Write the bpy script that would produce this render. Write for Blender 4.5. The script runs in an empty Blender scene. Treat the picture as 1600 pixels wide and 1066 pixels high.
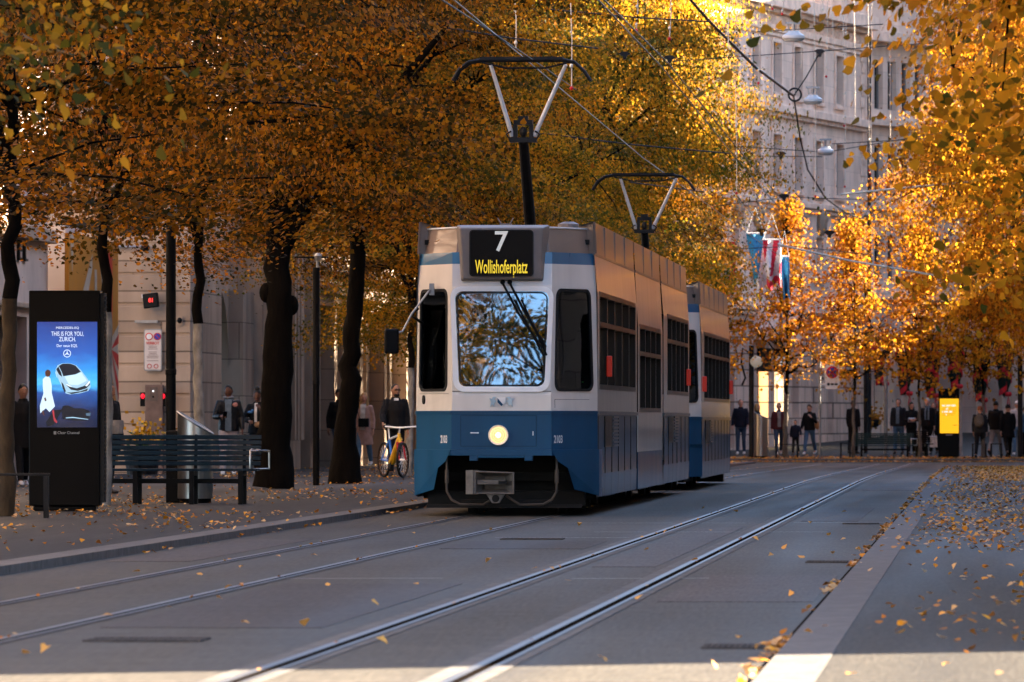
import bpy, math, random
import numpy as np
from mathutils import Vector, Matrix, Euler

SC = bpy.context.scene
COL = SC.collection
R = math.radians
F = 11500.0            # focal length in photo pixels (1600 wide)
CAMZ = 1.17
PITCH = math.atan(121.5 / F)
YAW = math.atan(740.0 / F)

# ------------------------------------------------------------------ camera
cd = bpy.data.cameras.new('camera')
cam = bpy.data.objects.new('camera', cd)
COL.objects.link(cam)
cam.location = (0, 0, CAMZ)
cam.rotation_euler = (math.pi / 2 + PITCH, 0, YAW)
cd.sensor_width = 36.0
cd.lens = 36.0 * F / 1600.0
cd.clip_start = 0.5
cd.clip_end = 3000
cd.dof.use_dof = True
cd.dof.focus_distance = 89.5
cd.dof.aperture_fstop = 9.5
SC.camera = cam
CM = Euler((math.pi / 2 + PITCH, 0, YAW)).to_matrix()


def ray(px, py):
    return CM @ Vector(((px - 800) / F, (533 - py) / F, -1.0))


def P(px, py, Y):
    """point seen at photo pixel px,py that lies at world distance Y along the street"""
    d = ray(px, py)
    t = Y / d.y
    return Vector((d.x * t, Y, CAMZ + d.z * t))


def PX(px, Y):
    return P(px, 654, Y).x


def GP(px, py, z=0.0):
    d = ray(px, py)
    t = (z - CAMZ) / d.z
    return Vector((d.x * t, d.y * t, z))


def gz(Y):
    """height of the road: level, then falling gently away"""
    if Y < 135:
        return 0.0
    if Y < 250:
        t = (Y - 135) / 115.0
        return -0.29 * (t * t * (3 - 2 * t) * 0.6 + t * 0.4)
    return -0.29


# ------------------------------------------------------------------ materials
EM = 0.28
def newmat(name):
    m = bpy.data.materials.new(name)
    m.use_nodes = True
    nt = m.node_tree
    b = nt.nodes['Principled BSDF']
    return m, nt, b


def c4(c):
    return (c[0], c[1], c[2], 1.0)


def pmat(name, col, rough=0.6, metal=0.0, coat=0.0, var=0.18, scale=6.0, bump=0.0, spec=0.22,
         stretch=(1, 1, 1), col2=None, bscale=None, coat_rough=0.06):
    m, nt, b = newmat(name)
    N, L = nt.nodes, nt.links
    tc = N.new('ShaderNodeTexCoord')
    mp = N.new('ShaderNodeMapping')
    mp.inputs['Scale'].default_value = stretch
    L.new(tc.outputs['Object'], mp.inputs['Vector'])
    nz = N.new('ShaderNodeTexNoise')
    nz.inputs['Scale'].default_value = scale
    nz.inputs['Detail'].default_value = 5
    L.new(mp.outputs['Vector'], nz.inputs['Vector'])
    rp = N.new('ShaderNodeValToRGB')
    rp.color_ramp.elements[0].position = 0.3
    rp.color_ramp.elements[1].position = 0.72
    a = tuple(max(0, x * (1 - var)) for x in col)
    c = tuple(x * (1 + var) for x in (col2 or col))
    rp.color_ramp.elements[0].color = c4(a)
    rp.color_ramp.elements[1].color = c4(c)
    L.new(nz.outputs['Fac'], rp.inputs['Fac'])
    L.new(rp.outputs['Color'], b.inputs['Base Color'])
    mr = N.new('ShaderNodeMapRange')
    mr.inputs['To Min'].default_value = max(0.02, rough * 0.8)
    mr.inputs['To Max'].default_value = min(1, rough * 1.2)
    L.new(nz.outputs['Fac'], mr.inputs['Value'])
    L.new(mr.outputs['Result'], b.inputs['Roughness'])
    b.inputs['Metallic'].default_value = metal
    b.inputs['Specular IOR Level'].default_value = spec
    b.inputs['Coat Weight'].default_value = coat
    b.inputs['Coat Roughness'].default_value = coat_rough
    if bump:
        n2 = N.new('ShaderNodeTexNoise')
        n2.inputs['Scale'].default_value = bscale or scale * 4
        n2.inputs['Detail'].default_value = 4
        L.new(mp.outputs['Vector'], n2.inputs['Vector'])
        bp = N.new('ShaderNodeBump')
        bp.inputs['Strength'].default_value = min(1.0, bump)
        bp.inputs['Distance'].default_value = 0.02
        L.new(n2.outputs['Fac'], bp.inputs['Height'])
        L.new(bp.outputs['Normal'], b.inputs['Normal'])
    return m


def emat(name, col, strength, base=None):
    m, nt, b = newmat(name)
    b.inputs['Base Color'].default_value = c4(base or tuple(0.3 * x for x in col))
    b.inputs['Emission Color'].default_value = c4(col)
    b.inputs['Emission Strength'].default_value = strength * EM
    b.inputs['Roughness'].default_value = 0.4
    return m


def stone_mat(name, col, axis='x', bw=1.1, bh=0.55, joint=0.012, var=0.2, bump=0.5, col2=None, stain=0.25, jdark=0.45):
    """ashlar: brick texture laid along the object's x (or y) axis and z, plus mottling and run-down stains"""
    m, nt, b = newmat(name)
    N, L = nt.nodes, nt.links
    tc = N.new('ShaderNodeTexCoord')
    sp = N.new('ShaderNodeSeparateXYZ')
    L.new(tc.outputs['Object'], sp.inputs[0])
    ad = N.new('ShaderNodeMath'); ad.operation = 'ADD'
    L.new(sp.outputs['X'], ad.inputs[0]); L.new(sp.outputs['Y'], ad.inputs[1])
    cb = N.new('ShaderNodeCombineXYZ')
    L.new(ad.outputs[0], cb.inputs['X'])
    L.new(sp.outputs['Z'], cb.inputs['Y'])
    br = N.new('ShaderNodeTexBrick')
    br.inputs['Scale'].default_value = 1.0
    br.inputs['Brick Width'].default_value = bw
    br.inputs['Row Height'].default_value = bh
    br.inputs['Mortar Size'].default_value = joint
    br.inputs['Mortar Smooth'].default_value = 0.2
    br.inputs['Bias'].default_value = 0.0
    L.new(cb.outputs[0], br.inputs['Vector'])
    c2 = col2 or tuple(x * (1 - var) for x in col)
    br.inputs['Color1'].default_value = c4(tuple(x * (1 + var * 0.6) for x in col))
    br.inputs['Color2'].default_value = c4(c2)
    br.inputs['Mortar'].default_value = c4(tuple(x * jdark for x in col))
    nz = N.new('ShaderNodeTexNoise'); nz.inputs['Scale'].default_value = 1.3; nz.inputs['Detail'].default_value = 7
    mp = N.new('ShaderNodeMapping'); mp.inputs['Scale'].default_value = (1, 1, 0.35)
    L.new(tc.outputs['Object'], mp.inputs[0]); L.new(mp.outputs[0], nz.inputs['Vector'])
    mr = N.new('ShaderNodeMapRange')
    mr.inputs['From Min'].default_value = 0.3; mr.inputs['From Max'].default_value = 0.7
    mr.inputs['To Min'].default_value = 1 - stain; mr.inputs['To Max'].default_value = 1 + stain * 0.5
    L.new(nz.outputs['Fac'], mr.inputs['Value'])
    mx = N.new('ShaderNodeMix'); mx.data_type = 'RGBA'; mx.blend_type = 'MULTIPLY'
    mx.inputs['Factor'].default_value = 1.0
    L.new(br.outputs['Color'], mx.inputs['A'])
    L.new(mr.outputs['Result'], mx.inputs['B'])
    L.new(mx.outputs['Result'], b.inputs['Base Color'])
    b.inputs['Roughness'].default_value = 0.9
    b.inputs['Specular IOR Level'].default_value = 0.15
    fn = N.new('ShaderNodeTexNoise'); fn.inputs['Scale'].default_value = 30; fn.inputs['Detail'].default_value = 3
    L.new(tc.outputs['Object'], fn.inputs['Vector'])
    m2 = N.new('ShaderNodeMath'); m2.operation = 'MULTIPLY_ADD'
    m2.inputs[1].default_value = -1.0
    L.new(br.outputs['Fac'], m2.inputs[0])
    m3 = N.new('ShaderNodeMath'); m3.operation = 'MULTIPLY'; m3.inputs[1].default_value = 0.15
    L.new(fn.outputs['Fac'], m3.inputs[0]); L.new(m3.outputs[0], m2.inputs[2])
    bp = N.new('ShaderNodeBump'); bp.inputs['Strength'].default_value = bump; bp.inputs['Distance'].default_value = 0.03
    L.new(m2.outputs[0], bp.inputs['Height']); L.new(bp.outputs['Normal'], b.inputs['Normal'])
    return m


def leaf_mat(name, cols, clump, clump_amt=0.5, trans=0.45):
    """cols: colours picked per leaf; clump: colour some boughs lean to"""
    m, nt, b = newmat(name)
    N, L = nt.nodes, nt.links
    N.remove(b)
    out = N['Material Output']
    ge = N.new('ShaderNodeNewGeometry')
    rp = N.new('ShaderNodeValToRGB')
    rp.color_ramp.interpolation = 'LINEAR'
    els = rp.color_ramp.elements
    n = len(cols)
    els[0].position = 0; els[0].color = c4(cols[0])
    els[1].position = 1; els[1].color = c4(cols[-1])
    for i in range(1, n - 1):
        e = els.new(i / (n - 1)); e.color = c4(cols[i])
    L.new(ge.outputs['Random Per Island'], rp.inputs['Fac'])
    tc = N.new('ShaderNodeTexCoord')
    nz = N.new('ShaderNodeTexNoise'); nz.inputs['Scale'].default_value = 0.7; nz.inputs['Detail'].default_value = 2
    oi = N.new('ShaderNodeObjectInfo')
    va = N.new('ShaderNodeVectorMath'); va.operation = 'ADD'
    ml = N.new('ShaderNodeMath'); ml.operation = 'MULTIPLY'; ml.inputs[1].default_value = 37.0
    L.new(oi.outputs['Random'], ml.inputs[0])
    L.new(tc.outputs['Object'], va.inputs[0]); L.new(ml.outputs[0], va.inputs[1])
    L.new(va.outputs[0], nz.inputs['Vector'])
    mr = N.new('ShaderNodeMapRange')
    mr.inputs['From Min'].default_value = 0.45; mr.inputs['From Max'].default_value = 0.65
    mr.inputs['To Max'].default_value = clump_amt
    L.new(nz.outputs['Fac'], mr.inputs['Value'])
    mx = N.new('ShaderNodeMix'); mx.data_type = 'RGBA'
    L.new(mr.outputs['Result'], mx.inputs['Factor'])
    L.new(rp.outputs['Color'], mx.inputs['A'])
    mx.inputs['B'].default_value = c4(clump)
    df = N.new('ShaderNodeBsdfPrincipled')
    df.inputs['Roughness'].default_value = 0.55
    df.inputs['Specular IOR Level'].default_value = 0.06
    L.new(mx.outputs['Result'], df.inputs['Base Color'])
    tr = N.new('ShaderNodeBsdfTranslucent')
    L.new(mx.outputs['Result'], tr.inputs['Color'])
    ms = N.new('ShaderNodeMixShader'); ms.inputs[0].default_value = trans
    L.new(df.outputs[0], ms.inputs[1]); L.new(tr.outputs[0], ms.inputs[2])
    L.new(ms.outputs[0], out.inputs['Surface'])
    return m


def glass_mat(name, refl=0.3, tint=(0.5, 0.55, 0.55), rough=0.01):
    m, nt, b = newmat(name)
    N, L = nt.nodes, nt.links
    N.remove(b)
    out = N['Material Output']
    t = N.new('ShaderNodeBsdfTransparent'); t.inputs[0].default_value = c4(tint)
    g = N.new('ShaderNodeBsdfGlossy'); g.inputs['Roughness'].default_value = rough
    g.inputs['Color'].default_value = (0.55, 0.70, 0.82, 1)  # reflection tinted blue here, a bluer sky put into the colour
    tc = N.new('ShaderNodeTexCoord')
    nz = N.new('ShaderNodeTexNoise'); nz.inputs['Scale'].default_value = 1.6; nz.inputs['Detail'].default_value = 1
    L.new(tc.outputs['Object'], nz.inputs['Vector'])
    bp = N.new('ShaderNodeBump'); bp.inputs['Strength'].default_value = 0.05; bp.inputs['Distance'].default_value = 0.02
    L.new(nz.outputs['Fac'], bp.inputs['Height']); L.new(bp.outputs[0], g.inputs['Normal'])
    fr = N.new('ShaderNodeFresnel'); fr.inputs[0].default_value = 1.5
    mr = N.new('ShaderNodeMapRange'); mr.inputs['To Min'].default_value = refl
    mr.inputs['From Min'].default_value = 0.04
    L.new(fr.outputs[0], mr.inputs['Value'])
    ms = N.new('ShaderNodeMixShader')
    L.new(mr.outputs['Result'], ms.inputs[0])
    L.new(t.outputs[0], ms.inputs[1]); L.new(g.outputs[0], ms.inputs[2])
    L.new(ms.outputs[0], out.inputs['Surface'])
    return m


def asphalt_mat(name, col):
    """worn asphalt: coarse grain, patches, lanes polished along the street, fine cross scratches"""
    m, nt, b = newmat(name)
    N, L = nt.nodes, nt.links
    tc = N.new('ShaderNodeTexCoord')

    def nz(scale, st, det=4):
        mp = N.new('ShaderNodeMapping'); mp.inputs['Scale'].default_value = st
        L.new(tc.outputs['Object'], mp.inputs[0])
        n = N.new('ShaderNodeTexNoise'); n.inputs['Scale'].default_value = scale; n.inputs['Detail'].default_value = det
        L.new(mp.outputs[0], n.inputs['Vector']); return n

    def rng(n, a, c, f0=.3, f1=.7):
        r = N.new('ShaderNodeMapRange'); r.inputs['From Min'].default_value = f0; r.inputs['From Max'].default_value = f1
        r.inputs['To Min'].default_value = a; r.inputs['To Max'].default_value = c
        L.new(n.outputs['Fac'], r.inputs['Value']); return r.outputs[0]

    def mul(p, q):
        x = N.new('ShaderNodeMath'); x.operation = 'MULTIPLY'; L.new(p, x.inputs[0]); L.new(q, x.inputs[1]); return x.outputs[0]

    grain = nz(42, (1, .05, 1), 5); lanes = nz(1.1, (1, .03, 1), 3); patch = nz(.35, (1, .3, 1), 4); cross = nz(1.0, (.12, 5, 1), 3)
    k = mul(mul(rng(grain, .74, 1.3), rng(lanes, .82, 1.2)), mul(rng(patch, .8, 1.2), rng(cross, .88, 1.14)))
    mx = N.new('ShaderNodeVectorMath'); mx.operation = 'SCALE'; mx.inputs[0].default_value = col; L.new(k, mx.inputs['Scale'])
    L.new(mx.outputs[0], b.inputs['Base Color'])
    L.new(rng(lanes, .62, .85), b.inputs['Roughness'])
    b.inputs['Specular IOR Level'].default_value = .13
    bp = N.new('ShaderNodeBump'); bp.inputs['Strength'].default_value = .4; bp.inputs['Distance'].default_value = .01
    L.new(grain.outputs['Fac'], bp.inputs['Height']); L.new(bp.outputs[0], b.inputs['Normal'])
    return m


# ------------------------------------------------------------------ mesh builder
class MB:
    def __init__(self):
        self.v = []; self.f = []; self.m = []

    def face(self, pts, m=0):
        i = len(self.v)
        self.v.extend(tuple(p) for p in pts)
        self.f.append(tuple(range(i, i + len(pts)))); self.m.append(m)

    def box(self, x0, x1, y0, y1, z0, z1, m=0):
        i = len(self.v)
        for z in (z0, z1):
            self.v += [(x0, y0, z), (x1, y0, z), (x1, y1, z), (x0, y1, z)]
        for q in ((3, 2, 1, 0), (4, 5, 6, 7), (0, 1, 5, 4), (1, 2, 6, 5), (2, 3, 7, 6), (3, 0, 4, 7)):
            self.f.append(tuple(i + k for k in q)); self.m.append(m)
        return self

    def obox(self, c, sx, sy, sz, rot=(0, 0, 0), m=0):
        """box of full sizes centred on c and rotated"""
        M = Euler(rot).to_matrix()
        i = len(self.v)
        for z in (-.5, .5):
            for x, y in ((-.5, -.5), (.5, -.5), (.5, .5), (-.5, .5)):
                self.v.append(tuple(Vector(c) + M @ Vector((x * sx, y * sy, z * sz))))
        for q in ((3, 2, 1, 0), (4, 5, 6, 7), (0, 1, 5, 4), (1, 2, 6, 5), (2, 3, 7, 6), (3, 0, 4, 7)):
            self.f.append(tuple(i + k for k in q)); self.m.append(m)
        return self

    def tube(self, pts, rad, n=8, m=0, cap=True, up=None):
        """tube through pts; rad a number, list of numbers or list of (ra, rb)"""
        pts = [Vector(p) for p in pts]
        k = len(pts)
        if not isinstance(rad, (list, tuple)):
            rad = [rad] * k
        i0 = len(self.v)
        prev = None
        for i, p in enumerate(pts):
            if i == 0:
                t = pts[1] - pts[0]
            elif i == k - 1:
                t = pts[-1] - pts[-2]
            else:
                t = (pts[i + 1] - pts[i]).normalized() + (pts[i] - pts[i - 1]).normalized()
            t = t.normalized() if t.length > 1e-9 else Vector((0, 0, 1))
            if prev is None:
                a = Vector(up) if up else (Vector((1, 0, 0)) if abs(t.x) < 0.8 else Vector((0, 1, 0)))
            else:
                a = prev
            a = (a - t * a.dot(t))
            a = a.normalized() if a.length > 1e-6 else t.orthogonal().normalized()
            prev = a
            b = t.cross(a)
            r = rad[i]
            ra, rb = r if isinstance(r, (list, tuple)) else (r, r)
            for j in range(n):
                g = 2 * math.pi * j / n
                self.v.append(tuple(p + a * (ra * math.cos(g)) + b * (rb * math.sin(g))))
        for i in range(k - 1):
            for j in range(n):
                q = i0 + i * n
                self.f.append((q + j, q + (j + 1) % n, q + n + (j + 1) % n, q + n + j)); self.m.append(m)
        if cap:
            self.f.append(tuple(i0 + j for j in reversed(range(n)))); self.m.append(m)
            self.f.append(tuple(i0 + (k - 1) * n + j for j in range(n))); self.m.append(m)
        return self

    def ell(self, c, rx, ry, rz, n=12, k=8, m=0, fn=None):
        i0 = len(self.v)
        c = Vector(c)
        for i in range(1, k):
            t = math.pi * i / k
            for j in range(n):
                g = 2 * math.pi * j / n
                p = Vector((rx * math.sin(t) * math.cos(g), ry * math.sin(t) * math.sin(g), rz * math.cos(t)))
                if fn: p = fn(p)
                self.v.append(tuple(c + p))
        top = len(self.v); p = Vector((0, 0, rz)); self.v.append(tuple(c + (fn(p) if fn else p)))
        bot = len(self.v); p = Vector((0, 0, -rz)); self.v.append(tuple(c + (fn(p) if fn else p)))
        for i in range(k - 2):
            for j in range(n):
                q = i0 + i * n
                self.f.append((q + j, q + n + j, q + n + (j + 1) % n, q + (j + 1) % n)); self.m.append(m)
        for j in range(n):
            self.f.append((top, i0 + j, i0 + (j + 1) % n)); self.m.append(m)
            q = i0 + (k - 2) * n
            self.f.append((bot, q + (j + 1) % n, q + j)); self.m.append(m)
        return self

    def lathe(self, prof, c=(0, 0, 0), n=16, m=0, ax='z'):
        """prof: (r, h) pairs turned about an axis through c"""
        i0 = len(self.v)
        for r, h in prof:
            for j in range(n):
                g = 2 * math.pi * j / n
                a, b = r * math.cos(g), r * math.sin(g)
                if ax == 'z': p = (c[0] + a, c[1] + b, c[2] + h)
                elif ax == 'y': p = (c[0] + a, c[1] + h, c[2] + b)
                else: p = (c[0] + h, c[1] + a, c[2] + b)
                self.v.append(p)
        for i in range(len(prof) - 1):
            for j in range(n):
                q = i0 + i * n
                self.f.append((q + j, q + (j + 1) % n, q + n + (j + 1) % n, q + n + j)); self.m.append(m)
        self.f.append(tuple(i0 + j for j in reversed(range(n)))); self.m.append(m)
        q = i0 + (len(prof) - 1) * n
        self.f.append(tuple(q + j for j in range(n))); self.m.append(m)
        return self

    def prism(self, pts, y0, y1, m=0):
        """pts: (x, z) outline pushed from y0 to y1"""
        n = len(pts); i = len(self.v)
        self.v += [(x, y0, z) for x, z in pts] + [(x, y1, z) for x, z in pts]
        self.f.append(tuple(i + k for k in range(n))); self.m.append(m)
        self.f.append(tuple(i + n + k for k in reversed(range(n)))); self.m.append(m)
        for k in range(n):
            k2 = (k + 1) % n
            self.f.append((i + k, i + n + k, i + n + k2, i + k2)); self.m.append(m)
        return self

    def zprism(self, pts, z0, z1, m=0):
        n = len(pts); i = len(self.v)
        self.v += [(x, y, z0) for x, y in pts] + [(x, y, z1) for x, y in pts]
        self.f.append(tuple(i + k for k in reversed(range(n)))); self.m.append(m)
        self.f.append(tuple(i + n + k for k in range(n))); self.m.append(m)
        for k in range(n):
            k2 = (k + 1) % n
            self.f.append((i + k, i + k2, i + n + k2, i + n + k)); self.m.append(m)
        return self

    def torus(self, c, R0, r, n=28, k=8, ax='y', m=0, sx=1.0):
        i0 = len(self.v)
        for i in range(n):
            g = 2 * math.pi * i / n
            for j in range(k):
                h = 2 * math.pi * j / k
                q = R0 + r * math.cos(h)
                a, b, d = q * math.cos(g) * sx, q * math.sin(g), r * math.sin(h)
                p = (a, d, b) if ax == 'y' else ((a, b, d) if ax == 'z' else (d, a, b))
                self.v.append((c[0] + p[0], c[1] + p[1], c[2] + p[2]))
        for i in range(n):
            for j in range(k):
                self.f.append((i0 + i * k + j, i0 + ((i + 1) % n) * k + j, i0 + ((i + 1) % n) * k + (j + 1) % k, i0 + i * k + (j + 1) % k)); self.m.append(m)
        return self

    def xf(self, M, start=0):
        for i in range(start, len(self.v)):
            self.v[i] = tuple(M @ Vector(self.v[i]))
        return self

    def build(self, name, mats, parent=None, smooth=False, bevel=0.0, loc=None, rot=None, recalc=True):
        if not isinstance(mats, (list, tuple)): mats = [mats]
        me = bpy.data.meshes.new(name)
        me.from_pydata(self.v, [], self.f)
        for mt in mats: me.materials.append(mt)
        if len(mats) > 1: me.polygons.foreach_set('material_index', self.m)
        if recalc:
            import bmesh
            bm = bmesh.new(); bm.from_mesh(me)
            bmesh.ops.recalc_face_normals(bm, faces=bm.faces)
            bm.to_mesh(me); bm.free()
        if smooth:
            me.polygons.foreach_set('use_smooth', [True] * len(me.polygons))
            try: me.set_sharp_from_angle(angle=R(40))
            except Exception: pass
        me.update()
        o = bpy.data.objects.new(name, me)
        COL.objects.link(o)
        if parent: o.parent = parent
        if loc is not None: o.location = loc
        if rot is not None: o.rotation_euler = rot
        if bevel:
            bv = o.modifiers.new('bevel', 'BEVEL'); bv.width = bevel; bv.segments = 2; bv.limit_method = 'ANGLE'
            bv.angle_limit = R(35)
        return o


def np_mesh(name, V, faces_per, nv, mat, parent=None, smooth=False):
    """V: (N*nv,3) vertices; each block of nv verts is one n-gon"""
    me = bpy.data.meshes.new(name)
    n = len(V) // nv
    me.vertices.add(len(V)); me.vertices.foreach_set('co', V.astype(np.float32).ravel())
    me.loops.add(n * nv); me.loops.foreach_set('vertex_index', np.arange(n * nv, dtype=np.int32))
    me.polygons.add(n)
    me.polygons.foreach_set('loop_start', np.arange(0, n * nv, nv, dtype=np.int32))
    me.polygons.foreach_set('loop_total', np.full(n, nv, dtype=np.int32))
    me.materials.append(mat)
    me.update(calc_edges=True)
    o = bpy.data.objects.new(name, me); COL.objects.link(o)
    if parent: o.parent = parent
    return o


def thing(name, label, cat, loc=(0, 0, 0), rz=0.0, group=None):
    o = bpy.data.objects.new(name, None); COL.objects.link(o)
    o.empty_display_size = 0.3
    o.location = loc; o.rotation_euler = (0, 0, rz)
    o['label'] = label; o['category'] = cat
    if group: o['group'] = group
    return o


def tag(o, label, cat, group=None):
    o['label'] = label; o['category'] = cat
    if group: o['group'] = group
    return o


def struct(o):
    o['kind'] = 'structure'; return o


def stuff(o, label=None, cat=None):
    o['kind'] = 'stuff'
    if label: o['label'] = label; o['category'] = cat
    return o


def dup(root, loc, rz, label, group=None):
    r = root.copy(); COL.objects.link(r); r.location = loc
    r.rotation_euler = (root.rotation_euler[0], root.rotation_euler[1], rz)
    r['label'] = label
    if group: r['group'] = group
    for ch in list(root.children):
        c = ch.copy(); COL.objects.link(c); c.parent = r
        for g in list(ch.children):
            d = g.copy(); COL.objects.link(d); d.parent = c
    return r


def text(name, s, size, mat, parent, loc, rot=(math.pi / 2, 0, 0), sx=1.0, extrude=0.003, align='CENTER', sy=1.0, bold=0.0):
    cu = bpy.data.curves.new(name, 'FONT')
    cu.body = s; cu.size = size; cu.align_x = align; cu.align_y = 'CENTER'; cu.extrude = extrude; cu.offset = bold
    cu.resolution_u = 3
    t = bpy.data.objects.new(name, cu); COL.objects.link(t)
    bpy.context.view_layer.update()
    dg = bpy.context.evaluated_depsgraph_get()
    me = bpy.data.meshes.new_from_object(t.evaluated_get(dg))
    bpy.data.objects.remove(t); bpy.data.curves.remove(cu)
    me.materials.clear(); me.materials.append(mat)
    o = bpy.data.objects.new(name, me); COL.objects.link(o)
    if parent: o.parent = parent
    o.location = loc; o.rotation_euler = rot; o.scale = (sx, sy, 1)
    return o


def rrect(x0, x1, z0, z1, r, n=5, xt0=None, xt1=None):
    """rounded outline; xt0/xt1: the x limits at the top when it tapers"""
    xt0 = x0 if xt0 is None else xt0; xt1 = x1 if xt1 is None else xt1
    pts = []
    for cx, cz, a0 in ((x1 - r, z0 + r, -90), (xt1 - r, z1 - r, 0), (xt0 + r, z1 - r, 90), (x0 + r, z0 + r, 180)):
        for i in range(n + 1):
            a = R(a0 + 90 * i / n)
            pts.append((cx + r * math.cos(a), cz + r * math.sin(a)))
    return pts


def ring_prism(mb, outer, inner, y0, y1, m=0):
    """frame between two outlines with the same number of points"""
    n = len(outer); i = len(mb.v)
    for pts, y in ((outer, y0), (inner, y0), (outer, y1), (inner, y1)):
        mb.v += [(x, y, z) for x, z in pts]
    for k in range(n):
        q = (k + 1) % n
        for a, b in ((0, 1), (1, 3), (3, 2), (2, 0)):
            mb.f.append((i + a * n + k, i + a * n + q, i + b * n + q, i + b * n + k)); mb.m.append(m)
    return mb


# ------------------------------------------------------------------ light
SUN_AZ, SUN_EL = 60.0, 29.0
w = bpy.data.worlds.new('World'); SC.world = w; w.use_nodes = True
bg = w.node_tree.nodes['Background']
sky = w.node_tree.nodes.new('ShaderNodeTexSky')
sky.sky_type = 'NISHITA'; sky.sun_disc = False
sky.sun_elevation = R(SUN_EL); sky.sun_rotation = R(SUN_AZ)
sky.air_density = 0.7; sky.dust_density = 0.6; sky.ozone_density = 1.0
w.node_tree.links.new(sky.outputs[0], bg.inputs[0])
bg.inputs[1].default_value = 0.05
sd = bpy.data.lights.new('sun', 'SUN'); sd.energy = 5.0; sd.angle = R(0.5); sd.color = (1.0, 0.83, 0.62)
sun = bpy.data.objects.new('sun', sd); COL.objects.link(sun)
sv = Vector((math.sin(R(SUN_AZ)) * math.cos(R(SUN_EL)), math.cos(R(SUN_AZ)) * math.cos(R(SUN_EL)), math.sin(R(SUN_EL))))
sun.rotation_euler = (-sv).to_track_quat('-Z', 'Y').to_euler()
sun.location = (60, 100, 80)
SC.view_settings.view_transform = 'Standard'
SC.view_settings.look = 'None'
SC.view_settings.exposure = 3.75
SC.view_settings.gamma = 1.0
SC.cycles.max_bounces = 8
SC.cycles.transparent_max_bounces = 12
SC.cycles.use_denoising = True
SC.cycles.sample_clamp_indirect = 6.0
SC.render.film_transparent = False

# ------------------------------------------------------------------ shared materials
M = {}
M['asphalt'] = asphalt_mat('asphalt', (0.050, 0.0445, 0.0365))
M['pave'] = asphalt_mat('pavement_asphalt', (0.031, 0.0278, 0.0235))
M['paveL'] = asphalt_mat('shaded_pavement_asphalt', (0.019, 0.0175, 0.017))  # left pavement: shade put into a darker copy of the pavement colour
M['kerb'] = pmat('kerb_granite', (0.11, 0.103, 0.1), 0.8, var=0.3, scale=8, bump=0.4, spec=0.12)
M['steel'] = pmat('rail_steel', (0.13, 0.123, 0.115), 0.5, metal=1.0, var=0.25, scale=3, stretch=(4, 0.2, 1))
M['groove'] = pmat('rail_groove', (0.008, 0.006, 0.005), 0.9, spec=0.0)  # flat strips; the dark of a recess is put into the colour
M['railbed'] = pmat('rail_bed', (0.10, 0.095, 0.092), 0.85, spec=.12, var=0.3, scale=3, bump=0.4, bscale=40)
M['black'] = pmat('black_paint', (0.0025, 0.0025, 0.003), 0.55, var=0.3, spec=0.12)
M['blackgloss'] = pmat('black_gloss', (0.0015, 0.0015, 0.002), 0.3, var=0.2, spec=0.1)
M['darkmetal'] = pmat('dark_metal', (0.02, 0.02, 0.021), 0.5, metal=0.4, var=0.3, spec=.15)
M['grate'] = pmat('cast_iron_grate', (0.075, 0.07, 0.068), 0.8, spec=0.0, var=.3)
M['stainless'] = pmat('stainless', (0.42, 0.41, 0.4), 0.32, metal=1.0, var=0.12, scale=3, stretch=(12, 12, 0.4))
M['galv'] = pmat('galvanised', (0.3, 0.31, 0.32), 0.5, metal=0.8, var=0.2)
M['white'] = pmat('white_paint', (0.75, 0.75, 0.74), 0.4, var=0.06)
M['red'] = pmat('red_paint', (0.55, 0.02, 0.02), 0.4)
M['blue'] = pmat('blue_paint', (0.02, 0.06, 0.4), 0.4)
M['bark'] = pmat('bark', (0.006, 0.005, 0.0042), 0.9, var=0.45, scale=7, bump=1.0, bscale=26, stretch=(1, 1, 0.3), spec=.03)
M['bark_white'] = pmat('limewashed_bark', (0.24, 0.225, 0.2), 0.9, var=0.45, scale=9, bump=0.9, bscale=22, stretch=(1, 1, 0.6))
M['bark_pale'] = pmat('pale_bark', (0.11, 0.09, 0.07), 0.9, var=0.4, scale=8, bump=0.9, bscale=22, stretch=(1, 1, 0.5))
M['rubber'] = pmat('rubber', (0.012, 0.012, 0.012), 0.7)
M['winglass'] = pmat('window_glass', (0.012, 0.014, 0.016), 0.06, var=0.3, scale=0.6, spec=0.9)
# ================================================================== GROUND
XK_L, XK_R = -7.35, -1.04      # kerb faces
YA, YF = -60.0, 248.6          # near end; far kerb


def strip(mb, x0, x1, y0, y1, dz, m=0, step=4.0):
    n = max(1, int((y1 - y0) / step))
    for i in range(n):
        a = y0 + (y1 - y0) * i / n; b = y0 + (y1 - y0) * (i + 1) / n
        mb.face([(x0, a, gz(a) + dz), (x1, a, gz(a) + dz), (x1, b, gz(b) + dz), (x0, b, gz(b) + dz)], m)


mb = MB(); strip(mb, -400, 400, -400, 900, -0.012, step=10)
struct(mb.build('ground', M['pave']))
mb = MB(); strip(mb, XK_L - 0.02, XK_R + 0.02, YA, YF, 0.0); strip(mb, XK_R + 0.02, 60, 205, YF, 0.0); strip(mb, -9.5, XK_L - 0.02, 236, YF, 0.0)
struct(mb.build('road', M['asphalt']))


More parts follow.
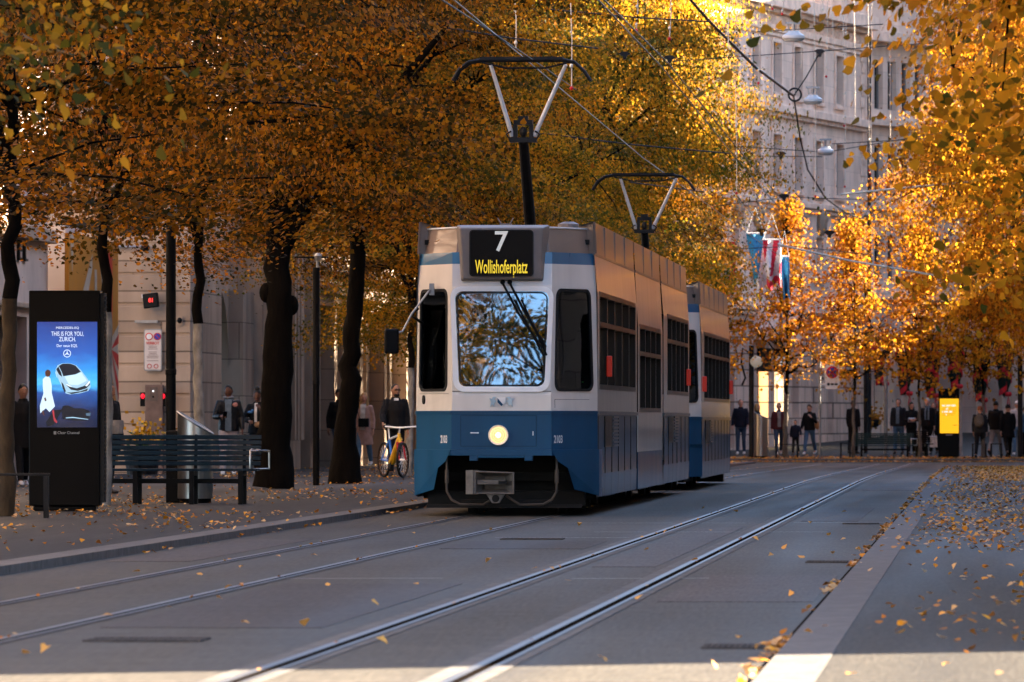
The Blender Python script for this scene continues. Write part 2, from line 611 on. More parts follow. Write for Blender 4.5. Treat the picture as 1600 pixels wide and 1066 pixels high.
def kerb(mb, x0, x1, y0, y1, h, m=0, L=1.6):
    y = y0
    while y < y1:
        e = min(y + L - 0.008, y1)
        za, zb = gz(y) + h, gz(e) + h
        i = len(mb.v)
        mb.v += [(x0, y, za - h - .1), (x1, y, za - h - .1), (x1, e, zb - h - .1), (x0, e, zb - h - .1), (x0, y, za), (x1, y, za), (x1, e, zb), (x0, e, zb)]
        for q in ((4, 5, 6, 7), (0, 1, 5, 4), (1, 2, 6, 5), (2, 3, 7, 6), (3, 0, 4, 7)):
            mb.f.append(tuple(i + k for k in q)); mb.m.append(m)
        y += L


HL, HR, HF = 0.068, 0.035, 0.1
mb = MB(); kerb(mb, XK_L - 0.3, XK_L, YA, 236, HL); struct(mb.build('kerb', M['kerb'], bevel=0.012))
mb = MB(); kerb(mb, XK_R + 0.03, XK_R + 0.30, YA, 205, HR); struct(mb.build('kerb', M['kerb']))
mb = MB(); strip(mb, XK_R - 0.015, XK_R + 0.03, YA, 205, 0.004); struct(mb.build('gutter', M['groove']))
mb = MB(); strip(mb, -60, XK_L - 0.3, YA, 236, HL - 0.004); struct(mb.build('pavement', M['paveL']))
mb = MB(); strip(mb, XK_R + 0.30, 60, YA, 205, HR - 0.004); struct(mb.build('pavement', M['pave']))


def fz(Y):
    """far pavement: rises gently to the house fronts"""
    return gz(250) + HF + max(0, Y - YF) * 0.0175


mb = MB()
mb.face([(-60, YF + .3, fz(YF)), (80, YF + .3, fz(YF)), (80, YF + 60, fz(YF + 60)), (-60, YF + 60, fz(YF + 60))])
struct(mb.build('pavement', M['pave']))
mb = MB()
for k in range(58):
    x = -30 + k * 1.6
    mb.box(x, x + 1.59, YF, YF + 0.3, gz(250) - .1, fz(YF))
struct(mb.build('kerb', M['kerb'], bevel=0.01))

# ---- rails: steel head, groove, lip, and the lighter filling strip beside them
RAILS = {'l': (-6.20, -5.16), 'r': (-3.33, -2.35)}
bed, head, grv = MB(), MB(), MB()
for key, xs in RAILS.items():
    for k, x in enumerate(xs):
        w0, w1 = (0.16, 0.13) if key == 'r' else (0.08, 0.07)
        gw = .052 if key == 'r' else .036
        strip(bed, x - w0, x + w1, YA, 236, 0.004)
        strip(head, x - 0.06, x - 0.012, YA, 236, 0.008)
        strip(head, x - .012 + gw, x - .012 + gw + 0.026, YA, 236, 0.008)
        strip(grv, x - 0.012, x - .012 + gw, YA, 236, 0.0075)
struct(bed.build('tram_track_bed', M['railbed']))
struct(head.build('tram_rails', M['steel']))
struct(grv.build('rail_grooves', M['groove']))

# ---- thin pale strips across the asphalt
random.seed(5)
mb = MB()
for px, py, L in ((1010, 818, 2.2), (1110, 832, 2.4), (900, 841, 1.6), (1330, 817, 1.3), (560, 905, 1.2), (1000, 905, 1.0)):
    g = GP(px, py)
    mb.face([(g.x - L / 2, g.y, .003), (g.x + L / 2, g.y + .2, .003), (g.x + L / 2, g.y + .26, .003), (g.x - L / 2, g.y + .07, .003)])
M['palestrip'] = pmat('pale_road_strip', (0.14, 0.12, 0.11), 0.4, var=0.2)  # paler than the asphalt around it
struct(mb.build('road_strips', M['palestrip']))

M['patch'] = asphalt_mat('repair_patch_asphalt', (0.045, 0.0375, 0.033))
M['patch2'] = asphalt_mat('older_patch_asphalt', (0.060, 0.050, 0.044))
for k, (xa, xb, ya, yb, mt) in enumerate(((-4.95, -3.7, 41, 52, 'patch'), (-3.1, -2.6, 58, 79, 'patch2'), (-2.1, -1.1, 47, 55, 'patch2'), (-2.1, -1.45, 84, 97, 'patch'), (-7.2, -6.5, 60, 71, 'patch2'), (-4.9, -3.6, 66, 70, 'patch'), (-2.0, -1.1, 120, 150, 'patch2'))):
    struct(MB().box(xa, xb, ya, yb, -.01, .0028).build('road_patch', M[mt]))
# ---- drain grates let into the road
GR = [(230, 1001, 0.62, 'broad drain grate in the road between the two tracks at the near left'),
      (1153, 1012, 0.36, 'small drain grate beside the leaf filled gutter in the foreground'),
      (832, 843, 0.60, 'drain grate in the road just in front of the tram'),
      (1292, 879, 0.34, 'small drain grate beside the right kerb further along the road'),
      (1345, 819, 0.4, 'farthest drain grate beside the right kerb')]
M['pit'] = pmat('grate_pit', (.03, .028, .027), .9, spec=0.0)
for px, py, wd, lab in GR:
    g = GP(px, py)
    t = thing('drain_grate', lab, 'drain grate', (g.x, g.y, 0.004), 0, 'drain grates in the road')
    mb = MB(); mb.box(-wd / 2, wd / 2, -.26, .26, -.03, 0.0); mb.build('pit', M['pit'], t)
    mb = MB()
    for k in range(12):
        x = -wd / 2 + wd * (k + .5) / 12
        mb.box(x - wd / 40, x + wd / 40, -.25, .25, -.01, .006)
    for y in (-.26, 0, .26): mb.box(-wd / 2, wd / 2, y - .012, y + .012, -.01, .007)
    mb.build('bars', M['grate'], t)

# ================================================================== BUILDINGS
M['sand'] = stone_mat('sandstone_ashlar', (0.42, 0.31, 0.225), bw=1.9, bh=0.62, joint=0.018, var=0.2, stain=0.3)
M['grey'] = stone_mat('grey_ashlar', (0.35, 0.265, 0.195), bw=0.8, bh=0.8, joint=0.012, var=0.16, stain=0.35)
M['greytrim'] = pmat('grey_stone_trim', (0.36, 0.265, 0.19), 0.85, var=0.25, scale=2, bump=0.3, stretch=(1, 1, .5))
M['bank'] = stone_mat('pink_limestone', (0.88, 0.68, 0.55), bw=1.3, bh=0.62, joint=0.008, var=0.1, stain=0.25, bump=0.3, jdark=0.7)
M['rust'] = stone_mat('banded_limestone', (0.72, 0.52, 0.40), bw=1.1, bh=0.58, joint=0.03, var=0.14, stain=0.25, bump=.8, jdark=0.35)
M['banktrim'] = pmat('limestone_trim', (0.88, 0.66, 0.52), 0.85, var=0.2, scale=2.5, bump=0.3)
M['ochre'] = pmat('ochre_panel', (0.42, 0.26, 0.1), 0.7, var=0.2, scale=2)
M['plaster'] = pmat('pale_plaster', (0.5, 0.4, 0.34), 0.85, var=0.15, scale=1.2, bump=0.1)
M['palepanel'] = pmat('pale_panel', (0.5, 0.45, 0.42), 0.6, var=0.1, scale=0.7)
M['bluepanel'] = pmat('blue_grey_panel', (0.16, 0.2, 0.26), 0.5, var=0.15)
M['wframe'] = pmat('window_frame_paint', (0.22, 0.21, 0.2), 0.5, var=0.1)
M['lit'] = emat('lit_shop_interior', (1.0, 0.70, 0.32), 3.0)
M['litwhite'] = emat('lit_shop_window', (1.0, 0.84, 0.58), 4.0)
M['blind'] = pmat('window_blind', (0.3, 0.31, 0.33), 0.5, var=0.2, scale=2)


def wall_open(mb, u0, u1, z0, z1, ops, depth=0.25, y=0.0, m=0, mr=None):
    """wall in the plane y (outside is -y) with openings (ua, ub, za, zb) and their reveals"""
    us = sorted({u0, u1} | {o[0] for o in ops} | {o[1] for o in ops})
    zs = sorted({z0, z1} | {o[2] for o in ops} | {o[3] for o in ops})
    for i in range(len(us) - 1):
        for k in range(len(zs) - 1):
            a, b, c, d = us[i], us[i + 1], zs[k], zs[k + 1]
            mu, mz = (a + b) / 2, (c + d) / 2
            if any(o[0] < mu < o[1] and o[2] < mz < o[3] for o in ops): continue
            mb.face([(a, y, c), (b, y, c), (b, y, d), (a, y, d)], m)
    mr = m if mr is None else mr
    for a, b, c, d in ops:
        e = y + depth
        mb.face([(a, y, c), (a, e, c), (a, e, d), (a, y, d)], mr)
        mb.face([(b, y, c), (b, y, d), (b, e, d), (b, e, c)], mr)
        mb.face([(a, y, d), (a, e, d), (b, e, d), (b, y, d)], mr)
        mb.face([(a, y, c), (b, y, c), (b, e, c), (a, e, c)], mr)


def window(parent, a, b, c, d, y, bars=1, cross=True, glass=None, frame=None, sill=None):
    """frame with glazing at depth y; children pane and sill"""
    mb = MB(); t = 0.06
    mb.box(a, a + t, y - .05, y + .02, c, d); mb.box(b - t, b, y - .05, y + .02, c, d)
    mb.box(a + t, b - t, y - .05, y + .02, c, c + t); mb.box(a + t, b - t, y - .05, y + .02, d - t, d)
    for k in range(bars):
        x = a + (b - a) * (k + 1) / (bars + 1)
        mb.box(x - .03, x + .03, y - .045, y + .02, c + t, d - t)
    if cross:
        zc = c + (d - c) * 0.68
        mb.box(a + t, b - t, y - .04, y + .02, zc - .025, zc + .025)
    f = mb.build('window', frame or M['wframe'], parent)
    mb = MB(); mb.box(a + .01, b - .01, y + .021, y + .03, c + .01, d - .01); mb.build('pane', glass or M['winglass'], f)
    if sill:
        mb = MB(); mb.box(a - .12, b + .12, -.12, y - .06, c - .14, c - .002); mb.build('sill', sill, f)
    return f


# ---------------- stone bank at the end of the street, running away to the right
A0, B0 = P(1151, 654, 262), P(1351, 654, 283)
du = Vector((B0.x - A0.x, B0.y - A0.y)); LB = du.length
rz = math.atan2(du.y, du.x)
zb0 = fz(262) - 0.02
bank = thing('bank_building', 'pale pink limestone building with four storeys of tall windows at the end of the street', 'building', (A0.x, A0.y, zb0), rz)


def uof(px, org=A0, d=du):
    """how far along a front seen at pixel column px"""
    r = ray(px, 654); n = d.normalized()
    # org + n*u = r*t
    det = r.x * (-n.y) + n.x * r.y
    t = (org.x * (-n.y) + n.x * org.y) / det
    return (r.x * t - org.x) * n.x + (r.y * t - org.y) * n.y


UL = uof(1035)
ops, wins = [], []
cols = [uof(p) for p in (1062, 1086, 1114, 1146, 1180, 1213, 1246, 1279, 1311)]
rowz = [(13.05, 14.85, 0.68), (9.6, 11.5, 0.68), (6.5, 7.9, 0.62)]
for u in cols:
    for c, d, hw in rowz:
        o = (u - hw, u + hw, c, d); ops.append(o); wins.append(o)
# ground floor: lit shop doorways and dark openings
gops = []
for p, hw, c, d, kind in ((1071, .9, .1, 3.3, 'd'), (1105, .9, .1, 3.3, 'd'), (1140, .75, .1, 3.3, 'd'), (1192, .85, .1, 3.6, 'l'), (1217, .75, .1, 3.6, 'l'), (1243, .55, 1.2, 3.4, 'd'), (1272, .5, .9, 4.0, 'p'), (1298, .5, .6, 4.0, 'p'), (1336, .5, 1.2, 3.0, 'd')):
    u = uof(p); gops.append((u - hw, u + hw, c, d, kind))
mb = MB()
wall_open(mb, UL, LB, 5.2, 18.6, ops, 0.32, 0.0, 0, 0)
wall_open(mb, UL, LB, -0.3, 5.2, [g[:4] for g in gops], 0.5, 0.0, 1, 1)
mb.face([(UL, 0, 18.6), (LB, 0, 18.6), (LB, 14, 18.6), (UL, 14, 18.6)], 0)
mb.face([(LB, 0, -.3), (LB, 14, -.3), (LB, 14, 18.6), (LB, 0, 18.6)], 0)
mb.face([(UL, 0, -.3), (UL, 0, 18.6), (UL, 14, 18.6), (UL, 14, -.3)], 0)
mb.face([(UL, 14, -.3), (UL, 14, 18.6), (LB, 14, 18.6), (LB, 14, -.3)], 0)
mb.build('wall', [M['bank'], M['rust']], bank)
for i, (a, b, c, d) in enumerate(wins):
    random.seed(i)
    window(bank, a, b, c, d, 0.26, bars=1, cross=True, glass=M['winglass'] if random.random() < .45 else M['blind'], sill=None)
for a, b, c, d, kind in gops:
    if kind == 'l':
        f = window(bank, a, b, c, d, 0.42, bars=1, cross=False, glass=M['litwhite'] if a > uof(1186) else M['lit'], frame=M['black'])
        mb = MB(); mb.box(a - .12, b + .12, -.1, -.004, d - .75, d + .1); mb.build('fascia', M['black'], f)
    elif kind == 'p':
        mb = MB(); mb.box(a, b, 0.4, 0.49, c, d); mb.build('panel', M['bluepanel'], bank)
    else:
        window(bank, a, b, c, d, 0.42, bars=0, cross=False, frame=M['black'])
# cornices and bands, proud of the wall
mb = MB()
for z, h, p in ((5.2, .3, .22), (9.05, .22, .2), (12.45, .3, .28), (15.35, .25, .16), (16.3, .5, .55), (18.6, .35, .7)):
    mb.box(UL, LB + .1, -p, -.004, z - h / 2, z + h / 2)
    mb.box(UL, LB + .05, -p * .55, -.005, z - h / 2 - .16, z - h / 2 - .004)
mb.build('cornice', M['banktrim'], bank, bevel=.03)
mb = MB()      # frieze of carved leaves under the top cornice
random.seed(3)
u = UL
while u < LB:
    mb.ell((u, -.02, 15.72 + random.uniform(-.04, .04)), .22, .12, .2, 8, 6); mb.ell((u + .2, -.02, 15.62), .1, .1, .26, 7, 5); u += .46
mb.build('carved_frieze', M['banktrim'], bank)
mb = MB()      # quoins by the corner
for k in range(30):
    z = 5.6 + k * .44; L = .75 if k % 2 else .5
    if z < 16: mb.box(LB - L, LB + .01, -.05, -.003, z, z + .4)
mb.build('quoins', M['banktrim'], bank, bevel=.02)
for a, b, c, d in wins:      # window surrounds
    mb = MB()
    mb.box(a - .16, a - .002, -.07, -.003, c - .1, d + .12); mb.box(b + .002, b + .16, -.07, -.003, c - .1, d + .12)
    mb.box(a, b, -.07, -.003, d + .002, d + .16); mb.box(a - .2, b + .2, -.13, -.004, c - .22, c - .102)
    mb.build('window_surround', M['banktrim'], bank, bevel=.015)
for p in (1148, 1180, 1213, 1246, 1279, 1311):       # carved keystones above the lower windows
    u = uof(p); mb = MB()
    mb.ell((u, -.12, 8.45), .3, .22, .5, 10, 8); mb.ell((u, -.25, 8.6), .16, .14, .2, 8, 6); mb.box(u - .26, u + .26, -.18, -.004, 8.9, 9.02)
    mb.build('carved_keystone', M['greytrim'], bank, smooth=True)
mb = MB()
mb.tube([(LB + .12, -.16, 0), (LB + .12, -.16, 16)], .075, 8)
mb.build('drainpipe', M['darkmetal'], bank)
for p in (1187, 1216):       # stone gables over two doorways
    u = uof(p); mb = MB()
    mb.face([(u - .95, -.75, 4.35), (u + .95, -.75, 4.35), (u, -.75, 5.85)])
    mb.box(u - .95, u + .95, -.72, -.01, 4.0, 4.34)
    for s in (-1, 1):
        i0 = len(mb.v)
        mb.obox((u + s * .52, -.42, 5.13), 1.85, .95, .13, (0, s * R(57.5), 0))
    g = mb.build('gable', M['banktrim'], bank)
    mb = MB(); mb.face([(u - .42, -.762, 4.6), (u + .42, -.762, 4.6), (u, -.762, 5.3)]); mb.build('painted_recess', M['darkmetal'], g)  # flat dark triangle; the shade of a hollow is put into its colour
t = text('shop_lettering', 'COS', .5, emat('white_letters', (.8, .85, .9), .12, (.6, .6, .6)), bank, (uof(1217), -.12, 3.22), sx=1.9, extrude=.02)
mb = MB(); mb.box(-.9, .9, 0, .08, -.25, .25)
# ---------------- arcade building further right, round the bend
A1 = P(1353, 654, 285); ang = R(24)
du1 = Vector((math.sin(ang), math.cos(ang)))
rz1 = math.atan2(du1.y, du1.x)
za = fz(282)
arc = thing('arcade_building', 'stone building with a ground floor arcade hung with dark garlands', 'building', (A1.x, A1.y, za), rz1)


def uof1(px): return uof(px, A1, du1)


pil = [uof1(p) for p in (1362, 1405, 1447, 1490, 1532, 1572, 1612, 1650, 1690)]
U1 = pil[-1]
ops = []
wins1 = []
for i in range(len(pil) - 1):
    c0 = (pil[i] + pil[i + 1]) / 2
    for s in (-.62, .62):
        for c, d in ((12.8, 14.7), (9.4, 11.4), (6.1, 7.9)):
            o = (c0 + s - .4, c0 + s + .4, c, d); ops.append(o); wins1.append(o)
mb = MB()
wall_open(mb, -.4, U1, 5.6, 18.6, ops, .3, 0, 0, 0)
# arches between the pillars
for i in range(len(pil) - 1):
    a, b = pil[i] + .42, pil[i + 1] - .42
    r = (b - a) / 2; n = 12; zs = 3.5
    cx = (a + b) / 2
    arcp = [(cx - r * math.cos(math.pi * k / n), zs + r * 0.9 * math.sin(math.pi * k / n)) for k in range(n + 1)]
    for k in range(n):
        (x0, z0), (x1, z1) = arcp[k], arcp[k + 1]
        mb.face([(x0, 0, z0), (x1, 0, z1), (x1, 0, 5.6), (x0, 0, 5.6)], 0)
        mb.face([(x0, 0, z0), (x0, 1.2, z0), (x1, 1.2, z1), (x1, 0, z1)], 0)
    mb.box(pil[i] - .42 + .001, pil[i] + .42, -.0, 1.2, -.4, 5.599)
mb.face([(-.4, 3.0, -.4), (U1, 3.0, -.4), (U1, 3.0, 5.6), (-.4, 3.0, 5.6)], 0)
mb.face([(-.4, 0, 18.6), (U1, 0, 18.6), (U1, 12, 18.6), (-.4, 12, 18.6)], 0)
mb.face([(U1, 0, -.4), (U1, 12, -.4), (U1, 12, 18.6), (U1, 0, 18.6)], 0)
mb.face([(-.4, 12, -.4), (-.4, 0, -.4), (-.4, 0, 18.6), (-.4, 12, 18.6)], 0)
mb.build('wall', M['bank'], arc)
mb = MB()
for z, h, p in ((5.55, .3, .3), (9.0, .25, .2), (12.3, .3, .3), (15.6, .4, .5)):
    mb.box(-.4, U1, -p, -.004, z - h / 2, z + h / 2)
for u in pil: mb.box(u - .5, u + .5, -.1, -.003, 3.35, 3.55); mb.box(u - .52, u + .52, -.12, -.003, -.4, .5)
mb.build('cornice', M['banktrim'], arc, bevel=.02)
for a, b, c, d in wins1[:36]:
    window(arc, a, b, c, d, .24, bars=1)
for i, p in enumerate((1383, 1427, 1545, 1590)):
    u = uof1(p); f = MB().box(u - .75, u + .75, 2.9, 2.99, .5, 2.6).build('shop_window', M['bluepanel'] if i else emat('pale_lit_shop_window', (.35, .5, .6), .35), arc)
t = thing('hanging_basket', 'round basket of orange flowers in front of a pale blue shop window', 'flower basket', (0, 0, 0))
g = P(1366, 651, 283.5); t.location = g
mb = MB(); random.seed(9)
for k in range(90):
    a = random.gauss(0, .22); b = random.gauss(0, .2); c = random.gauss(0, .22)
    mb.ell((a, b, c), .06, .06, .05, 6, 4)
stuff(mb.build('flowers', pmat('orange_flowers', (.5, .2, .02), .8, var=.5, scale=9), t))
mb = MB(); mb.lathe([(.06, -.42), (.2, -.34), (.27, -.2), (.28, -.12)], n=12); mb.build('basket', M['darkmetal'], t)
mb = MB(); mb.tube([(0, 0, .1), (0, 0, 1.6)], .012, 5); mb.build('chain', M['darkmetal'], t)

# garlands: dark fir ropes wound with red ribbon, one pair of tails at each pillar
M['fir'] = pmat('fir_green', (0.012, 0.018, 0.012), .9, var=.5, scale=20)
M['ribbon'] = pmat('red_ribbon', (.62, .02, .025), .45, var=.25, scale=6)
gl = ['garland at the pillar beside the drainpipe', 'garland hanging above the man and woman behind the bench', 'garland hanging behind the second slim tree',
      'garland hanging above the yellow advert pillar', 'garland hanging right of the yellow advert pillar', 'garland hanging above the group at the right edge']
gp = [(1371, 600), (1408, 615), (1449, 618), (1487, 603), (1527, 625), (1566, 615)]
for i, ((px, pb), lb) in enumerate(zip(gp, gl)):
    Yg = 282.2
    top = P(px, 528, Yg); bot = P(px, pb, Yg)
    t = thing('garland', 'dark fir ' + lb + ', wound with red ribbon', 'garland', (top.x, A1.y + du1.y * uof1(px) * .98 - .9, bot.z), rz1, 'fir garlands on the arcade')
    Lz = top.z - bot.z
    rnd = random.Random(i)
    green, rib = MB(), MB()
    for s in (-1, 1):
        pts = [Vector((s * (.55 - .42 * k / 9) + .05 * math.sin(k * 1.3 + i), -.12 + .03 * math.sin(k), Lz - Lz * k / 9)) for k in range(10)]
        if s > 0 and i in (0,): pts = pts[:8]
        green.tube(pts, [(.15 + .03 * math.sin(k * 2.1)) for k in range(len(pts))], 8)
        for p in pts:
            for q in range(14):
                a = rnd.uniform(0, 6.28); l = rnd.uniform(.12, .2)
                d = Vector((math.cos(a) * l, -abs(math.sin(a)) * l * .8, rnd.uniform(-.18, .06)))
                e = Vector((-d.z, 0, d.x)).normalized() * .02
                green.face([p + e, p - e, p + d - e * .3, p + d + e * .3])
        n = 44
        for k in range(n - 1):
            def rp(f, w):
                c = pts[0].lerp(pts[-1], f); idx = f * (len(pts) - 1); j = min(int(idx), len(pts) - 2); c = pts[j].lerp(pts[j + 1], idx - j)
                g = f * 2.6 * 2 * math.pi * s
                return c + Vector((math.cos(g) * .2, math.sin(g) * .2, w))
            rib.face([rp(k / n, -.12), rp((k + 1) / n, -.12), rp((k + 1) / n, .12), rp(k / n, .12)])
    green.build('fir_rope', M['fir'], t)
    rib.build('ribbon', M['ribbon'], t, recalc=False)
    mb = MB()
    for s in (-1, 1):
        mb.ell((s * .14, -.3, .02), .14, .07, .1, 10, 6)
        mb.face([(s * .03, -.3, 0), (s * .2, -.31, -.45), (s * .06, -.33, -.5), (0, -.3, -.05)])
    mb.ell((0, -.33, .02), .06, .06, .06, 8, 6)
    mb.build('bow', M['ribbon'], t, smooth=True)

# ---------------- left side of the street (front on the plane x = -17.4)
XF = -17.4
ZP = HL
# long grey building with piers: starts at the stepped pilasters, runs to the end of the street
gb = thing('grey_stone_building', 'grey stone building with stepped pilasters and narrow piers behind the tree row', 'building', (XF, 162, ZP), R(90))
# local x = along the street (Y-162), local -y = towards the street
LG = 112.0
ops = []
for k in range(9):
    u = 22 + k * 8.0
    ops.append((u + .9, u + 7.0, .45, 3.75))
up = []
for k in range(26):
    u = 1.2 + k * 4.0
    for c in (6.6, 10.0): up.append((u, u + 1.5, c, c + 2.1))
mb = MB()
wall_open(mb, 0, LG, -.3, 4.6, ops, .7, 0, 0, 0)
wall_open(mb, 0, LG, 4.6, 13, up, .3, 0, 0, 0)
mb.face([(0, 0, 13), (LG, 0, 13), (LG, 12, 13), (0, 12, 13)])
mb.face([(LG, 0, -.3), (LG, 12, -.3), (LG, 12, 13), (LG, 0, 13)])
mb.face([(0, 12, -.3), (0, 0, -.3), (0, 0, 13), (0, 12, 13)])
for a, b, c, d in ops: mb.face([(a, .7, c), (b, .7, c), (b, .7, d), (a, .7, d)])
mb.build('wall', M['grey'], gb)
for k in range(10):     # piers
    u = 21.6 + k * 8.0
    MB().box(u, u + .85, -.42, -.003, -.3, 4.0).build('pier', M['grey'], gb)
    MB().box(u + 4.0, u + 4.6, -.25, .69, .46, 3.74).build('pier', M['grey'], gb)
mb = MB()
mb.box(21, LG, -.55, -.004, 4.35, 4.62); mb.box(21, LG, -.42, -.005, 4.02, 4.346); mb.box(21, LG, -.3, -.004, 5.0, 5.12); mb.box(0, LG, -.8, -.004, 12.5, 12.99)
mb.build('cornice', M['greytrim'], gb, bevel=.02)
mb = MB()
for a, b, c, d in ops:
    mb.box(a + .01, (a + b) / 2 - .4, -.02, .5, d - .8, d - .004); mb.box((a + b) / 2 + .35, b - .01, -.02, .5, d - .8, d - .004)
mb.build('ochre_spandrels', M['ochre'], gb)
for i, (a, b, c, d) in enumerate(up[:52]):
    window(gb, a, b, c, d, .24, bars=1, sill=None)
# stepped pilasters at the near end: each step shows a narrow face to the camera
mb = MB()
steps = [(0.0, 1.45), (3.0, 1.22), (5.6, 1.0), (8.6, 1.22), (11.6, .96), (14.4, .72), (17.0, .95), (19.4, .6)]
for k, (u, p) in enumerate(steps):
    e = 21.0 if k == len(steps) - 1 else steps[k + 1][0] - .15
    mb.box(u, e, -p, -.003, -.3, 9.0 - .01 * k)
    for j in range(int((e - u) / .8)):
        mb.box(u + .15 + j * .8, u + .45 + j * .8, -p - .13, -p - .003, .6, 8.6)
mb.build('pilasters', M['greytrim'], gb)

# sandstone corner block standing forward, its end wall facing down the street
sb = thing('sandstone_building', 'warm sandstone corner building with deep horizontal joints and an arched passage', 'building', (PX(178, 150), 150, ZP), 0)
WS = PX(297, 150) - PX(178, 150)
mb = MB()
mb.box(-3.0, WS, 0, 6.2, -.3, 16)
mb.box(-3.0, WS - .25, 6.2, 11.9, 3.9, 16)
mb.build('wall', M['sand'], sb)
n = 10
mb = MB()      # far jamb and arch of the passage
mb.box(-3.0, WS + .12, 9.6, 11.9, -.3, 3.898)
for k in range(n):
    a0, a1 = math.pi * k / n, math.pi * (k + 1) / n
    y0, y1 = 7.9 - 1.7 * math.cos(a0), 7.9 - 1.7 * math.cos(a1)
    z0, z1 = 2.2 + 1.68 * math.sin(a0), 2.2 + 1.68 * math.sin(a1)
    mb.face([(WS - .2, y0, z0), (WS - .2, y1, z1), (WS - .2, y1, 3.89), (WS - .2, y0, 3.89)])
mb.build('arch', M['grey'], sb)
mb = MB()
for k in range(26):
    z = .35 + k * .62
    mb.box(-3.0, WS + .012, -.03, -.002, z + .03, z + .585)
mb.build('rusticated_blocks', M['sand'], sb, bevel=.02)

# shop front with the pale wall, left of the advert pillar
sh = thing('shop_building', 'pale plastered shop building with dark lettering at the left edge', 'building', (XF, 100, ZP), R(90))
mb = MB()
wall_open(mb, -60, 36.0, -.3, 18, [(20, 33.0, .1, 2.95), (-6, 14, .1, 2.95), (-30, -10, .1, 2.95)] + [(u, u + 1.6, z, z + 2.1) for u in range(-56, 34, 5) for z in (6.2, 9.8, 13.4)], .5, 0, 0, 0)
mb.face([(36, 0, -.3), (36, 12, -.3), (36, 12, 18), (36, 0, 18)]); mb.face([(-60, 0, 18), (36, 0, 18), (36, 12, 18), (-60, 12, 18)])
mb.build('wall', M['plaster'], sh)
window(sh, 20, 33.0, .1, 2.95, .35, bars=4, cross=False, frame=M['black'])
window(sh, -6, 14, .1, 2.95, .35, bars=5, cross=False, frame=M['black'])
mb = MB(); mb.box(-60, 36, -.18, -.003, 4.35, 4.6); mb.box(-60, 36, -.12, -.003, 3.1, 3.2); mb.build('cornice', M['greytrim'], sh, bevel=.02)
for u in (28.0, 23.0, 18.0, 13):
    for z in (6.2, 9.8): window(sh, u, u + 1.6, z, z + 2.1, .35)
lm = pmat('dark_letters', (.02, .018, .016), .5)
for ch, px0, px1 in (('C', 4, 14), ('E', 22, 29), ('L', 31, 38)):
    Yc = (17.35 * F / (1540 - px0) + 17.35 * F / (1540 - px1)) / 2; Wd = 17.35 * F / (1540 - px1) - 17.35 * F / (1540 - px0)
    zc = P((px0 + px1) / 2, 388 + (px0 + px1) / 2 * .2, Yc).z - ZP
    tx = text('wall_letter', ch, .52, lm, sh, (Yc - 100, -.03, zc), sx=1.9, extrude=.03)
# projecting dark canopy with fascia between shop and sandstone block
cp = thing('shop_canopy', 'dark flat canopy with brown fascia over the shop entrance', 'canopy', (PX(138, 141), 141, 0))
pz0, pz1 = P(138, 356, 141).z, P(138, 322, 141).z
hw = (PX(180, 141) - PX(92, 141)) / 2
mb = MB(); mb.box(-hw, hw, 0, 6, pz0, pz1); mb.build('soffit', M['darkmetal'], cp, bevel=.03)
mb = MB(); mb.box(-hw - .02, hw + .05, -.06, -.003, (pz0 + pz1) / 2 - .06, pz1 + .05); mb.build('fascia', M['greytrim'], cp)
# pale pier beside it
pr = thing('pale_pier', 'pale square shop pier with a blue grey side, left of the orange display', 'pier', (PX(62, 138), 138, ZP))
wp = PX(102, 138) - PX(62, 138)
mb = MB(); mb.box(0, wp, 0, 2.0, -.3, 4.75); mb.build('pier_face', M['palepanel'], pr)
mb = MB(); mb.box(PX(48, 138) - PX(62, 138), -.004, .05, 1.9, -.3, 4.75); mb.build('pier_side', M['bluepanel'], pr)
# orange display on the glass, seen along the street
bx = -17.0
Y0, Y1 = 17.0 * F / (1540 - 102), 17.0 * F / (1540 - 180)
bn = thing('shop_display', 'tall orange brown shop window display with pale chevrons and red and white rays', 'window display', (bx, Y0, ZP), R(90))
LD = Y1 - Y0
zt = P(102, 364, Y0).z - ZP
mb = MB(); mb.box(0, LD, 0, .08, .2, zt); mb.build('display_panel', pmat('orange_brown_film', (.48, .19, .02), .5, var=.12, scale=.6), bn)


def dq(mb, pts, y):      # fractions of width, metres of height (from the top)
    mb.face([(f * LD, y, zt - h) for f, h in pts])


cream, redm = MB(), MB()
dq(cream, [(.56, .05), (.66, .05), (.78, 1.35), (.78, 2.0)], -.004)
dq(cream, [(.62, 1.25), (.64, 1.2), (.86, 2.35), (.86, 2.95)], -.004)
dq(cream, [(.5, .6), (.55, .6), (.57, 3.1), (.53, 3.1)], -.005)
dq(cream, [(.28, 1.0), (.46, .3), (.46, .6), (.28, 1.6)], -.003)
dq(cream, [(.28, 2.6), (.44, 1.6), (.44, 2.2), (.28, 3.1)], -.003)
dq(cream, [(.82, 1.95), (1.0, 1.6), (1.0, 3.4), (.86, 2.55)], -.004)
dq(cream, [(.02, 0.02), (.1, .02), (.06, .75)], -.004)
cream.build('chevron_pattern', pmat('cream_film', (.5, .4, .3), .5), bn, recalc=False)
dq(redm, [(.74, .15), (.87, .25), (.87, 1.75), (.78, 1.75)], -.007)
for a, b in ((1.78, 1.98), (2.2, 2.5), (2.75, 3.1)): dq(redm, [(.84, 2.1), (1.0, a), (1.0, b)], -.008)
redm.build('red_rays', M['red'], bn, recalc=False)

# ---------------- right side of the street, outside the frame: heights and gaps set to shade the road; shows in the tram's paint
M['rightwall'] = stone_mat('warm_limestone', (.4, .33, .27), bw=1.3, bh=.6, joint=.01)


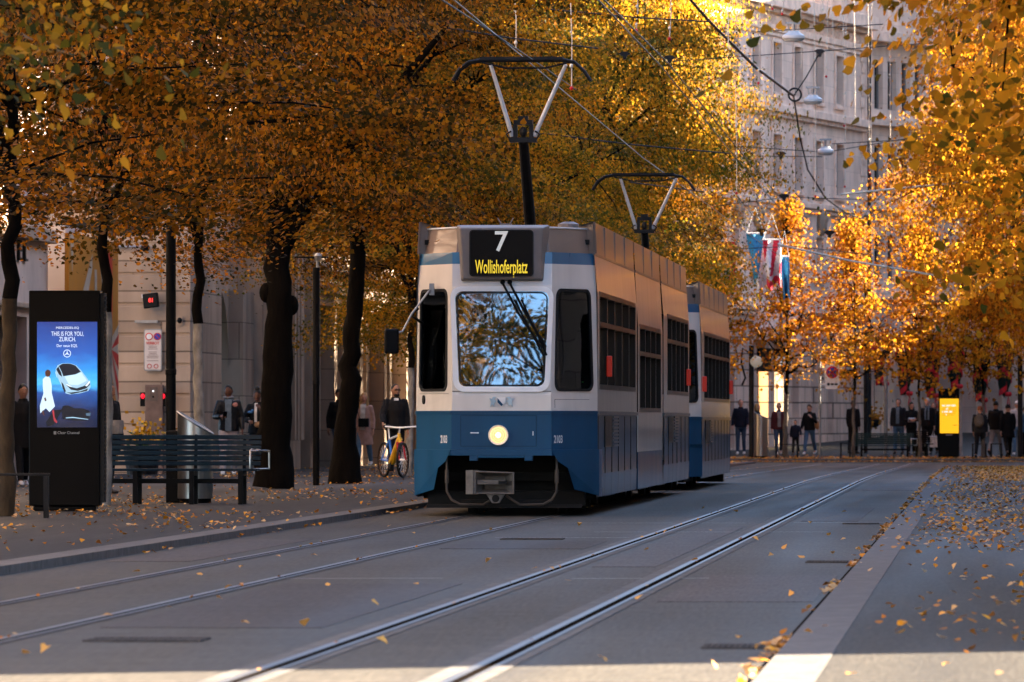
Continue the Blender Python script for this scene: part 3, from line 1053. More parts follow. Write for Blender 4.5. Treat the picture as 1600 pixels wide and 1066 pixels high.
def right_house(y0, y1, h, label, x=15.0, dep=6.0):
    t = thing('street_house', label, 'building', (x, y1, .03), R(-90))
    L = y1 - y0; ops = []; n = max(1, int(L / 4))
    for k in range(n):
        u = L * (k + .5) / n
        z = 5.0
        while z + 2.6 < h: ops.append((u - .7, u + .7, z, z + 2.0)); z += 3.4
        if n > 1: ops.append((u - 1.4, u + 1.4, .2, 3.3))
    mb = MB(); wall_open(mb, 0, L, -.3, h, ops, .35)
    mb.box(0, L, 1.0, dep, -.3, h - .01)
    mb.face([(0, 0, h), (L, 0, h), (L, 1.0, h), (0, 1.0, h)])
    mb.face([(0, 0, -.3), (0, 1, -.3), (0, 1, h), (0, 0, h)]); mb.face([(L, 0, -.3), (L, 0, h), (L, 1, h), (L, 1, -.3)])
    mb.build('wall', M['rightwall'], t)
    mb = MB()
    for a, b, c, d in ops: mb.box(a, b, .3, .36, c, d)
    mb.build('windows', M['winglass'], t)
    mb = MB(); mb.box(-.01, L + .01, -.4, -.004, h - .5, h - .1); mb.box(0, L, -.2, -.004, 3.9, 4.2); mb.build('cornice', M['banktrim'], t)


HOUSES = [(48.1, 100, 25.5, 'pale stone house with rows of windows on the right side of the street', 15, 6),
          (100.02, 150, 25.0, 'long pale stone house with rows of windows opposite the tram on the right', 15, 6),
          (150.02, 210, 26.5, 'tall pale stone house on the right side opposite the far left lindens', 15, 6),
          (210.02, 249, 14.3, 'low stone house on the right before the bend', 15, 6),
          (249.5, 260.4, 30.0, 'unseen narrow house at the bend, added to keep sun off the far kerb', 17, 3),  # bend houses are unseen, added and sized to steer the sun
          (260.5, 264.9, 16.0, 'unseen low block in the gap at the bend, added to trim the sunlight', 17, 3),
          (265.0, 317, 32.0, 'unseen very tall house beyond the bend, added to shade the bank building', 17, 3),
          (317.02, 350, 11.0, 'unseen low house past the very tall one, kept low to let sky light in', 17, 3)]
for y0, y1, h_, lab, x_, d_ in HOUSES: right_house(y0, y1, h_, lab, x_, d_)
# added behind the camera: two pale houses whose sunlit fronts bounce light onto the tram
right_house(-75, 39.5, 17, 'sunlit pale house behind the camera on the left, added to bounce light onto the tram', XF, 8)
bpy.data.objects[[o.name for o in bpy.data.objects if o.get('label', '').startswith('sunlit pale house')][0]].rotation_euler = (0, 0, R(90))
hb = bpy.data.objects[[o.name for o in bpy.data.objects if o.get('label', '').startswith('sunlit pale house')][0]]; hb.location = (XF, -75, .03)
right_house(0, 60, 15, 'pale house closing the street behind the camera, added to bounce light onto the tram', 0, 8)
hb = bpy.data.objects[[o.name for o in bpy.data.objects if o.get('label', '').startswith('pale house closing')][0]]; hb.location = (30, -100, .03); hb.rotation_euler = (0, 0, R(180))

right_house(0, 24, 14, 'plain pale house right of the arcade, unseen, added to hide bright sky from the tram side', 0, 6)  # added so the tram side mirrors a wall instead of bright sky
hb = bpy.data.objects[[o.name for o in bpy.data.objects if o.get('label', '').startswith('plain pale house right of')][0]]; hb.location = (4.6, 304, .1); hb.rotation_euler = (0, 0, R(20))
# ================================================================== TRAM
def paint(name, col, rough=.3, coat=.85, var=.11, streak=True):
    m = pmat(name, col, rough, coat=coat, var=var, scale=2.6, stretch=(1, 1, .2), bump=0.03, bscale=2.2, coat_rough=.06)
    return m


M['twhite'] = paint('tram_white', (.73, .68, .615))
M['tblue'] = pmat('tram_blue', (.005, .066, .15), .4, coat=.0, var=.14, scale=2.6, stretch=(1, 1, .2), spec=.25)
M['tblue2'] = paint('tram_light_blue', (.015, .13, .26))
M['tgrey'] = pmat('tram_roof_bronze', (.25, .185, .145), .4, var=.12, coat=.5, scale=1.2, stretch=(1, 1, .3))
M['tdest'] = pmat('destination_box_grey', (.2, .175, .16), .45, var=.1)
M['tglass'] = glass_mat('tram_side_glass', .07, (.3, .32, .32))
M['twind'] = glass_mat('tram_windscreen', .3, (.5, .56, .56))
M['tdark'] = pmat('tram_interior', (.012, .013, .014), .8)
M['teal'] = pmat('dashboard_teal', (.05, .12, .12), .5)
M['alu'] = pmat('aluminium', (.82, .83, .84), .35, metal=.25, var=.06)
M['framewhite'] = pmat('white_window_frame', (.86, .86, .85), .3, var=.04, coat=.3)
M['led'] = emat('amber_led', (1.0, .72, .03), 0.22)
M['digit'] = emat('white_digit', (.8, .82, .78), .1, (.5, .5, .48))
M['digitlow'] = pmat('white_numerals', (.8, .8, .8), .5)
M['lamp'] = emat('headlight_glow', (1.0, .62, .26), .42)
M['lampc'] = emat('headlight_bulb', (1.0, .9, .7), 1.2)
M['orange'] = emat('orange_marker', (1.0, .05, .01), .03, (.5, .02, .006))  # signals are unlit; a faint glow is put into the material
M['under'] = pmat('underframe', (.012, .011, .01), .75, var=.4)
M['bar'] = pmat('guard_bar_brown', (.07, .055, .042), .6, var=.3)
M['coupler'] = pmat('coupler_grey', (.15, .132, .115), .6, var=.3, scale=12)


def ring(z, hw_c, yc, hw, ys, yend):
    """plan outline of the nose at height z (left to right, front facets then the sides)"""
    return [(-hw, yend, z), (-hw, ys, z), (-hw_c, yc, z), (hw_c, yc, z), (hw, ys, z), (hw, yend, z)]


# z, half width of the middle panel, its y, half width of the body, y of the corner
NOSE = {0.73: (.61, -.05, 1.118, .97), 0.80: (.61, -.05, 1.118, .97), 0.801: (.60, 0.0, 1.1, 1.0), 1.265: (.60, 0.0, 1.1, 1.0), 1.266: (.595, .015, 1.1, 1.0), 1.45: (.59, .03, 1.1, 1.0),
        1.5: (.595, .045, 1.1, 1.0), 2.76: (.6, .13, 1.085, 1.03), 3.03: (.6, .16, 1.07, 1.05), 3.17: (.6, .175, 1.06, 1.06)}


def band(mb, za, zb, yend, m=0, sides=True, skip=()):
    a, b = ring(za, *NOSE[za], yend), ring(zb, *NOSE[zb], yend)
    for k in range(5):
        if not sides and k in (0, 4): continue
        if k in skip: continue
        mb.face([a[k], a[k + 1], b[k + 1], b[k]], m)


def npt(k, s, z):
    """point on facet k (1 left, 2 middle, 3 right) at fraction s across and height z"""
    zs = sorted(NOSE)
    lo = max(q for q in zs if q <= z + 1e-9); hi = min(q for q in zs if q >= z - 1e-9)
    f = 0 if hi == lo else (z - lo) / (hi - lo)
    A, B = ring(lo, *NOSE[lo], 9), ring(hi, *NOSE[hi], 9)
    pa = Vector(A[k]).lerp(Vector(B[k]), f); pb = Vector(A[k + 1]).lerp(Vector(B[k + 1]), f)
    return pa.lerp(pb, s)


def facet_nrm(k):
    a, b, c = npt(k, 0, 1.6), npt(k, 1, 1.6), npt(k, 0, 2.7)
    n = (b - a).cross(c - a).normalized()
    return n if n.y < 0 else -n


def facet_prism(k, pts, off0, off1, mb, m=0):
    """solid with outline pts=(s,z) on facet k between offsets off0 (inner) and off1 (outer)"""
    n = facet_nrm(k)
    i = len(mb.v); c = len(pts)
    for o in (off1, off0):
        mb.v += [tuple(npt(k, s, z) + n * o) for s, z in pts]
    mb.f.append(tuple(i + j for j in range(c))); mb.m.append(m)
    mb.f.append(tuple(i + c + j for j in reversed(range(c)))); mb.m.append(m)
    for j in range(c):
        q = (j + 1) % c
        mb.f.append((i + j, i + c + j, i + c + q, i + q)); mb.m.append(m)


def facet_ring(k, outer, inner, off0, off1, mb, m=0):
    n = facet_nrm(k); i = len(mb.v); c = len(outer)
    for pts, o in ((outer, off1), (inner, off1), (outer, off0), (inner, off0)):
        mb.v += [tuple(npt(k, s, z) + n * o) for s, z in pts]
    for j in range(c):
        q = (j + 1) % c
        for a, b in ((0, 1), (1, 3), (3, 2), (2, 0)):
            mb.f.append((i + a * c + j, i + a * c + q, i + b * c + q, i + b * c + j)); mb.m.append(m)


def facet_hole(k, inner, za, zb, mb, m=0):
    """facet between za and zb with a hole whose rounded outline is inner (same corner order as rrect)"""
    c = len(inner); q = c // 4
    cor = [(1, za), (1, zb), (0, zb), (0, za)]
    P3 = lambda s, z: tuple(npt(k, s, z))
    for j in range(4):
        for t in range(q - 1):
            mb.face([P3(*cor[j]), P3(*inner[j * q + t + 1]), P3(*inner[j * q + t])], m)
        a = inner[j * q + q - 1]; b = inner[((j + 1) % 4) * q]
        mb.face([P3(*cor[j]), P3(*cor[(j + 1) % 4]), P3(*b), P3(*a)], m)


def rr_s(x0, x1, z0, z1, r, wdt, xt0=None, xt1=None):
    """rrect in facet fractions: wdt = facet width in metres"""
    pts = rrect(x0 * wdt, x1 * wdt, z0, z1, r, 5, None if xt0 is None else xt0 * wdt, None if xt1 is None else xt1 * wdt)
    return [(x / wdt, z) for x, z in pts]


def tram_front(t, yend, full=True):
    fw = (npt(3, 1, 1.6) - npt(3, 0, 1.6)).length
    mw = 1.19
    win_m = rr_s(.065, .935, 1.555, 2.70, .09, mw, .03, .97)
    win_l = rr_s(.12, .84, 1.53, 2.70, .09, fw)
    win_r = rr_s(.10, .87, 1.53, 2.70, .09, fw, .12, .83)
    mb = MB()
    band(mb, 1.266, 1.45, yend, 0, sides=False); band(mb, 1.45, 1.5, yend, 0, sides=False)
    for k, wn in ((1, win_l), (2, win_m), (3, win_r)): facet_hole(k, wn, 1.5, 2.76, mb)
    band(mb, 2.76, 3.03, yend, 0, sides=False)
    mb.build('cab_shell', M['twhite'], t)
    mb = MB(); band(mb, 3.03, 3.17, yend, 0, sides=False); mb.build('blue_roof_stripe', M['tblue2'], t)
    mb = MB(); band(mb, .801, 1.265, yend, 0, sides=False); band(mb, 0.8, 0.801, yend, 0, sides=False); lo = mb.build('lower_front', M['tblue'], t)
    mb = MB()
    facet_prism(1, [(0, 1.235), (1, 1.235), (1, 1.262), (0, 1.262)], 0, .012, mb); facet_prism(2, [(0, 1.235), (1, 1.235), (1, 1.262), (0, 1.262)], 0, .012, mb)
    facet_prism(3, [(0, 1.235), (1, 1.235), (1, 1.262), (0, 1.262)], 0, .012, mb)
    mb.build('rubbing_strip', M['tblue'], lo)
    mb = MB(); band(mb, .73, .80, yend, 0, sides=False)
    mb.face(ring(.80, *NOSE[.80], yend)[1:5] + [(1.1, 1.2, .8), (-1.1, 1.2, .8)])
    for s in (-1, 1): mb.box(s * .33 - .05, s * .33 + .05, -.045, .02, .665, .735)
    mb.box(-.28, .28, -.05, 0, .70, .728)
    mb.build('bumper', M['tblue'], t, bevel=.008)
    # windscreen, side cab windows
    mb = MB(); facet_prism(2, win_m, -.012, -.006, mb); mb.build('windscreen', M['twind'], t)
    mb = MB(); facet_ring(2, rr_s(.012, .988, 1.492, 2.758, .13, mw, -.018, 1.018), win_m, -.02, .03, mb); mb.build('windscreen_frame', M['framewhite'], t, smooth=True)
    mb = MB(); facet_ring(2, rr_s(.077, .923, 1.565, 2.69, .088, mw, .042, .958), rr_s(.088, .912, 1.578, 2.677, .08, mw, .053, .947), -.01, .031, mb); mb.build('windscreen_seal', M['rubber'], t)
    for k, wn, o, a in ((1, win_l, .09, .87), (3, win_r, .07, .9)):
        mb = MB(); facet_prism(k, wn, -.012, -.006, mb); f = mb.build('cab_side_window', M['tglass'], t)
        out = rr_s(o, a, 1.5, 2.735, .11, fw) if k == 1 else rr_s(o, a, 1.5, 2.735, .11, fw, .09, .86)
        mb = MB(); facet_ring(k, out, wn, -.02, .012, mb); mb.build('rubber_seal', M['rubber'], f)
    # fairing above, standing back from the stripe
    mb = MB()
    T0, T1 = 3.172, 3.47
    a = [(-1.03, 1.12, T0), (-.56, .24, T0), (.56, .24, T0), (1.03, 1.12, T0)]
    b = [(-1.0, 1.16, T1), (-.54, .32, T1), (.54, .32, T1), (1.0, 1.16, T1)]
    for k in range(3): mb.face([a[k], a[k + 1], b[k + 1], b[k]])
    mb.face([(-1.0, 1.16, T1), (-.54, .32, T1), (.54, .32, T1), (1.0, 1.16, T1), (1.0, 2.2, T1), (-1, 2.2, T1)])
    for s in (-1, 1):      # the two horns where the side fairing starts
        mb.face([(s * 1.09, 1.03, T0), (s * .9, 1.1, T0), (s * .86, 1.12, T1 + .02), (s * 1.07, 1.05, 3.56)])
        mb.face([(s * .9, 1.1, T0), (s * .9, 2.2, T0), (s * .86, 2.2, T1), (s * .86, 1.12, T1 + .02)])
    fr = mb.build('roof_fairing', M['tgrey'], t, recalc=True)
    mb = MB(); mb.tube([(-1.0, 1.15, T1), (-.54, .3, T1), (.54, .3, T1), (1.0, 1.15, T1)], .012, 6); mb.build('gutter_edge', M['alu'], fr)
    # cab inside
    mb = MB(); mb.box(-1.0, 1.0, 1.9, 1.95, .9, 3.0); mb.face([(-1, 1.9, 2.98), (-.55, .25, 2.98), (.55, .25, 2.98), (1, 1.9, 2.98)]); mb.face([(-1, 1.9, 1.3), (-.55, .12, 1.3), (.55, .12, 1.3), (1, 1.9, 1.3)])
    for s in (-1, 1): mb.face([(s * 1.07, 1.05, 1.3), (s * 1.05, 1.9, 1.3), (s * 1.05, 1.9, 3), (s * 1.05, 1.06, 3)])
    cab = mb.build('cab_interior', M['tdark'], t)
    if full:
        mb = MB(); mb.box(-.55, .55, .16, .5, 1.3, 1.64); mb.box(-.3, .3, .25, .6, 1.64, 1.70)
        mb.build('dashboard', M['teal'], cab, bevel=.02)
        mb = MB(); mb.box(-.40, -.32, .2, .24, 1.645, 1.77); mb.build('route_card', pmat('yellow_card', (.45, .25, .03), .6), cab)
        mb = MB(); mb.box(-.46, -.415, .2, .24, 1.645, 1.75); mb.build('paper_card', M['white'], cab)
        mb = MB(); mb.box(-.25, .3, .95, 1.1, 1.3, 2.2); mb.ell((.02, 1.02, 2.28), .14, .06, .1); mb.build('driver_seat', pmat('seat_fabric', (.03, .05, .08), .9), cab, bevel=.04)
        mb = MB(); random.seed(2)
        for k in range(7): mb.ell((.84 + random.uniform(-.06, .06), .72 + random.uniform(-.03, .03), 1.60 + random.uniform(-.02, .04)), .05, .05, .035, 8, 6)
        mb.build('green_bundle', pmat('green_cloth', (.05, .5, .06), .6), cab)
        mb = MB(); mb.box(.64, .8, .6, .66, 1.545, 1.6); mb.build('folded_paper', M['palepanel'], cab, bevel=.01)


def dest_box(t):
    mb = MB()
    pts = [(-.47, 2.84), (.47, 2.84), (.5, 3.46), (-.5, 3.46)]
    back = [(-.53, 2.8), (.53, 2.8), (.56, 3.5), (-.56, 3.5)]
    mb.v += [(x, .02, z) for x, z in pts] + [(x * 1.0, .30, z) for x, z in back]
    for q in ((0, 1, 2, 3), (0, 4, 5, 1), (1, 5, 6, 2), (2, 6, 7, 3), (3, 7, 4, 0)): mb.f.append(q); mb.m.append(0)
    d = mb.build('destination_display', M['tdest'], t, bevel=.02)
    mb = MB(); mb.prism(rrect(-.375, .375, 2.885, 3.425, .035), -.0, .019); mb.build('screen', M['blackgloss'], d)
    mb = MB(); ring_prism(mb, rrect(-.385, .385, 2.875, 3.435, .045), rrect(-.37, .37, 2.89, 3.42, .03), -.008, .018); mb.build('screen_surround', M['rubber'], d)
    text('route_digit', '7', .34, M['digit'], d, (-.005, -.004, 3.285), sx=1.0, extrude=.002, bold=.004)
    text('destination_lettering', 'Wollishoferplatz', .17, M['led'], d, (0, -.004, 2.985), sx=.55, sy=1.35, extrude=.002, bold=.0015)


def pantograph(t, y, zb, zk, zt, lean):
    mb = MB()
    mb.box(-.35, .35, y + lean - .3, y + lean + .3, zb, zb + .12); mb.tube([(0, y + lean, zb + .1), (0, y, zk - .05)], [.075, .062], 12)
    p = mb.build('pantograph', M['darkmetal'], t, bevel=.01)
    mb = MB()
    mb.box(-.17, .17, y - .08, y + .08, zk - .08, zk - .02); mb.box(-.12, .12, y - .06, y + .06, zk + .14, zk + .2)
    for s in (-1, 1):
        mb.box(s * .1 - .025, s * .1 + .025, y - .05, y + .05, zk - .02, zk + .14); mb.tube([(s * .16, y - .06, zk - .05), (s * .21, y - .06, zk + .02), (s * .15, y - .06, zk + .06)], .012, 6)
    mb.ell((0, y - .02, zk + .05), .05, .05, .07, 8, 6); mb.box(-.06, .06, y - .05, y + .05, zk + .2, zk + .25)
    mb.build('knuckle', M['darkmetal'], p)
    mb = MB()
    for s, xt in ((-1, -.39), (1, .55)):
        mb.tube([(s * .14, y, zk), (xt, y - .3, zt - .06)], [.03, .024], 8)
    mb.build('upper_arms', M['alu'], p, smooth=True)
    mb = MB()
    for dy in (-.42, -.18):
        mb.tube([(-.86, y + dy, zt - .26), (-.78, y + dy, zt - .12), (-.66, y + dy, zt - .03), (-.5, y + dy, zt), (.5, y + dy, zt), (.66, y + dy, zt - .03), (.78, y + dy, zt - .14), (.86, y + dy, zt - .26)], .021, 8)
    mb.box(-.52, .52, y - .44, y - .38, zt + .0, zt + .035); mb.box(-.52, .52, y - .21, y - .15, zt, zt + .035)
    mb.tube([(-.5, y - .3, zt - .03), (-.2, y - .3, zt - .1), (.3, y - .3, zt - .1), (.6, y - .3, zt - .03)], .013, 6)
    mb.build('contact_bow', M['darkmetal'], p)


def side_section(t, y0, y1, kind, windows, joint=True, sides=(1, -1)):
    """straight body section; windows: list of (ya, yb, za, zb)"""
    for s in sides:
        X = 1.1
        mb = MB()
        zb, zm, zt = .22, 1.26, 3.17
        ops = sorted(windows)
        ws = MB()
        wall_open(ws, y0, y1, zm, zt, ops, .09, 0, 0, 1)
        up = MB()
        # local wall: u -> y, y -> inward
        up.v = [(s * (X - (0 if z < 2.7 else .085 * (z - 2.7)) - q * 1.0), u, z) for u, q, z in ws.v]; up.f = ws.f; up.m = ws.m
        o = up.build('upper_side', [M['twhite'], M['reveal']], t)
        mb = MB()
        m = 0
        if kind == 'low':      # the low floor middle: white down to half height
            mb.box(min(s * X, s * (X - .05)), max(s * X, s * (X - .05)), y0, y1, .72, zm)
            mb.build('skirt_upper', M['twhite'], t)
            mb = MB(); mb.box(min(s * X, s * (X - .05)), max(s * X, s * (X - .05)), y0, y1, zb, .718); mb.build('skirt', M['tblue2'] if 0 else M['tskirt'], t)
        else:
            mb.face([(s * X, y0, .5), (s * X, y1, .5), (s * X, y1, zm - .04), (s * X, y0, zm - .04)])
            mb.face([(s * X, y0, .5), (s * X, y1, .5), (s * (X - .012), y1, zb), (s * (X - .012), y0, zb)])
            sk = mb.build('skirt', M['tskirt'], t)
            n = int((y1 - y0) / 1.5)      # panel joints, hatch and grille
            for k in range(n + 1):
                mb = MB()
                y = y0 + .12 + (y1 - y0 - .24) * k / n
                mb.box(min(s * X, s * (X + .006)), max(s * X, s * (X + .006)), y - .035, y + .035, .5, zm - .06)
                mb.face([(s * (X + .004), y - .035, .5), (s * (X + .004), y + .035, .5), (s * (X - .006), y + .035, zb), (s * (X - .006), y - .035, zb)])
                mb.build('panel_joint', M['rubber'], sk)
            mb = MB()
            for k in range(9): mb.box(min(s * X, s * (X + .03)), max(s * X, s * (X + .03)), y0 + 3.4, y0 + 4.6, .82 + k * .045, .845 + k * .045)
            mb.build('grille', M['tstrip'], sk)
            mb = MB(); mb.box(min(s * X, s * (X + .012)), max(s * X, s * (X + .012)), y0 + 1.6, y0 + 3.2, .82, 1.2); mb.build('hatch', M['blackgloss'], sk)
            mb = MB(); mb.box(min(s * (X - .02), s * (X + .02)), max(s * (X - .02), s * (X + .02)), y0, y1, zm - .045, zm - .002); mb.build('rubbing_strip', M['tstrip'], sk)
        # windows
        gl = MB(); fr = MB()
        for a, b, c, d in ops:
            gl.box(*sorted((s * (X - .1), s * (X - .085))), a, b, c, d)
            x0, x1 = sorted((s * (X - .084), s * (X + .003)))
            fr.box(x0, x1, a - .029, a + .03, c - .04, d + .04); fr.box(x0, x1, b - .03, b + .029, c - .04, d + .04)
            fr.box(x0, x1, a + .031, b - .031, c - .04, c + .02); fr.box(x0, x1, a + .031, b - .031, d - .02, d + .04)
            zc = c + (d - c) * .68
            fr.box(x0, x1, a + .031, b - .031, zc - .03, zc + .03)
        f = fr.build('side_windows', M['tframe'], t)
        gl.build('panes', M['tsglass'], f)
        # roof fairing
        mb = MB()
        mb.face([(s * 1.06, y0, 3.172), (s * 1.06, y1, 3.172), (s * 1.045, y1, 3.56), (s * 1.045, y0, 3.56)])
        mb.face([(s * 1.045, y0, 3.56), (s * 1.045, y1, 3.56), (s * .86, y1, 3.5), (s * .86, y0, 3.5)])
        mb.build('side_fairing', M['tgrey'], t)
        mb = MB(); mb.box(*sorted((s * 1.045, s * 1.068)), y0, y1, 3.15, 3.178)
        n = int((y1 - y0) / 2.6)
        for k in range(1, n + 1):
            y = y0 + (y1 - y0) * k / (n + 1); mb.box(*sorted((s * 1.045, s * 1.063)), y - .02, y + .02, 3.178, 3.55)
        mb.build('fairing_joint', M['tstrip'], t)
    mb = MB(); mb.box(-1.04, 1.04, y0, y1, .42, .52); mb.box(-1.0, 1.0, y0 + .02, y1 - .02, 3.28, 3.34); mb.build('floor_and_roof', M['under'], t)


M['tskirt'] = pmat('tram_skirt_blue', (.012, .06, .125), .4, coat=.6, var=.15, scale=1.0, stretch=(1, 1, .2), coat_rough=.08)
M['tstrip'] = pmat('rubbing_strip_grey', (.12, .13, .14), .4, coat=.5)
M['tframe'] = pmat('tram_window_frame', (.010, .007, .005), .35, coat=.35, spec=.2)
M['reveal'] = pmat('window_reveal_rubber', (.006, .005, .005), .7, spec=.05)
M['tsglass'] = pmat('tram_pane', (.004, .004, .004), .1, var=.2, spec=.045)


def bellows(t, y0, y1):
    mb = MB()
    n = 6
    for k in range(n):
        a = y0 + (y1 - y0) * k / n; b = y0 + (y1 - y0) * (k + 1) / n
        w_ = 1.03 if k % 2 else .98
        mb.box(-w_, w_, a, b, .35, 3.3)
    mb.build('bellows', M['rubber'], t)


def marker(t, s, y, z):
    mb = MB(); mb.box(*sorted((s * 1.1, s * 1.165)), y - .06, y + .06, z - .13, z + .13); mb.build('turn_signal', M['orange'], t, bevel=.012)


def bogie(t, y):
    mb = MB()
    for yy in (y - .9, y + .9):
        for s in (-1, 1):
            mb.lathe([(.33, -.05), (.34, 0), (.34, .05), (.1, .07)], (s * .5, yy, .34), 20, ax='x')
    mb.box(-.75, .75, y - 1.3, y + 1.3, .3, .46)
    for s in (-1, 1): mb.box(s * .72 - .05, s * .72 + .05, y - 1.4, y + 1.4, .14, .4)
    mb.build('bogie', M['under'], t)


def rng_windows(y0, y1, n, c, d, gap=.06):
    w_ = (y1 - y0) / n
    return [(y0 + w_ * k + gap / 2, y0 + w_ * (k + 1) - gap / 2, c, d) for k in range(n)]


TX = -5.79
tram = thing('tram', 'blue and white articulated tram on route 7 with a lit headlamp, nearest to us', 'tram', (TX, 88.0, 0.0), 0)
tram_front(tram, 1.2)
dest_box(tram)
side_section(tram, 1.0, 11.1, 'std', rng_windows(1.45, 10.7, 5, 1.57, 2.68), sides=(1, -1))
bellows(tram, 11.1, 11.4)
side_section(tram, 11.4, 19.0, 'low', rng_windows(11.9, 18.4, 4, 1.30, 2.42))
bellows(tram, 19.0, 19.3)
side_section(tram, 19.3, 28.6, 'std', rng_windows(20.6, 28.2, 5, 1.57, 2.68))
mb = MB(); mb.box(-1.05, 1.05, 28.59, 28.64, .4, 3.3); mb.build('rear_wall', M['twhite'], tram)
for s in (1, -1):
    marker(tram, s, 3.2, 1.82); marker(tram, s, 27.6, 1.82)
for y in (3.2, 10.4, 20.2, 26.2): bogie(tram, y)
pantograph(tram, 4.2, 3.42, 4.72, 5.66, 1.6)
# lower corner skirts of the nose
for s in (-1, 1):
    mb = MB()
    a, b = npt(1 if s < 0 else 3, 0, .8), npt(1 if s < 0 else 3, 1, .8)
    if s > 0: inn, outp = a, b
    else: inn, outp = b, a
    i2 = inn.lerp(outp, .15)
    top = [(inn.x, inn.y - .01), (outp.x + s * .004, outp.y - .02)]
    def q(f, z): p = inn.lerp(outp, f); return (p.x + s * .005, p.y - .02, z)
    mb.face([q(-.02, .80), q(1, .80), q(1, .55), q(.33, .58), q(.12, .66)])
    mb.face([q(.33, .58), q(1, .55), (outp.x + s * .002, outp.y + .01, .24), (inn.lerp(outp, .47).x, inn.lerp(outp, .47).y + .06, .32)])
    mb.face([q(1, .8), (s * 1.105, 2.0, .8), (s * 1.105, 2.0, .55), q(1, .55)])
    mb.face([q(1, .55), (s * 1.105, 2.0, .55), (s * 1.1, 2.0, .22), (outp.x + s * .002, outp.y + .01, .24)])
    mb.build('corner_skirt', M['tblue'], tram, recalc=True)
mb = MB(); mb.box(-1.03, 1.03, 1.25, 1.3, .2, .79); mb.box(-.95, .95, .9, 1.2, .12, .3); mb.build('underframe', M['under'], tram)
mb = MB(); mb.box(-.92, .95, .25, .32, .10, .14); mb.box(-.5, -.12, .2, .3, .16, .2); mb.box(.2, .58, .2, .3, .16, .2); mb.build('lifeguard_board', M['under'], tram)
mb = MB()
for s in (-1, 1):
    mb.tube([(s * .66, .1, .72), (s * .66, .06, .3), (s * .6, .04, .2), (s * .5, .03, .145), (s * .22, .03, .14), (s * .05, .05, .25)], .015, 8)
    mb.tube([(s * .66, .08, .56), (s * .66, .07, .4)], .024, 8)
mb.build('guard_bar', M['bar'], tram, smooth=True)
# coupler: open box with slanted sides
mb = MB()
ox = -.08
o4 = [(-.25 + ox, .27), (.24 + ox, .27), (.24 + ox, .53), (-.25 + ox, .55)]
i4 = [(-.13 + ox, .33), (.12 + ox, .33), (.12 + ox, .48), (-.13 + ox, .48)]
ring_prism(mb, o4, [(x * .93 + .0, z) for x, z in [(-.24 + ox, .285), (.235 + ox, .285), (.235 + ox, .515), (-.24 + ox, .53)]], -.10, -.08)
for k in range(4):
    q = (k + 1) % 4
    mb.face([(o4[k][0] * .95, -.085, o4[k][1]), (o4[q][0] * .95, -.085, o4[q][1]), (i4[q][0], .12, i4[q][1]), (i4[k][0], .12, i4[k][1])])
mb.face([(x, .121, z) for x, z in i4])
mb.obox((-.27 + ox, -.02, .41), .1, .16, .29, (0, 0, R(-20)))
mb.obox((-.04 + ox, -.02, .41), .34, .1, .055)
mb.prism([(-.1 + ox, .27), (.13 + ox, .27), (.06 + ox, .16), (-.03 + ox, .16)], -.06, -.02)
cp_ = mb.build('coupler', M['coupler'], tram, bevel=.006)
mb = MB(); mb.lathe([(.045, -.062), (.05, -.02)], (.015 + ox, 0, .215), 14, ax='y'); mb.obox((.1 + ox, -.05, .41), .1, .1, .04); mb.build('hook', M['under'], cp_)
# headlight
mb = MB(); mb.lathe([(.085, -.015), (.118, -.05), (.122, -.03), (.118, 0)], (-.035, 0, .975), 28, ax='y'); h = mb.build('headlight', M['alu'], tram, smooth=True)
mb = MB(); mb.ell((-.035, -.03, .975), .098, .03, .098, 20, 10); mb.build('lens', M['lamp'], h, smooth=True)
mb = MB(); mb.ell((-.035, -.055, .975), .03, .02, .03, 10, 8); mb.build('bulb', M['lampc'], h)
for rr_ in (.05, .074):
    mb = MB(); mb.torus((-.035, -.052 if rr_ < .06 else -.046, .975), rr_, .004, 24, 6); mb.build('lens_ring', pmat('amber_lens_ring', (.3, .16, .05), .3), h, smooth=True)
# front hatch line, handles, numbers, crest
mb = MB()
for x0, x1, z0, z1 in ((-.49, .42, .84, .844), (-.49, .42, 1.204, 1.208), (-.49, -.486, .844, 1.204), (.416, .42, .844, 1.204)): mb.box(x0, x1, -.002, .002, z0, z1)
mb.build('hatch_outline', M['black'], tram)
mb = MB(); mb.tube([(-.37, -.03, 1.0), (-.27, -.03, 1.0)], .009, 6); mb.box(-.365, -.355, -.03, 0, .99, 1.01); mb.box(-.285, -.275, -.03, 0, .99, 1.01); mb.build('hatch_handle', M['alu'], tram); MB().box(.375, .385, -.012, 0, .97, 1.02).build('hatch_lock', M['alu'], tram)
for k, s in ((1, .8), (3, .14)):
    p = npt(k, s, .92); n = facet_nrm(k)
    rot = (math.pi / 2, 0, math.atan2(n.x, -n.y))
    text('fleet_number', '2103', .13, M['digitlow'], tram, p + n * .006, rot, sx=.78, extrude=.001, bold=.002)
mb = MB()
cz = 1.375; y = .0
sh_ = [(-.05, cz + .05), (-.05, cz - .01), (0, cz - .06), (.05, cz - .01), (.05, cz + .05)]
mb.prism(sh_, y - .004, y + .03)
mb.face([(-.047, y - .006, cz + .045), (-.047, y - .006, cz - .008), (0, y - .006, cz - .055), (.02, y - .006, cz - .035)], 1)
for s in (-1, 1):      # supporters
    pts = [(s * .062, cz + .055), (s * .10, cz + .06), (s * .115, cz + .03), (s * .145, cz + .045), (s * .125, cz - .005), (s * .135, cz - .06), (s * .11, cz - .03), (s * .09, cz - .06), (s * .08, cz - .01), (s * .062, cz + .0), (s * .085, cz + .03)]
    mb.prism(pts if s > 0 else pts[::-1], y - .003, y + .03, 2)
mb.build('city_crest', [M['white'], M['tblue'], pmat('crest_line_blue', (.42, .55, .62), .5)], tram)
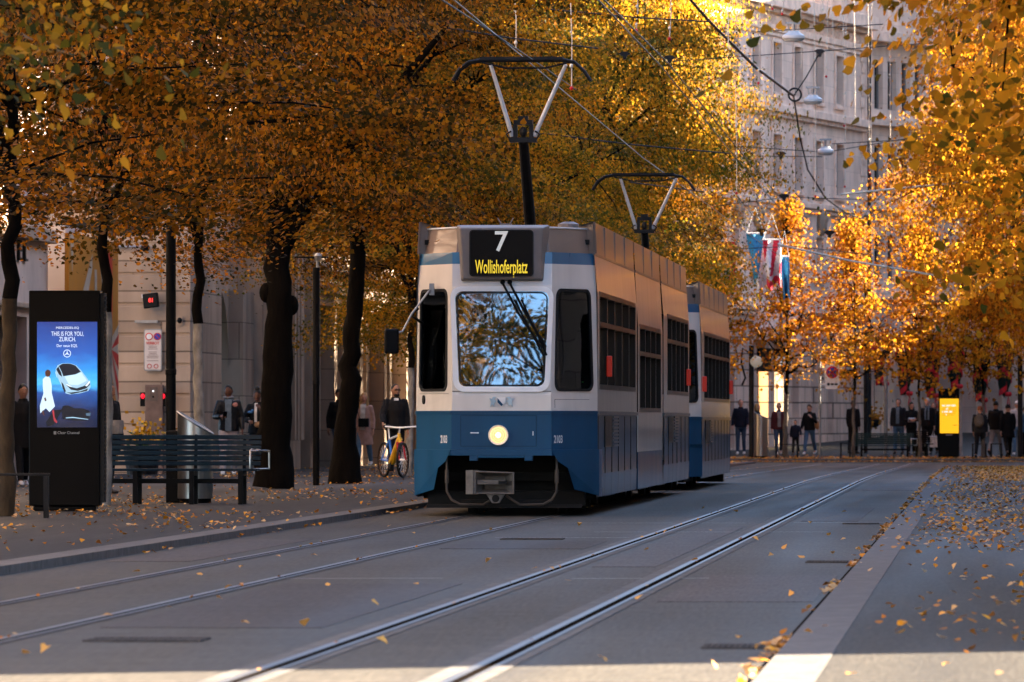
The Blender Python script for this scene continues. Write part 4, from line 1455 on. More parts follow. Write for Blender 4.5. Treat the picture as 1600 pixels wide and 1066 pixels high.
# wipers, mirror, roof gear, small vents
mb = MB()
for dx in (0, .085):
    mb.tube([(.01 + dx, .05, 2.8), (.19 + dx, .06, 2.45), (.48 + dx * .6, .03, 2.03)], .014, 6)
    mb.tube([(.15 + dx, .05, 2.6), (.50 + dx * .5, .035, 1.93)], .011, 6)
    mb.ell((.01 + dx, .07, 2.81), .03, .03, .03, 8, 6)
mb.build('wiper', M['black'], tram)
mb = MB(); mb.tube([(-.88, .45, 2.72), (-.9, .3, 2.7), (-1.1, .2, 2.42), (-1.2, .15, 2.22), (-1.27, .12, 2.2)], .013, 8); mb.box(-.9, -.84, .42, .5, 2.66, 2.8); ma = mb.build('mirror_arm', M['galv'], tram)
mb = MB(); mb.obox((-1.33, .12, 2.1), .17, .1, .3, (0, 0, R(12))); mb.build('mirror', M['black'], tram, bevel=.025)
mb = MB(); mb.tube([(-.98, .5, 2.32), (-1.12, .25, 2.42), (-1.02, .3, 2.5)], .02, 6); mb.build('mirror_bracket', M['black'], tram)
mb = MB(); mb.box(-.07, .07, .7, .9, 3.47, 3.53); mb.tube([(-.04, .8, 3.5), (-.1, .8, 3.6)], .008, 5); mb.tube([(.04, .8, 3.5), (.09, .8, 3.6)], .008, 5); mb.lathe([(.11, 3.47), (.13, 3.5), (.13, 3.54), (.06, 3.57)], (.72, 1.5, 0), 16); mb.build('roof_equipment', M['tdest'], tram)
mb = MB(); mb.lathe([(.035, -.01), (.035, .01)], (0, 0, 0), 14, ax='y'); p = npt(1, .22, 1.4); n = facet_nrm(1)
mb.xf(Matrix.Translation(p + n * .004) @ Matrix.Rotation(math.atan2(n.x, -n.y), 4, 'Z') @ Matrix.Diagonal((1, 1, 1.6, 1)))
mb.build('vent', M['rubber'], tram)
mb = MB()
facet_prism(3, [(.08, 1.40), (.82, 1.40), (.82, 1.404), (.08, 1.404)], 0, .003, mb); facet_prism(3, [(.08, 1.3), (.084, 1.3), (.084, 1.4), (.08, 1.4)], 0, .003, mb)
facet_prism(1, [(.1, 1.47), (.9, 1.47), (.9, 1.474), (.1, 1.474)], 0, .003, mb); facet_prism(2, [(0.0, 1.496), (1, 1.496), (1, 1.503), (0, 1.503)], 0, .006, mb)
mb.build('seam_lines', M['black'], tram)

# ---- coupled second car
tram2 = thing('tram', 'second blue and white tram car coupled behind the nearest one', 'tram', (TX + .04, 119.6, -.02), 0)
tram2.scale = (1, 1, .968)
tram_front(tram2, 1.2, full=False)
side_section(tram2, 1.0, 14.6, 'std', rng_windows(2.2, 14.2, 7, 1.57, 2.68))
mb = MB(); mb.box(-1.05, 1.05, 14.59, 14.64, .4, 3.3); mb.build('rear_wall', M['twhite'], tram2)
mb = MB(); band(mb, .73, .8, 1.2, 0, sides=False); mb.build('bumper', M['tblue'], tram2)
for s in (1, -1): marker(tram2, s, 1.6, 1.82); marker(tram2, s, 14.2, 1.82)
for s in (-1, 1):
    mb = MB(); a, b = npt(1 if s < 0 else 3, 0, .8), npt(1 if s < 0 else 3, 1, .8)
    mb.face([tuple(a), tuple(b), (b.x, b.y, .25), (a.x, a.y, .25)]); mb.build('corner_skirt', M['tblue'], tram2)
for y in (3.4, 11.8): bogie(tram2, y)
pantograph(tram2, 4.6, 3.42, 4.55, 5.47, 1.6)
mb = MB(); mb.tube([(.9, 14.3, .3), (.95, 14.7, .2), (1.0, 14.9, .32)], .03, 6); mb.box(.5, 1.0, 13.6, 14.2, .05, .25); mb.build('rear_coupling', M['under'], tram2)
# ================================================================== STREET FURNITURE
ZL = HL - 0.004     # left pavement


def bench(name, label, loc, rz, L=3.0, sc=1.0, group=None, color=None, arm_r=True, arm_l=True):
    t = thing(name, label, 'bench', loc, rz, group)
    h = L / 2
    m = color
    # back: slats, seen from behind or in front alike; local -y = front of seat
    for k in range(6):
        z = .50 + k * .068; y = .2 + k * .018
        MB().box(-h, h, y - .012, y + .014, z, z + .055).build('back_slat', m, t, bevel=.006)
    for k in range(4):
        y = -.22 + k * .105
        MB().box(-h, h, y - .04, y + .04, .43, .462).build('seat_slat', m, t, bevel=.006)
    for x in (-h + .22, -h * .3, h * .3, h - .22) if L > 2.4 else (-h + .22, h - .22):
        mb = MB()
        mb.box(x - .035, x + .035, .17, .24, 0, .46); mb.tube([(x, .235, .4), (x, .335, .9)], [.024, .02], 6)
        mb.box(x - .03, x + .03, -.26, -.2, 0, .43); mb.box(x - .03, x + .03, -.2, .17, .37, .428)
        mb.build('leg', M['black'], t)
    mb = MB(); mb.box(-h + .22, h - .22, -.05, .0, .27, .33); mb.build('stretcher', M['black'], t)
    for s, on in ((-1, arm_l), (1, arm_r)):
        if not on: continue
        x = s * (h - .09)
        mb = MB(); mb.tube([(x, .24, .70), (x, -.05, .71), (x, -.22, .69), (x, -.25, .6), (x, -.23, .45)], .017, 8)
        mb.tube([(x + s * .07, .24, .70), (x + s * .07, -.2, .70)], .014, 8)
        mb.tube([(x, -.24, .69), (x + s * .1, -.24, .69), (x + s * .2, -.1, .69), (x + s * .2, .2, .69), (x + s * .2, .2, .46), (x, .0, .45)], .014, 8)
        mb.build('armrest', M['stainless'], t, smooth=True)
    return t


M['benchblue'] = pmat('bench_blue_green', (.005, .018, .032), .45, var=.3, scale=3, coat=.1, spec=.1)
Yb = 94.8
bx0, bx1 = PX(112, Yb), PX(405, Yb)
bench('park_bench', 'dark blue slatted bench with a steel armrest beside the advert pillar in the left foreground', ((bx0 + bx1) / 2, Yb, ZL), 0, bx1 - bx0, arm_l=False, color=M['benchblue'], group='slatted benches')
Yb2 = 250.6
M['benchgreen'] = pmat('bench_dark_green', (.008, .03, .032), .45, var=.3, scale=3, coat=.1)
b2 = bench('park_bench', 'dark green slatted bench standing at the far kerb beneath slim orange trees', ((PX(1336, Yb2) + PX(1428, Yb2)) / 2, Yb2, fz(Yb2)), 0, PX(1428, Yb2) - PX(1336, Yb2), color=M['benchgreen'], group='slatted benches', arm_l=False)
b2.scale = (1, 1, .93)
b3 = bench('park_bench', 'short dark bench standing just right of the dark green slatted bench', (PX(1440, 251.6), 251.6, fz(251.6)), R(8), .75, color=M['black'], group='slatted benches', arm_l=False, arm_r=True)


# ---- advert pillars
def scr_mat(name, stops, strength, z0, z1):
    m, nt, b = newmat(name); N, L = nt.nodes, nt.links
    tc = N.new('ShaderNodeTexCoord'); sp = N.new('ShaderNodeSeparateXYZ'); L.new(tc.outputs['Object'], sp.inputs[0])
    mr = N.new('ShaderNodeMapRange'); mr.inputs['From Min'].default_value = z0; mr.inputs['From Max'].default_value = z1
    nz = N.new('ShaderNodeTexNoise'); nz.inputs['Scale'].default_value = 5; nz.inputs['Detail'].default_value = 4
    mp = N.new('ShaderNodeMapping'); mp.inputs['Scale'].default_value = (1, 1, 2.5); L.new(tc.outputs['Object'], mp.inputs[0]); L.new(mp.outputs[0], nz.inputs['Vector'])
    ma = N.new('ShaderNodeMath'); ma.operation = 'MULTIPLY_ADD'; ma.inputs[1].default_value = .22
    L.new(nz.outputs['Fac'], ma.inputs[0]); L.new(sp.outputs['Z'], ma.inputs[2]); 
    sb_ = N.new('ShaderNodeMath'); sb_.operation = 'SUBTRACT'; sb_.inputs[1].default_value = .11; L.new(ma.outputs[0], sb_.inputs[0])
    L.new(sb_.outputs[0], mr.inputs['Value'])
    rp = N.new('ShaderNodeValToRGB'); e = rp.color_ramp.elements
    e[0].position, e[0].color = stops[0][0], c4(stops[0][1]); e[1].position, e[1].color = stops[-1][0], c4(stops[-1][1])
    for p_, c_ in stops[1:-1]: q = e.new(p_); q.color = c4(c_)
    L.new(mr.outputs[0], rp.inputs[0]); L.new(rp.outputs[0], b.inputs['Emission Color'])
    b.inputs['Emission Strength'].default_value = strength * EM; b.inputs['Base Color'].default_value = (.01, .01, .012, 1); b.inputs['Roughness'].default_value = .15
    return m


def flat(mb, pts, y, m=0):
    mb.face([(x, y, z) for x, z in pts], m)


YK = 87.8
kx0, kx1 = PX(45, YK), PX(156, YK)
kc = (kx0 + kx1) / 2; kw = (kx1 - kx0) / 2
KS = YK / F
kio = thing('advert_pillar', 'tall black advert pillar with a bright blue car poster in the left foreground', 'advert pillar', (kc, YK, ZL), 0, 'digital advert pillars')
zk = lambda py: P(100, py, YK).z - ZL
xk = lambda px: PX(px, YK) - kc
mb = MB(); mb.box(-kw, kw, .0, .26, .06, zk(454)); mb.box(-kw + .05, kw - .05, .03, .22, 0, .06)
mb.build('housing', M['blackgloss'], kio, bevel=.012)
mb = MB()
for k in range(46): mb.box(kw - .002, kw + .06, .06, .2, .2 + k * .052, .2 + k * .052 + .03)
mb.box(kw - .001, kw + .05, .03, .24, .1, zk(458)); mb.build('side_grille', M['darkmetal'], kio)
z0, z1 = zk(668), zk(503)
x0, x1 = xk(58), xk(152)
mb = MB(); mb.box(x0, x1, -.008, -.002, z0, z1)
scr = mb.build('screen', scr_mat('poster_sky', [(0, (.003, .008, .03)), (.16, (.003, .015, .07)), (.33, (.01, .07, .3)), (.42, (.06, .42, .85)), (.52, (.02, .28, .75)), (.7, (.01, .09, .42)), (1, (.005, .03, .2))], .4, z0, z1), kio)
pw = emat('poster_white', (.85, .92, 1), .28); pdk = emat('poster_dark', (.004, .008, .02), .3); pmid = emat('poster_silver', (.32, .52, .68), .32); pshad = emat('poster_shadow', (.002, .004, .012), .3); pskin = emat('poster_skin', (.06, .02, .012), .4)
yk = -.0105


def pk(px, py): return (xk(px), zk(py))


for s, px, py, hpx, sx, bd in (('MERCEDES-EQ', 105.5, 512.5, 5.2, 1.15, .001), ('THIS IS FOR YOU,', 105.5, 522, 10.5, .66, .0015), ('ZURICH.', 105.5, 530.5, 10.5, .7, .0015), ('Der neue EQS.', 105, 540.5, 6.8, .85, .001)):
    text('poster_lettering', s, hpx * KS * .95, pw, scr, (xk(px), yk - .001, zk(py)), sx=sx, extrude=.0005, bold=0)
text('maker_lettering', 'Clear Channel', 6.0 * KS, pmat('dim_lettering', (.45, .45, .45), .5), kio, (xk(107), -.003, zk(676.5)), sx=1.0, extrude=.0005)
mb = MB(); mb.box(xk(84), xk(88), -.003, -.001, zk(679), zk(674)); mb.build('maker_mark', pmat('dim_mark', (.25, .25, .25), .5), kio)
# star in a ring
mb = MB(); cx, cz = pk(105, 552.5); r = 5.6 * KS
mb.torus((cx, yk, cz), r, r * .09, 28, 6)
for k in range(3):
    a = R(90 + 120 * k); b = .13 * r
    flat(mb, [(cx + r * math.cos(a), cz + r * math.sin(a)), (cx + b * math.cos(a + R(60)) * 1.4, cz + b * math.sin(a + R(60)) * 1.4), (cx, cz), (cx + b * math.cos(a - R(60)) * 1.4, cz + b * math.sin(a - R(60)) * 1.4)], yk - .001)
mb.build('star_emblem', pw, scr, recalc=False)
# car seen from above front
mb = MB()
flat(mb, [pk(*p) for p in ((87, 578), (90, 571), (97, 568), (110, 568), (119, 571), (127, 579), (134, 588), (141, 598), (141.5, 605), (138, 611), (126, 614.5), (110, 616.5), (103, 615), (98, 607), (92, 594))], yk, 0)
flat(mb, [pk(*p) for p in ((92, 572), (98, 568.5), (110, 568.5), (118, 571.5), (126.5, 581), (118, 585), (99, 588), (96.5, 581))], yk - .0006, 1)
flat(mb, [pk(*p) for p in ((88, 577), (91.5, 573), (96, 583), (97, 589), (92, 585))], yk - .0007, 1)
flat(mb, [pk(*p) for p in ((103, 601), (108, 604), (120, 607), (132, 603), (140.5, 595), (141, 601), (135, 607), (122, 611), (111, 609))], yk - .0008, 1)
flat(mb, [pk(*p) for p in ((96, 597), (99, 600), (103, 611), (102, 614), (98, 607))], yk - .0008, 1)
flat(mb, [pk(*p) for p in ((103, 601), (105, 600.5), (113, 604.5), (108, 604))], yk - .001, 2); flat(mb, [pk(*p) for p in ((133, 603), (140.5, 595), (141, 598), (136, 604))], yk - .001, 2)
flat(mb, [pk(*p) for p in ((101, 588.5), (118, 585.5), (127, 582), (136, 595), (122, 602), (108, 601))], yk - .0009, 3)
flat(mb, [pk(*p) for p in ((104, 613), (111, 613.5), (126, 611.5), (138, 607), (136, 611), (112, 616))], yk - .0009, 1)
flat(mb, [pk(*p) for p in ((86, 580), (88.5, 582), (90.5, 592), (88, 588))], yk - .0009, 0)
mb.build('poster_car', [pmid, pdk, pw, emat('poster_bonnet', (.5, .7, .82), .34)], scr, recalc=False)
mb = MB()
flat(mb, [pk(*p) for p in ((96, 640), (99, 634), (106, 633.5), (116, 638), (128, 638), (140, 642), (142, 650), (138, 657), (120, 658), (98, 655))], yk, 0)
flat(mb, [pk(*p) for p in ((103, 652.5), (114, 651.5), (138, 655), (138, 656), (114, 653.2), (103, 654))], yk - .001, 1); flat(mb, [pk(*p) for p in ((134, 646), (142, 645), (141, 650), (135, 650))], yk - .001, 2)
mb.build('poster_reflection', [pshad, pmid, emat('poster_dull', (.05, .09, .14), .5)], scr, recalc=False)
mb = MB()
flat(mb, [pk(*p) for p in ((67, 593), (71, 588.5), (76, 588.5), (79, 592), (81, 603), (81, 614), (86, 635), (77.5, 644), (72, 638), (63, 646), (62.5, 634), (68, 615), (67, 604))], yk, 0)
flat(mb, [pk(*p) for p in ((70.5, 581), (74, 577.5), (78.5, 579), (79.5, 583), (78, 588), (74, 589), (71, 587))], yk - .0006, 1)
flat(mb, [pk(*p) for p in ((69, 622), (71.5, 621), (73, 626), (70.5, 627.5))], yk - .0008, 1)
flat(mb, [pk(*p) for p in ((81.5, 642), (84.5, 640), (85.5, 652), (90, 659.5), (88.5, 661.5), (84.5, 658))], yk - .0006, 2); flat(mb, [pk(*p) for p in ((65.5, 643), (68, 641), (70, 650), (67, 648))], yk - .0006, 1)
mb.build('poster_figure', [emat('poster_dress', (.62, .8, .92), .3), pskin, emat('poster_red', (.25, .02, .03), .5)], scr, recalc=False)
mb = MB(); flat(mb, [pk(*p) for p in ((72, 660), (84, 641), (98, 640), (92, 650), (84, 664), (74, 667))], yk + .0005); mb.build('poster_shadow', pshad, scr, recalc=False)

YK2 = 250.2
kx0, kx1 = PX(1466, YK2), PX(1499, YK2)
kc = (kx0 + kx1) / 2; kw = (kx1 - kx0) / 2; zp = fz(YK2)
kio2 = thing('advert_pillar', 'black advert pillar with a yellow poster at the far kerb', 'advert pillar', (kc, YK2, zp), 0, 'digital advert pillars')
zk2 = lambda py: P(1483, py, YK2).z - zp
xk2 = lambda px: PX(px, YK2) - kc
mb = MB(); mb.box(-kw, kw, 0, .26, .05, zk2(607)); mb.box(-kw + .05, kw - .05, .03, .22, 0, .05); mb.build('housing', M['blackgloss'], kio2, bevel=.012)
mb = MB(); mb.box(kw - .001, kw + .1, .03, .24, .08, zk2(608)); mb.build('side_grille', M['galv'], kio2)
mb = MB(); mb.box(xk2(1468.5), xk2(1498), -.008, -.002, zk2(677), zk2(623)); s2 = mb.build('screen', emat('yellow_poster', (1.0, .5, .01), .3, (.4, .2, .01)), kio2)
mb = MB()
for py, a, b in ((634, 1472, 1495), (639, 1478, 1482), (643.5, 1472, 1488), (648, 1478, 1482)):
    n = int((b - a) / 1.6)
    for k in range(n):
        if (k * 7 + int(py)) % 5 == 0: continue
        c = a + (b - a) * k / n
        mb.box(xk2(c), xk2(c + 1.25), -.011, -.009, zk2(py + 1.2), zk2(py - 1.4))
mb.build('poster_headline', emat('poster_pale', (.8, .85, .9), .3), s2)
mb = MB()
for k in range(5): mb.box(xk2(1472), xk2(1496 - k), -.0105, -.0085, zk2(638 + k * 2.6 + .5), zk2(638 + k * 2.6))
mb.box(xk2(1489), xk2(1496), -.0105, -.0085, zk2(665), zk2(664)); mb.build('poster_small_print', emat('poster_brown', (.25, .12, .01), .4), s2)
mb = MB(); mb.box(xk2(1478), xk2(1488), -.003, -.001, zk2(680.5), zk2(679)); mb.build('maker_mark', M['galv'], kio2)


# ---- bins: stainless cylinders cut at a slant
def bin_(label, loc, r, h, hs, dark):
    t = thing('litter_bin', label, 'litter bin', loc, 0, 'stainless litter bins')
    n = 28; mb = MB()
    i0 = 0
    bot = [(r * math.cos(2 * math.pi * j / n), r * math.sin(2 * math.pi * j / n)) for j in range(n)]
    for x, y in bot: mb.v.append((x, y, .06))
    for x, y in bot: mb.v.append((x, y, h - (x + r) / (2 * r) * hs))
    for j in range(n):
        q = (j + 1) % n; mb.f.append((j, q, n + q, n + j)); mb.m.append(0)
    mb.f.append(tuple(n + j for j in range(n))); mb.m.append(0)
    mb.build('shell', M['stainless'], t, smooth=True)
    mb = MB(); mb.lathe([(r * .9, 0), (r * .9, .07)], n=n); mb.build('plinth', M['black'], t)
    mb = MB()
    ring_ = [(x * 1.012, y * 1.012, h - (x + r) / (2 * r) * hs + .004) for x, y in bot]; mb.tube(ring_ + [ring_[0]], .014, 6, cap=False); mb.build('rim', M['galv'], t)
    if dark:
        mb = MB(); mb.box(-r * .98, -.02, -r * 1.0, -r * .55, .05, h - hs * .42); mb.build('door_panel', M['black'], t)
    return t


Y = 95.8
bin_('stainless steel litter bin with a slanted top behind the left foreground bench', (PX(300, Y), Y + .4, ZL), .235, 1.2, .3, False)
tp = thing('black_cabinet', 'low black cabinet standing behind the bench beside the stainless bin', 'cabinet', (PX(268, Y), Y + .5, ZL)); MB().box(-.13, .13, 0, .3, 0, .95).build('cabinet_body', M['black'], tp, bevel=.02)
Y = 250.4
bin_('stainless steel litter bin with a slanted top by the far kerb', (PX(1188.5, Y), Y, fz(Y)), .25, 1.55, .22, False)


# ---- poles and lamp posts
def post(name, label, px, Y, z, top, r, cat='lamp post', group=None, extra=None, r2=None, mat=None):
    t = thing(name, label, cat, (PX(px, Y), Y, z), 0, group)
    mb = MB(); h = top - z
    mb.lathe([(r * 1.0, 0), (r, h * .45), (r, h * .46), (r * 1.12, h * .462), (r * 1.12, h * .48), (r2 or r, h * .482), (r2 or r, h)], n=14)
    mb.build('pole', mat or M['black'], t, smooth=True)
    return t


Y = 96.5
p = post('lamp_post', 'thick dark lamp post rising behind the bench beside the white notice', 267, Y, ZL, P(267, 352, Y).z, .066)
mb = MB(); h = P(267, 352, Y).z - ZL; mb.tube([(0, 0, h), (0, 0, h + .12)], .035, 8); mb.tube([(-.35, 0, h + .12), (.3, 0, h + .12)], .02, 6); mb.build('bracket', M['black'], p)
mb = MB(); mb.lathe([(.03, 0), (.1, .06), (.08, .14)], (0, 0, h + .12), 12); mb.build('lamp_head', M['galv'], p)
mb = MB(); mb.torus((.0, -.068, .52), .05, .006, 16, 6); mb.box(.0, .05, -.072, -.067, .53, .56); mb.build('painted_scrawl', M['galv'], p)
Y = 122
p = post('lamp_post', 'slim dark lamp post between the thick trunk and the leaning trunk', 494, Y, ZL, P(494, 418, Y).z, .056, r2=.06)
h = P(494, 418, Y).z - ZL
mb = MB(); mb.tube([(.02, 0, h), (.02, 0, h + .14)], .022, 8); mb.lathe([(.05, 0), (.07, .07), (.03, .12)], (.03, 0, h + .12), 10); mb.build('lamp_head', M['galv'], p)
mb = MB(); mb.tube([(-.36, 0, h + .17), (.2, 0, h + .17)], .016, 6); mb.build('bracket', M['black'], p)
Y = 249.8
p = post('lamp_post', 'dark post standing beside the far stainless bin', 1174, Y, fz(Y), P(1174, 540, Y).z, .085, mat=M['darkmetal'])
mb = MB(); h = P(1174, 540, Y).z - fz(Y)
mb.tube([(0, 0, h - .3), (-.3, 0, h - .1), (-.34, 0, h - .6), (-.2, 0, h - 1.1), (-.32, 0, h - 1.35)], .035, 8); mb.build('curled_bracket', M['darkmetal'], p)
mb = MB(); mb.ell((.16, 0, h - .55), .22, .2, .2, 14, 10); mb.build('lamp_globe', emat('white_globe', (1, .88, .7), .05, (.35, .33, .3)), p)
for px, Y, pt, r, lab, mt in ((1384, 256.5, 556, .07, 'grey pole behind the dark green bench', 'galv'), (1594, 250.2, 556, .085, 'dark pole at the right edge beside the standing group', 'darkmetal'), (1352.5, 257.5, 520, .07, 'dark pole beside the drainpipe of the bank building', 'darkmetal')):
    post('lamp_post', lab, px, Y, fz(Y), P(px, pt, Y).z, r, mat=M[mt])


def disc(mb, c, r, y, m=0, n=24):
    mb.face([(c[0] + r * math.cos(2 * math.pi * k / n), y, c[1] + r * math.sin(2 * math.pi * k / n)) for k in range(n)], m)


# no stopping sign on the right
Y = 249.6
zp = fz(Y)
sg = thing('road_sign', 'no stopping sign on a thin grey pole under the yellow lit tree', 'road sign', (PX(1281, Y), Y, zp))
xs = lambda px: PX(px, Y) - PX(1281, Y)
zs = lambda py: P(1300, py, Y).z - zp
MB().tube([(0, 0, 0), (0, 0, zs(556))], .033, 8).build('pole', M['galv'], sg)
mb = MB(); mb.prism(rrect(xs(1289.5), xs(1311.5), zs(608), zs(570), .05), -.05, -.03); mb.box(0, xs(1292), -.03, -.01, zs(578), zs(575)); mb.box(0, xs(1292), -.03, -.01, zs(602), zs(599)); pl = mb.build('plate', M['white'], sg)
c = (xs(1300.5), zs(582)); rr = 9.6 * Y / F
mb = MB(); disc(mb, c, rr, -.054); mb.build('red_disc', M['red'], pl, recalc=False)
mb = MB(); disc(mb, c, rr * .76, -.057); mb.build('blue_disc', M['blue'], pl, recalc=False)
mb = MB()
for s in (-1, 1): mb.obox((c[0], -.059, c[1]), rr * 1.6, .003, rr * .24, (0, s * R(45), 0))
mb.build('red_cross', M['red'], pl)
mb = MB(); disc(mb, (xs(1294.5), zs(600.5)), .05, -.054, 0); mb.box(xs(1298), xs(1303), -.055, -.051, zs(602), zs(599)); mb.box(xs(1304), xs(1309), -.055, -.051, zs(602), zs(599)); mb.build('small_symbols', M['darkmetal'], pl, recalc=False)
mb = MB(); mb.box(xs(1285.6), xs(1286.4), -.02, 0, zs(590), zs(583)); mb.face([(xs(1284.3), -.02, zs(590)), (xs(1287.7), -.02, zs(590)), (xs(1286), -.02, zs(596))]); mb.build('arrow', M['black'], sg)

# ---- fixtures on the sandstone end wall
Y = 149.9
def fx(name, label, cat, px, py): return thing(name, label, cat, P(px, py, Y))
KY = Y / F
ds = fx('digital_sign', 'small black digital display with red figures on a white bracket', 'display', 238, 470)
mb = MB(); mb.obox((0, -.25, 0), 25 * KY, .1, 23 * KY, (0, R(-7), R(-14))); b_ = mb.build('display_box', M['black'], ds, bevel=.02)
mb = MB(); mb.box(-15 * KY, -4 * KY, -.2, 0, 4 * KY, 10 * KY); mb.build('bracket', M['white'], ds)
text('red_figures', '81', .115, emat('red_led', (1, .02, .02), .4), b_, (.01, -.315, .0), rot=(math.pi / 2, R(7) * 0, R(-14)), extrude=.002, bold=.004)
nb = fx('notice_board', 'tall white prohibition notice with red heading on the sandstone wall', 'notice', 239.5, 547)
mb = MB(); mb.prism(rrect(-14.5 * KY, 14 * KY, -33 * KY, 33 * KY, .05), -.06, -.02); mb.build('frame', M['galv'], nb)
mb = MB(); mb.prism(rrect(-13 * KY, 12.5 * KY, -31 * KY, 31 * KY, .03), -.066, -.061); bd = mb.build('board', pmat('notice_white', (.62, .55, .5), .5, var=.05), nb)
mb = MB(); disc(mb, (-6 * KY, 21 * KY), 6 * KY, -.069); disc(mb, (7 * KY, 21 * KY), 6 * KY, -.069); mb.build('red_rings', M['red'], bd, recalc=False)
mb = MB(); disc(mb, (-6 * KY, 21 * KY), 4.4 * KY, -.071, 0); disc(mb, (7 * KY, 21 * KY), 4.6 * KY, -.071, 1); mb.build('sign_faces', [M['white'], M['blue']], bd, recalc=False)
mb = MB(); mb.obox((7 * KY, -.073, 21 * KY), 9 * KY, .002, 1.3 * KY, (0, R(45), 0)); mb.build('red_slash', M['red'], bd)
text('notice_heading', 'VERBOT', 6.2 * KY, M['red'], bd, (-.4 * KY, -.069, 10.5 * KY), extrude=.001, sx=.9, bold=.002)
mb = MB()
rnd = random.Random(4)
for k in range(11):
    if k in (3, 9): continue
    w_ = rnd.uniform(6, 10); mb.box(-w_ * KY, w_ * KY * .95, -.069, -.067, (5.5 - k * 2.3) * KY, (6.5 - k * 2.3) * KY)
mb.build('small_print', pmat('print_grey', (.3, .22, .2), .6), bd)
mb = MB(); mb.torus((-5.5 * KY, -.069, -25.5 * KY), 3.2 * KY, .5 * KY, 18, 6); mb.torus((5 * KY, -.069, -25.5 * KY), 3.2 * KY, .5 * KY, 18, 6); mb.build('lower_rings', M['red'], bd)
wl = fx('wall_lamp', 'small dark round lamp on a horizontal conduit high on the sandstone wall', 'wall lamp', 228, 386)
mb = MB(); mb.tube([(-.75, -.02, 0), (0, -.06, 0)], .03, 6); mb.build('conduit', M['galv'], wl); mb = MB(); mb.ell((0, -.12, -.02), .1, .1, .08, 12, 8); mb.build('lamp_head', M['black'], wl)
wr = fx('wall_bar', 'thin grey metal bar fixed to the sandstone wall above the notice', 'wall bar', 229, 503); MB().box(-18 * KY, 18 * KY, -.07, -.02, -.03, .03).build('bar', M['galv'], wr, bevel=.008)
wb = fx('door_bell', 'small dark round bell on a plate right of the lamp post', 'bell', 281, 501); mb = MB(); mb.box(-.06, .06, -.03, 0, -.09, .09); mb.build('plate', M['greytrim'], wb); MB().ell((0, -.05, 0), .05, .04, .06, 10, 8).build('push', M['black'], wb)
bp_ = fx('entry_pillar', 'brown stone entry pillar with a card reader and two red signal lights', 'entry pillar', 243, 665)
mb = MB(); mb.box(-14 * KY, 14 * KY, -.3, 0, -1.0, 64 * KY); mb.build('pillar_body', pmat('brown_stone', (.17, .11, .085), .8, var=.2), bp_, bevel=.015)
mb = MB(); mb.box(-6 * KY, 6 * KY, -.31, -.301, 38 * KY, 60 * KY); pq = mb.build('reader_panel', pmat('brown_plate', (.12, .085, .07), .5), bp_); MB().ell((-1 * KY, -.315, 54 * KY), .02, .01, .02).build('white_light', emat('white_led', (1, 1, 1), .4), pq); MB().ell((-1 * KY, -.315, 45 * KY), .022, .01, .022).build('keyhole', M['black'], pq)
for s, px in ((-1, 225), (1, 257)):
    mb = MB(); mb.box((px - 243 - 4) * KY, (px - 243 + 4) * KY, -.25, -.1, 30 * KY, 52 * KY); q = mb.build('signal', M['black'], bp_)
    mb = MB(); mb.ell(((px - 243) * KY, -.25, 46 * KY), .045, .02, .055, 12, 8); mb.build('red_light', emat('red_signal', (1, .01, .03), .35), q)
pf = thing('flower_planter', 'planter of yellow flowers behind the bench', 'planter', (PX(222, 145), 145, ZL))
mb = MB(); mb.lathe([(.3, 0), (.38, .5), (.36, .5)], n=16); mb.build('pot', M['darkmetal'], pf)
mb = MB(); rnd = random.Random(8)
for k in range(150):
    p_ = Vector((rnd.gauss(.05, .2), rnd.gauss(0, .16), .62 + abs(rnd.gauss(0, .22)))); d = Vector((rnd.gauss(0, 1), rnd.gauss(0, 1), rnd.gauss(0, 1))).normalized(); e = d.orthogonal().normalized(); f_ = d.cross(e)
    s = rnd.uniform(.035, .06); mb.face([p_ + e * s, p_ + f_ * s, p_ - e * s, p_ - f_ * s])
stuff(mb.build('yellow_flowers', pmat('yellow_petals', (.55, .27, .01), .7, var=.4, scale=12), pf, recalc=False))
mb = MB()
for k in range(90):
    p_ = Vector((rnd.gauss(0, .2), rnd.gauss(0, .16), .5 + abs(rnd.gauss(0, .16)))); d = Vector((rnd.gauss(0, 1), rnd.gauss(0, 1), .3)).normalized(); e = d.orthogonal().normalized() * .03
    mb.face([p_ + e, p_ - e, p_ + d * .12])
stuff(mb.build('planter_leaves', pmat('planter_green', (.03, .06, .015), .8), pf, recalc=False))


# ---- low rails round tree pits
def low_rail(label, px0, px1, Y, z, h, r=.018, mat=None):
    t = thing('low_railing', label, 'railing', (PX(px0, Y), Y, z), 0, 'low metal rails at the tree pits')
    L = PX(px1, Y) - PX(px0, Y)
    mb = MB(); mb.box(0, L, -.025, .025, h - .03, h); mb.build('top_bar', mat or M['darkmetal'], t, bevel=.006)
    for x in (.04, L - .04):
        mb = MB(); mb.box(x - r * 1.6, x + r * 1.6, -.03, .03, 0, h - .03); mb.build('leg', mat or M['darkmetal'], t)
    return t


low_rail('low dark rail in front of the advert pillar at the left edge', -40, 78, 81.5, ZL, .5)
low_rail('low dark rail beneath the slim tree next to the child', 1211, 1248, 249.2, fz(249), .5)
low_rail('low dark rail left of the dark green far bench', 1312, 1330, 249.3, fz(249), .55)
low_rail('low dark rail behind the person with the backpack', 1518, 1542, 250.0, fz(250), .5)
low_rail('low dark rail beside the man in grey trousers', 1547, 1566, 250.1, fz(250), .5)

# ---- bicycle: coming towards us, front wheel turned
YBk = 138.0
bk = thing('bicycle', 'yellow and blue mountain bike standing by the whitewashed tree trunk', 'bicycle', (PX(612, YBk), YBk, ZL), R(-90 + 24))
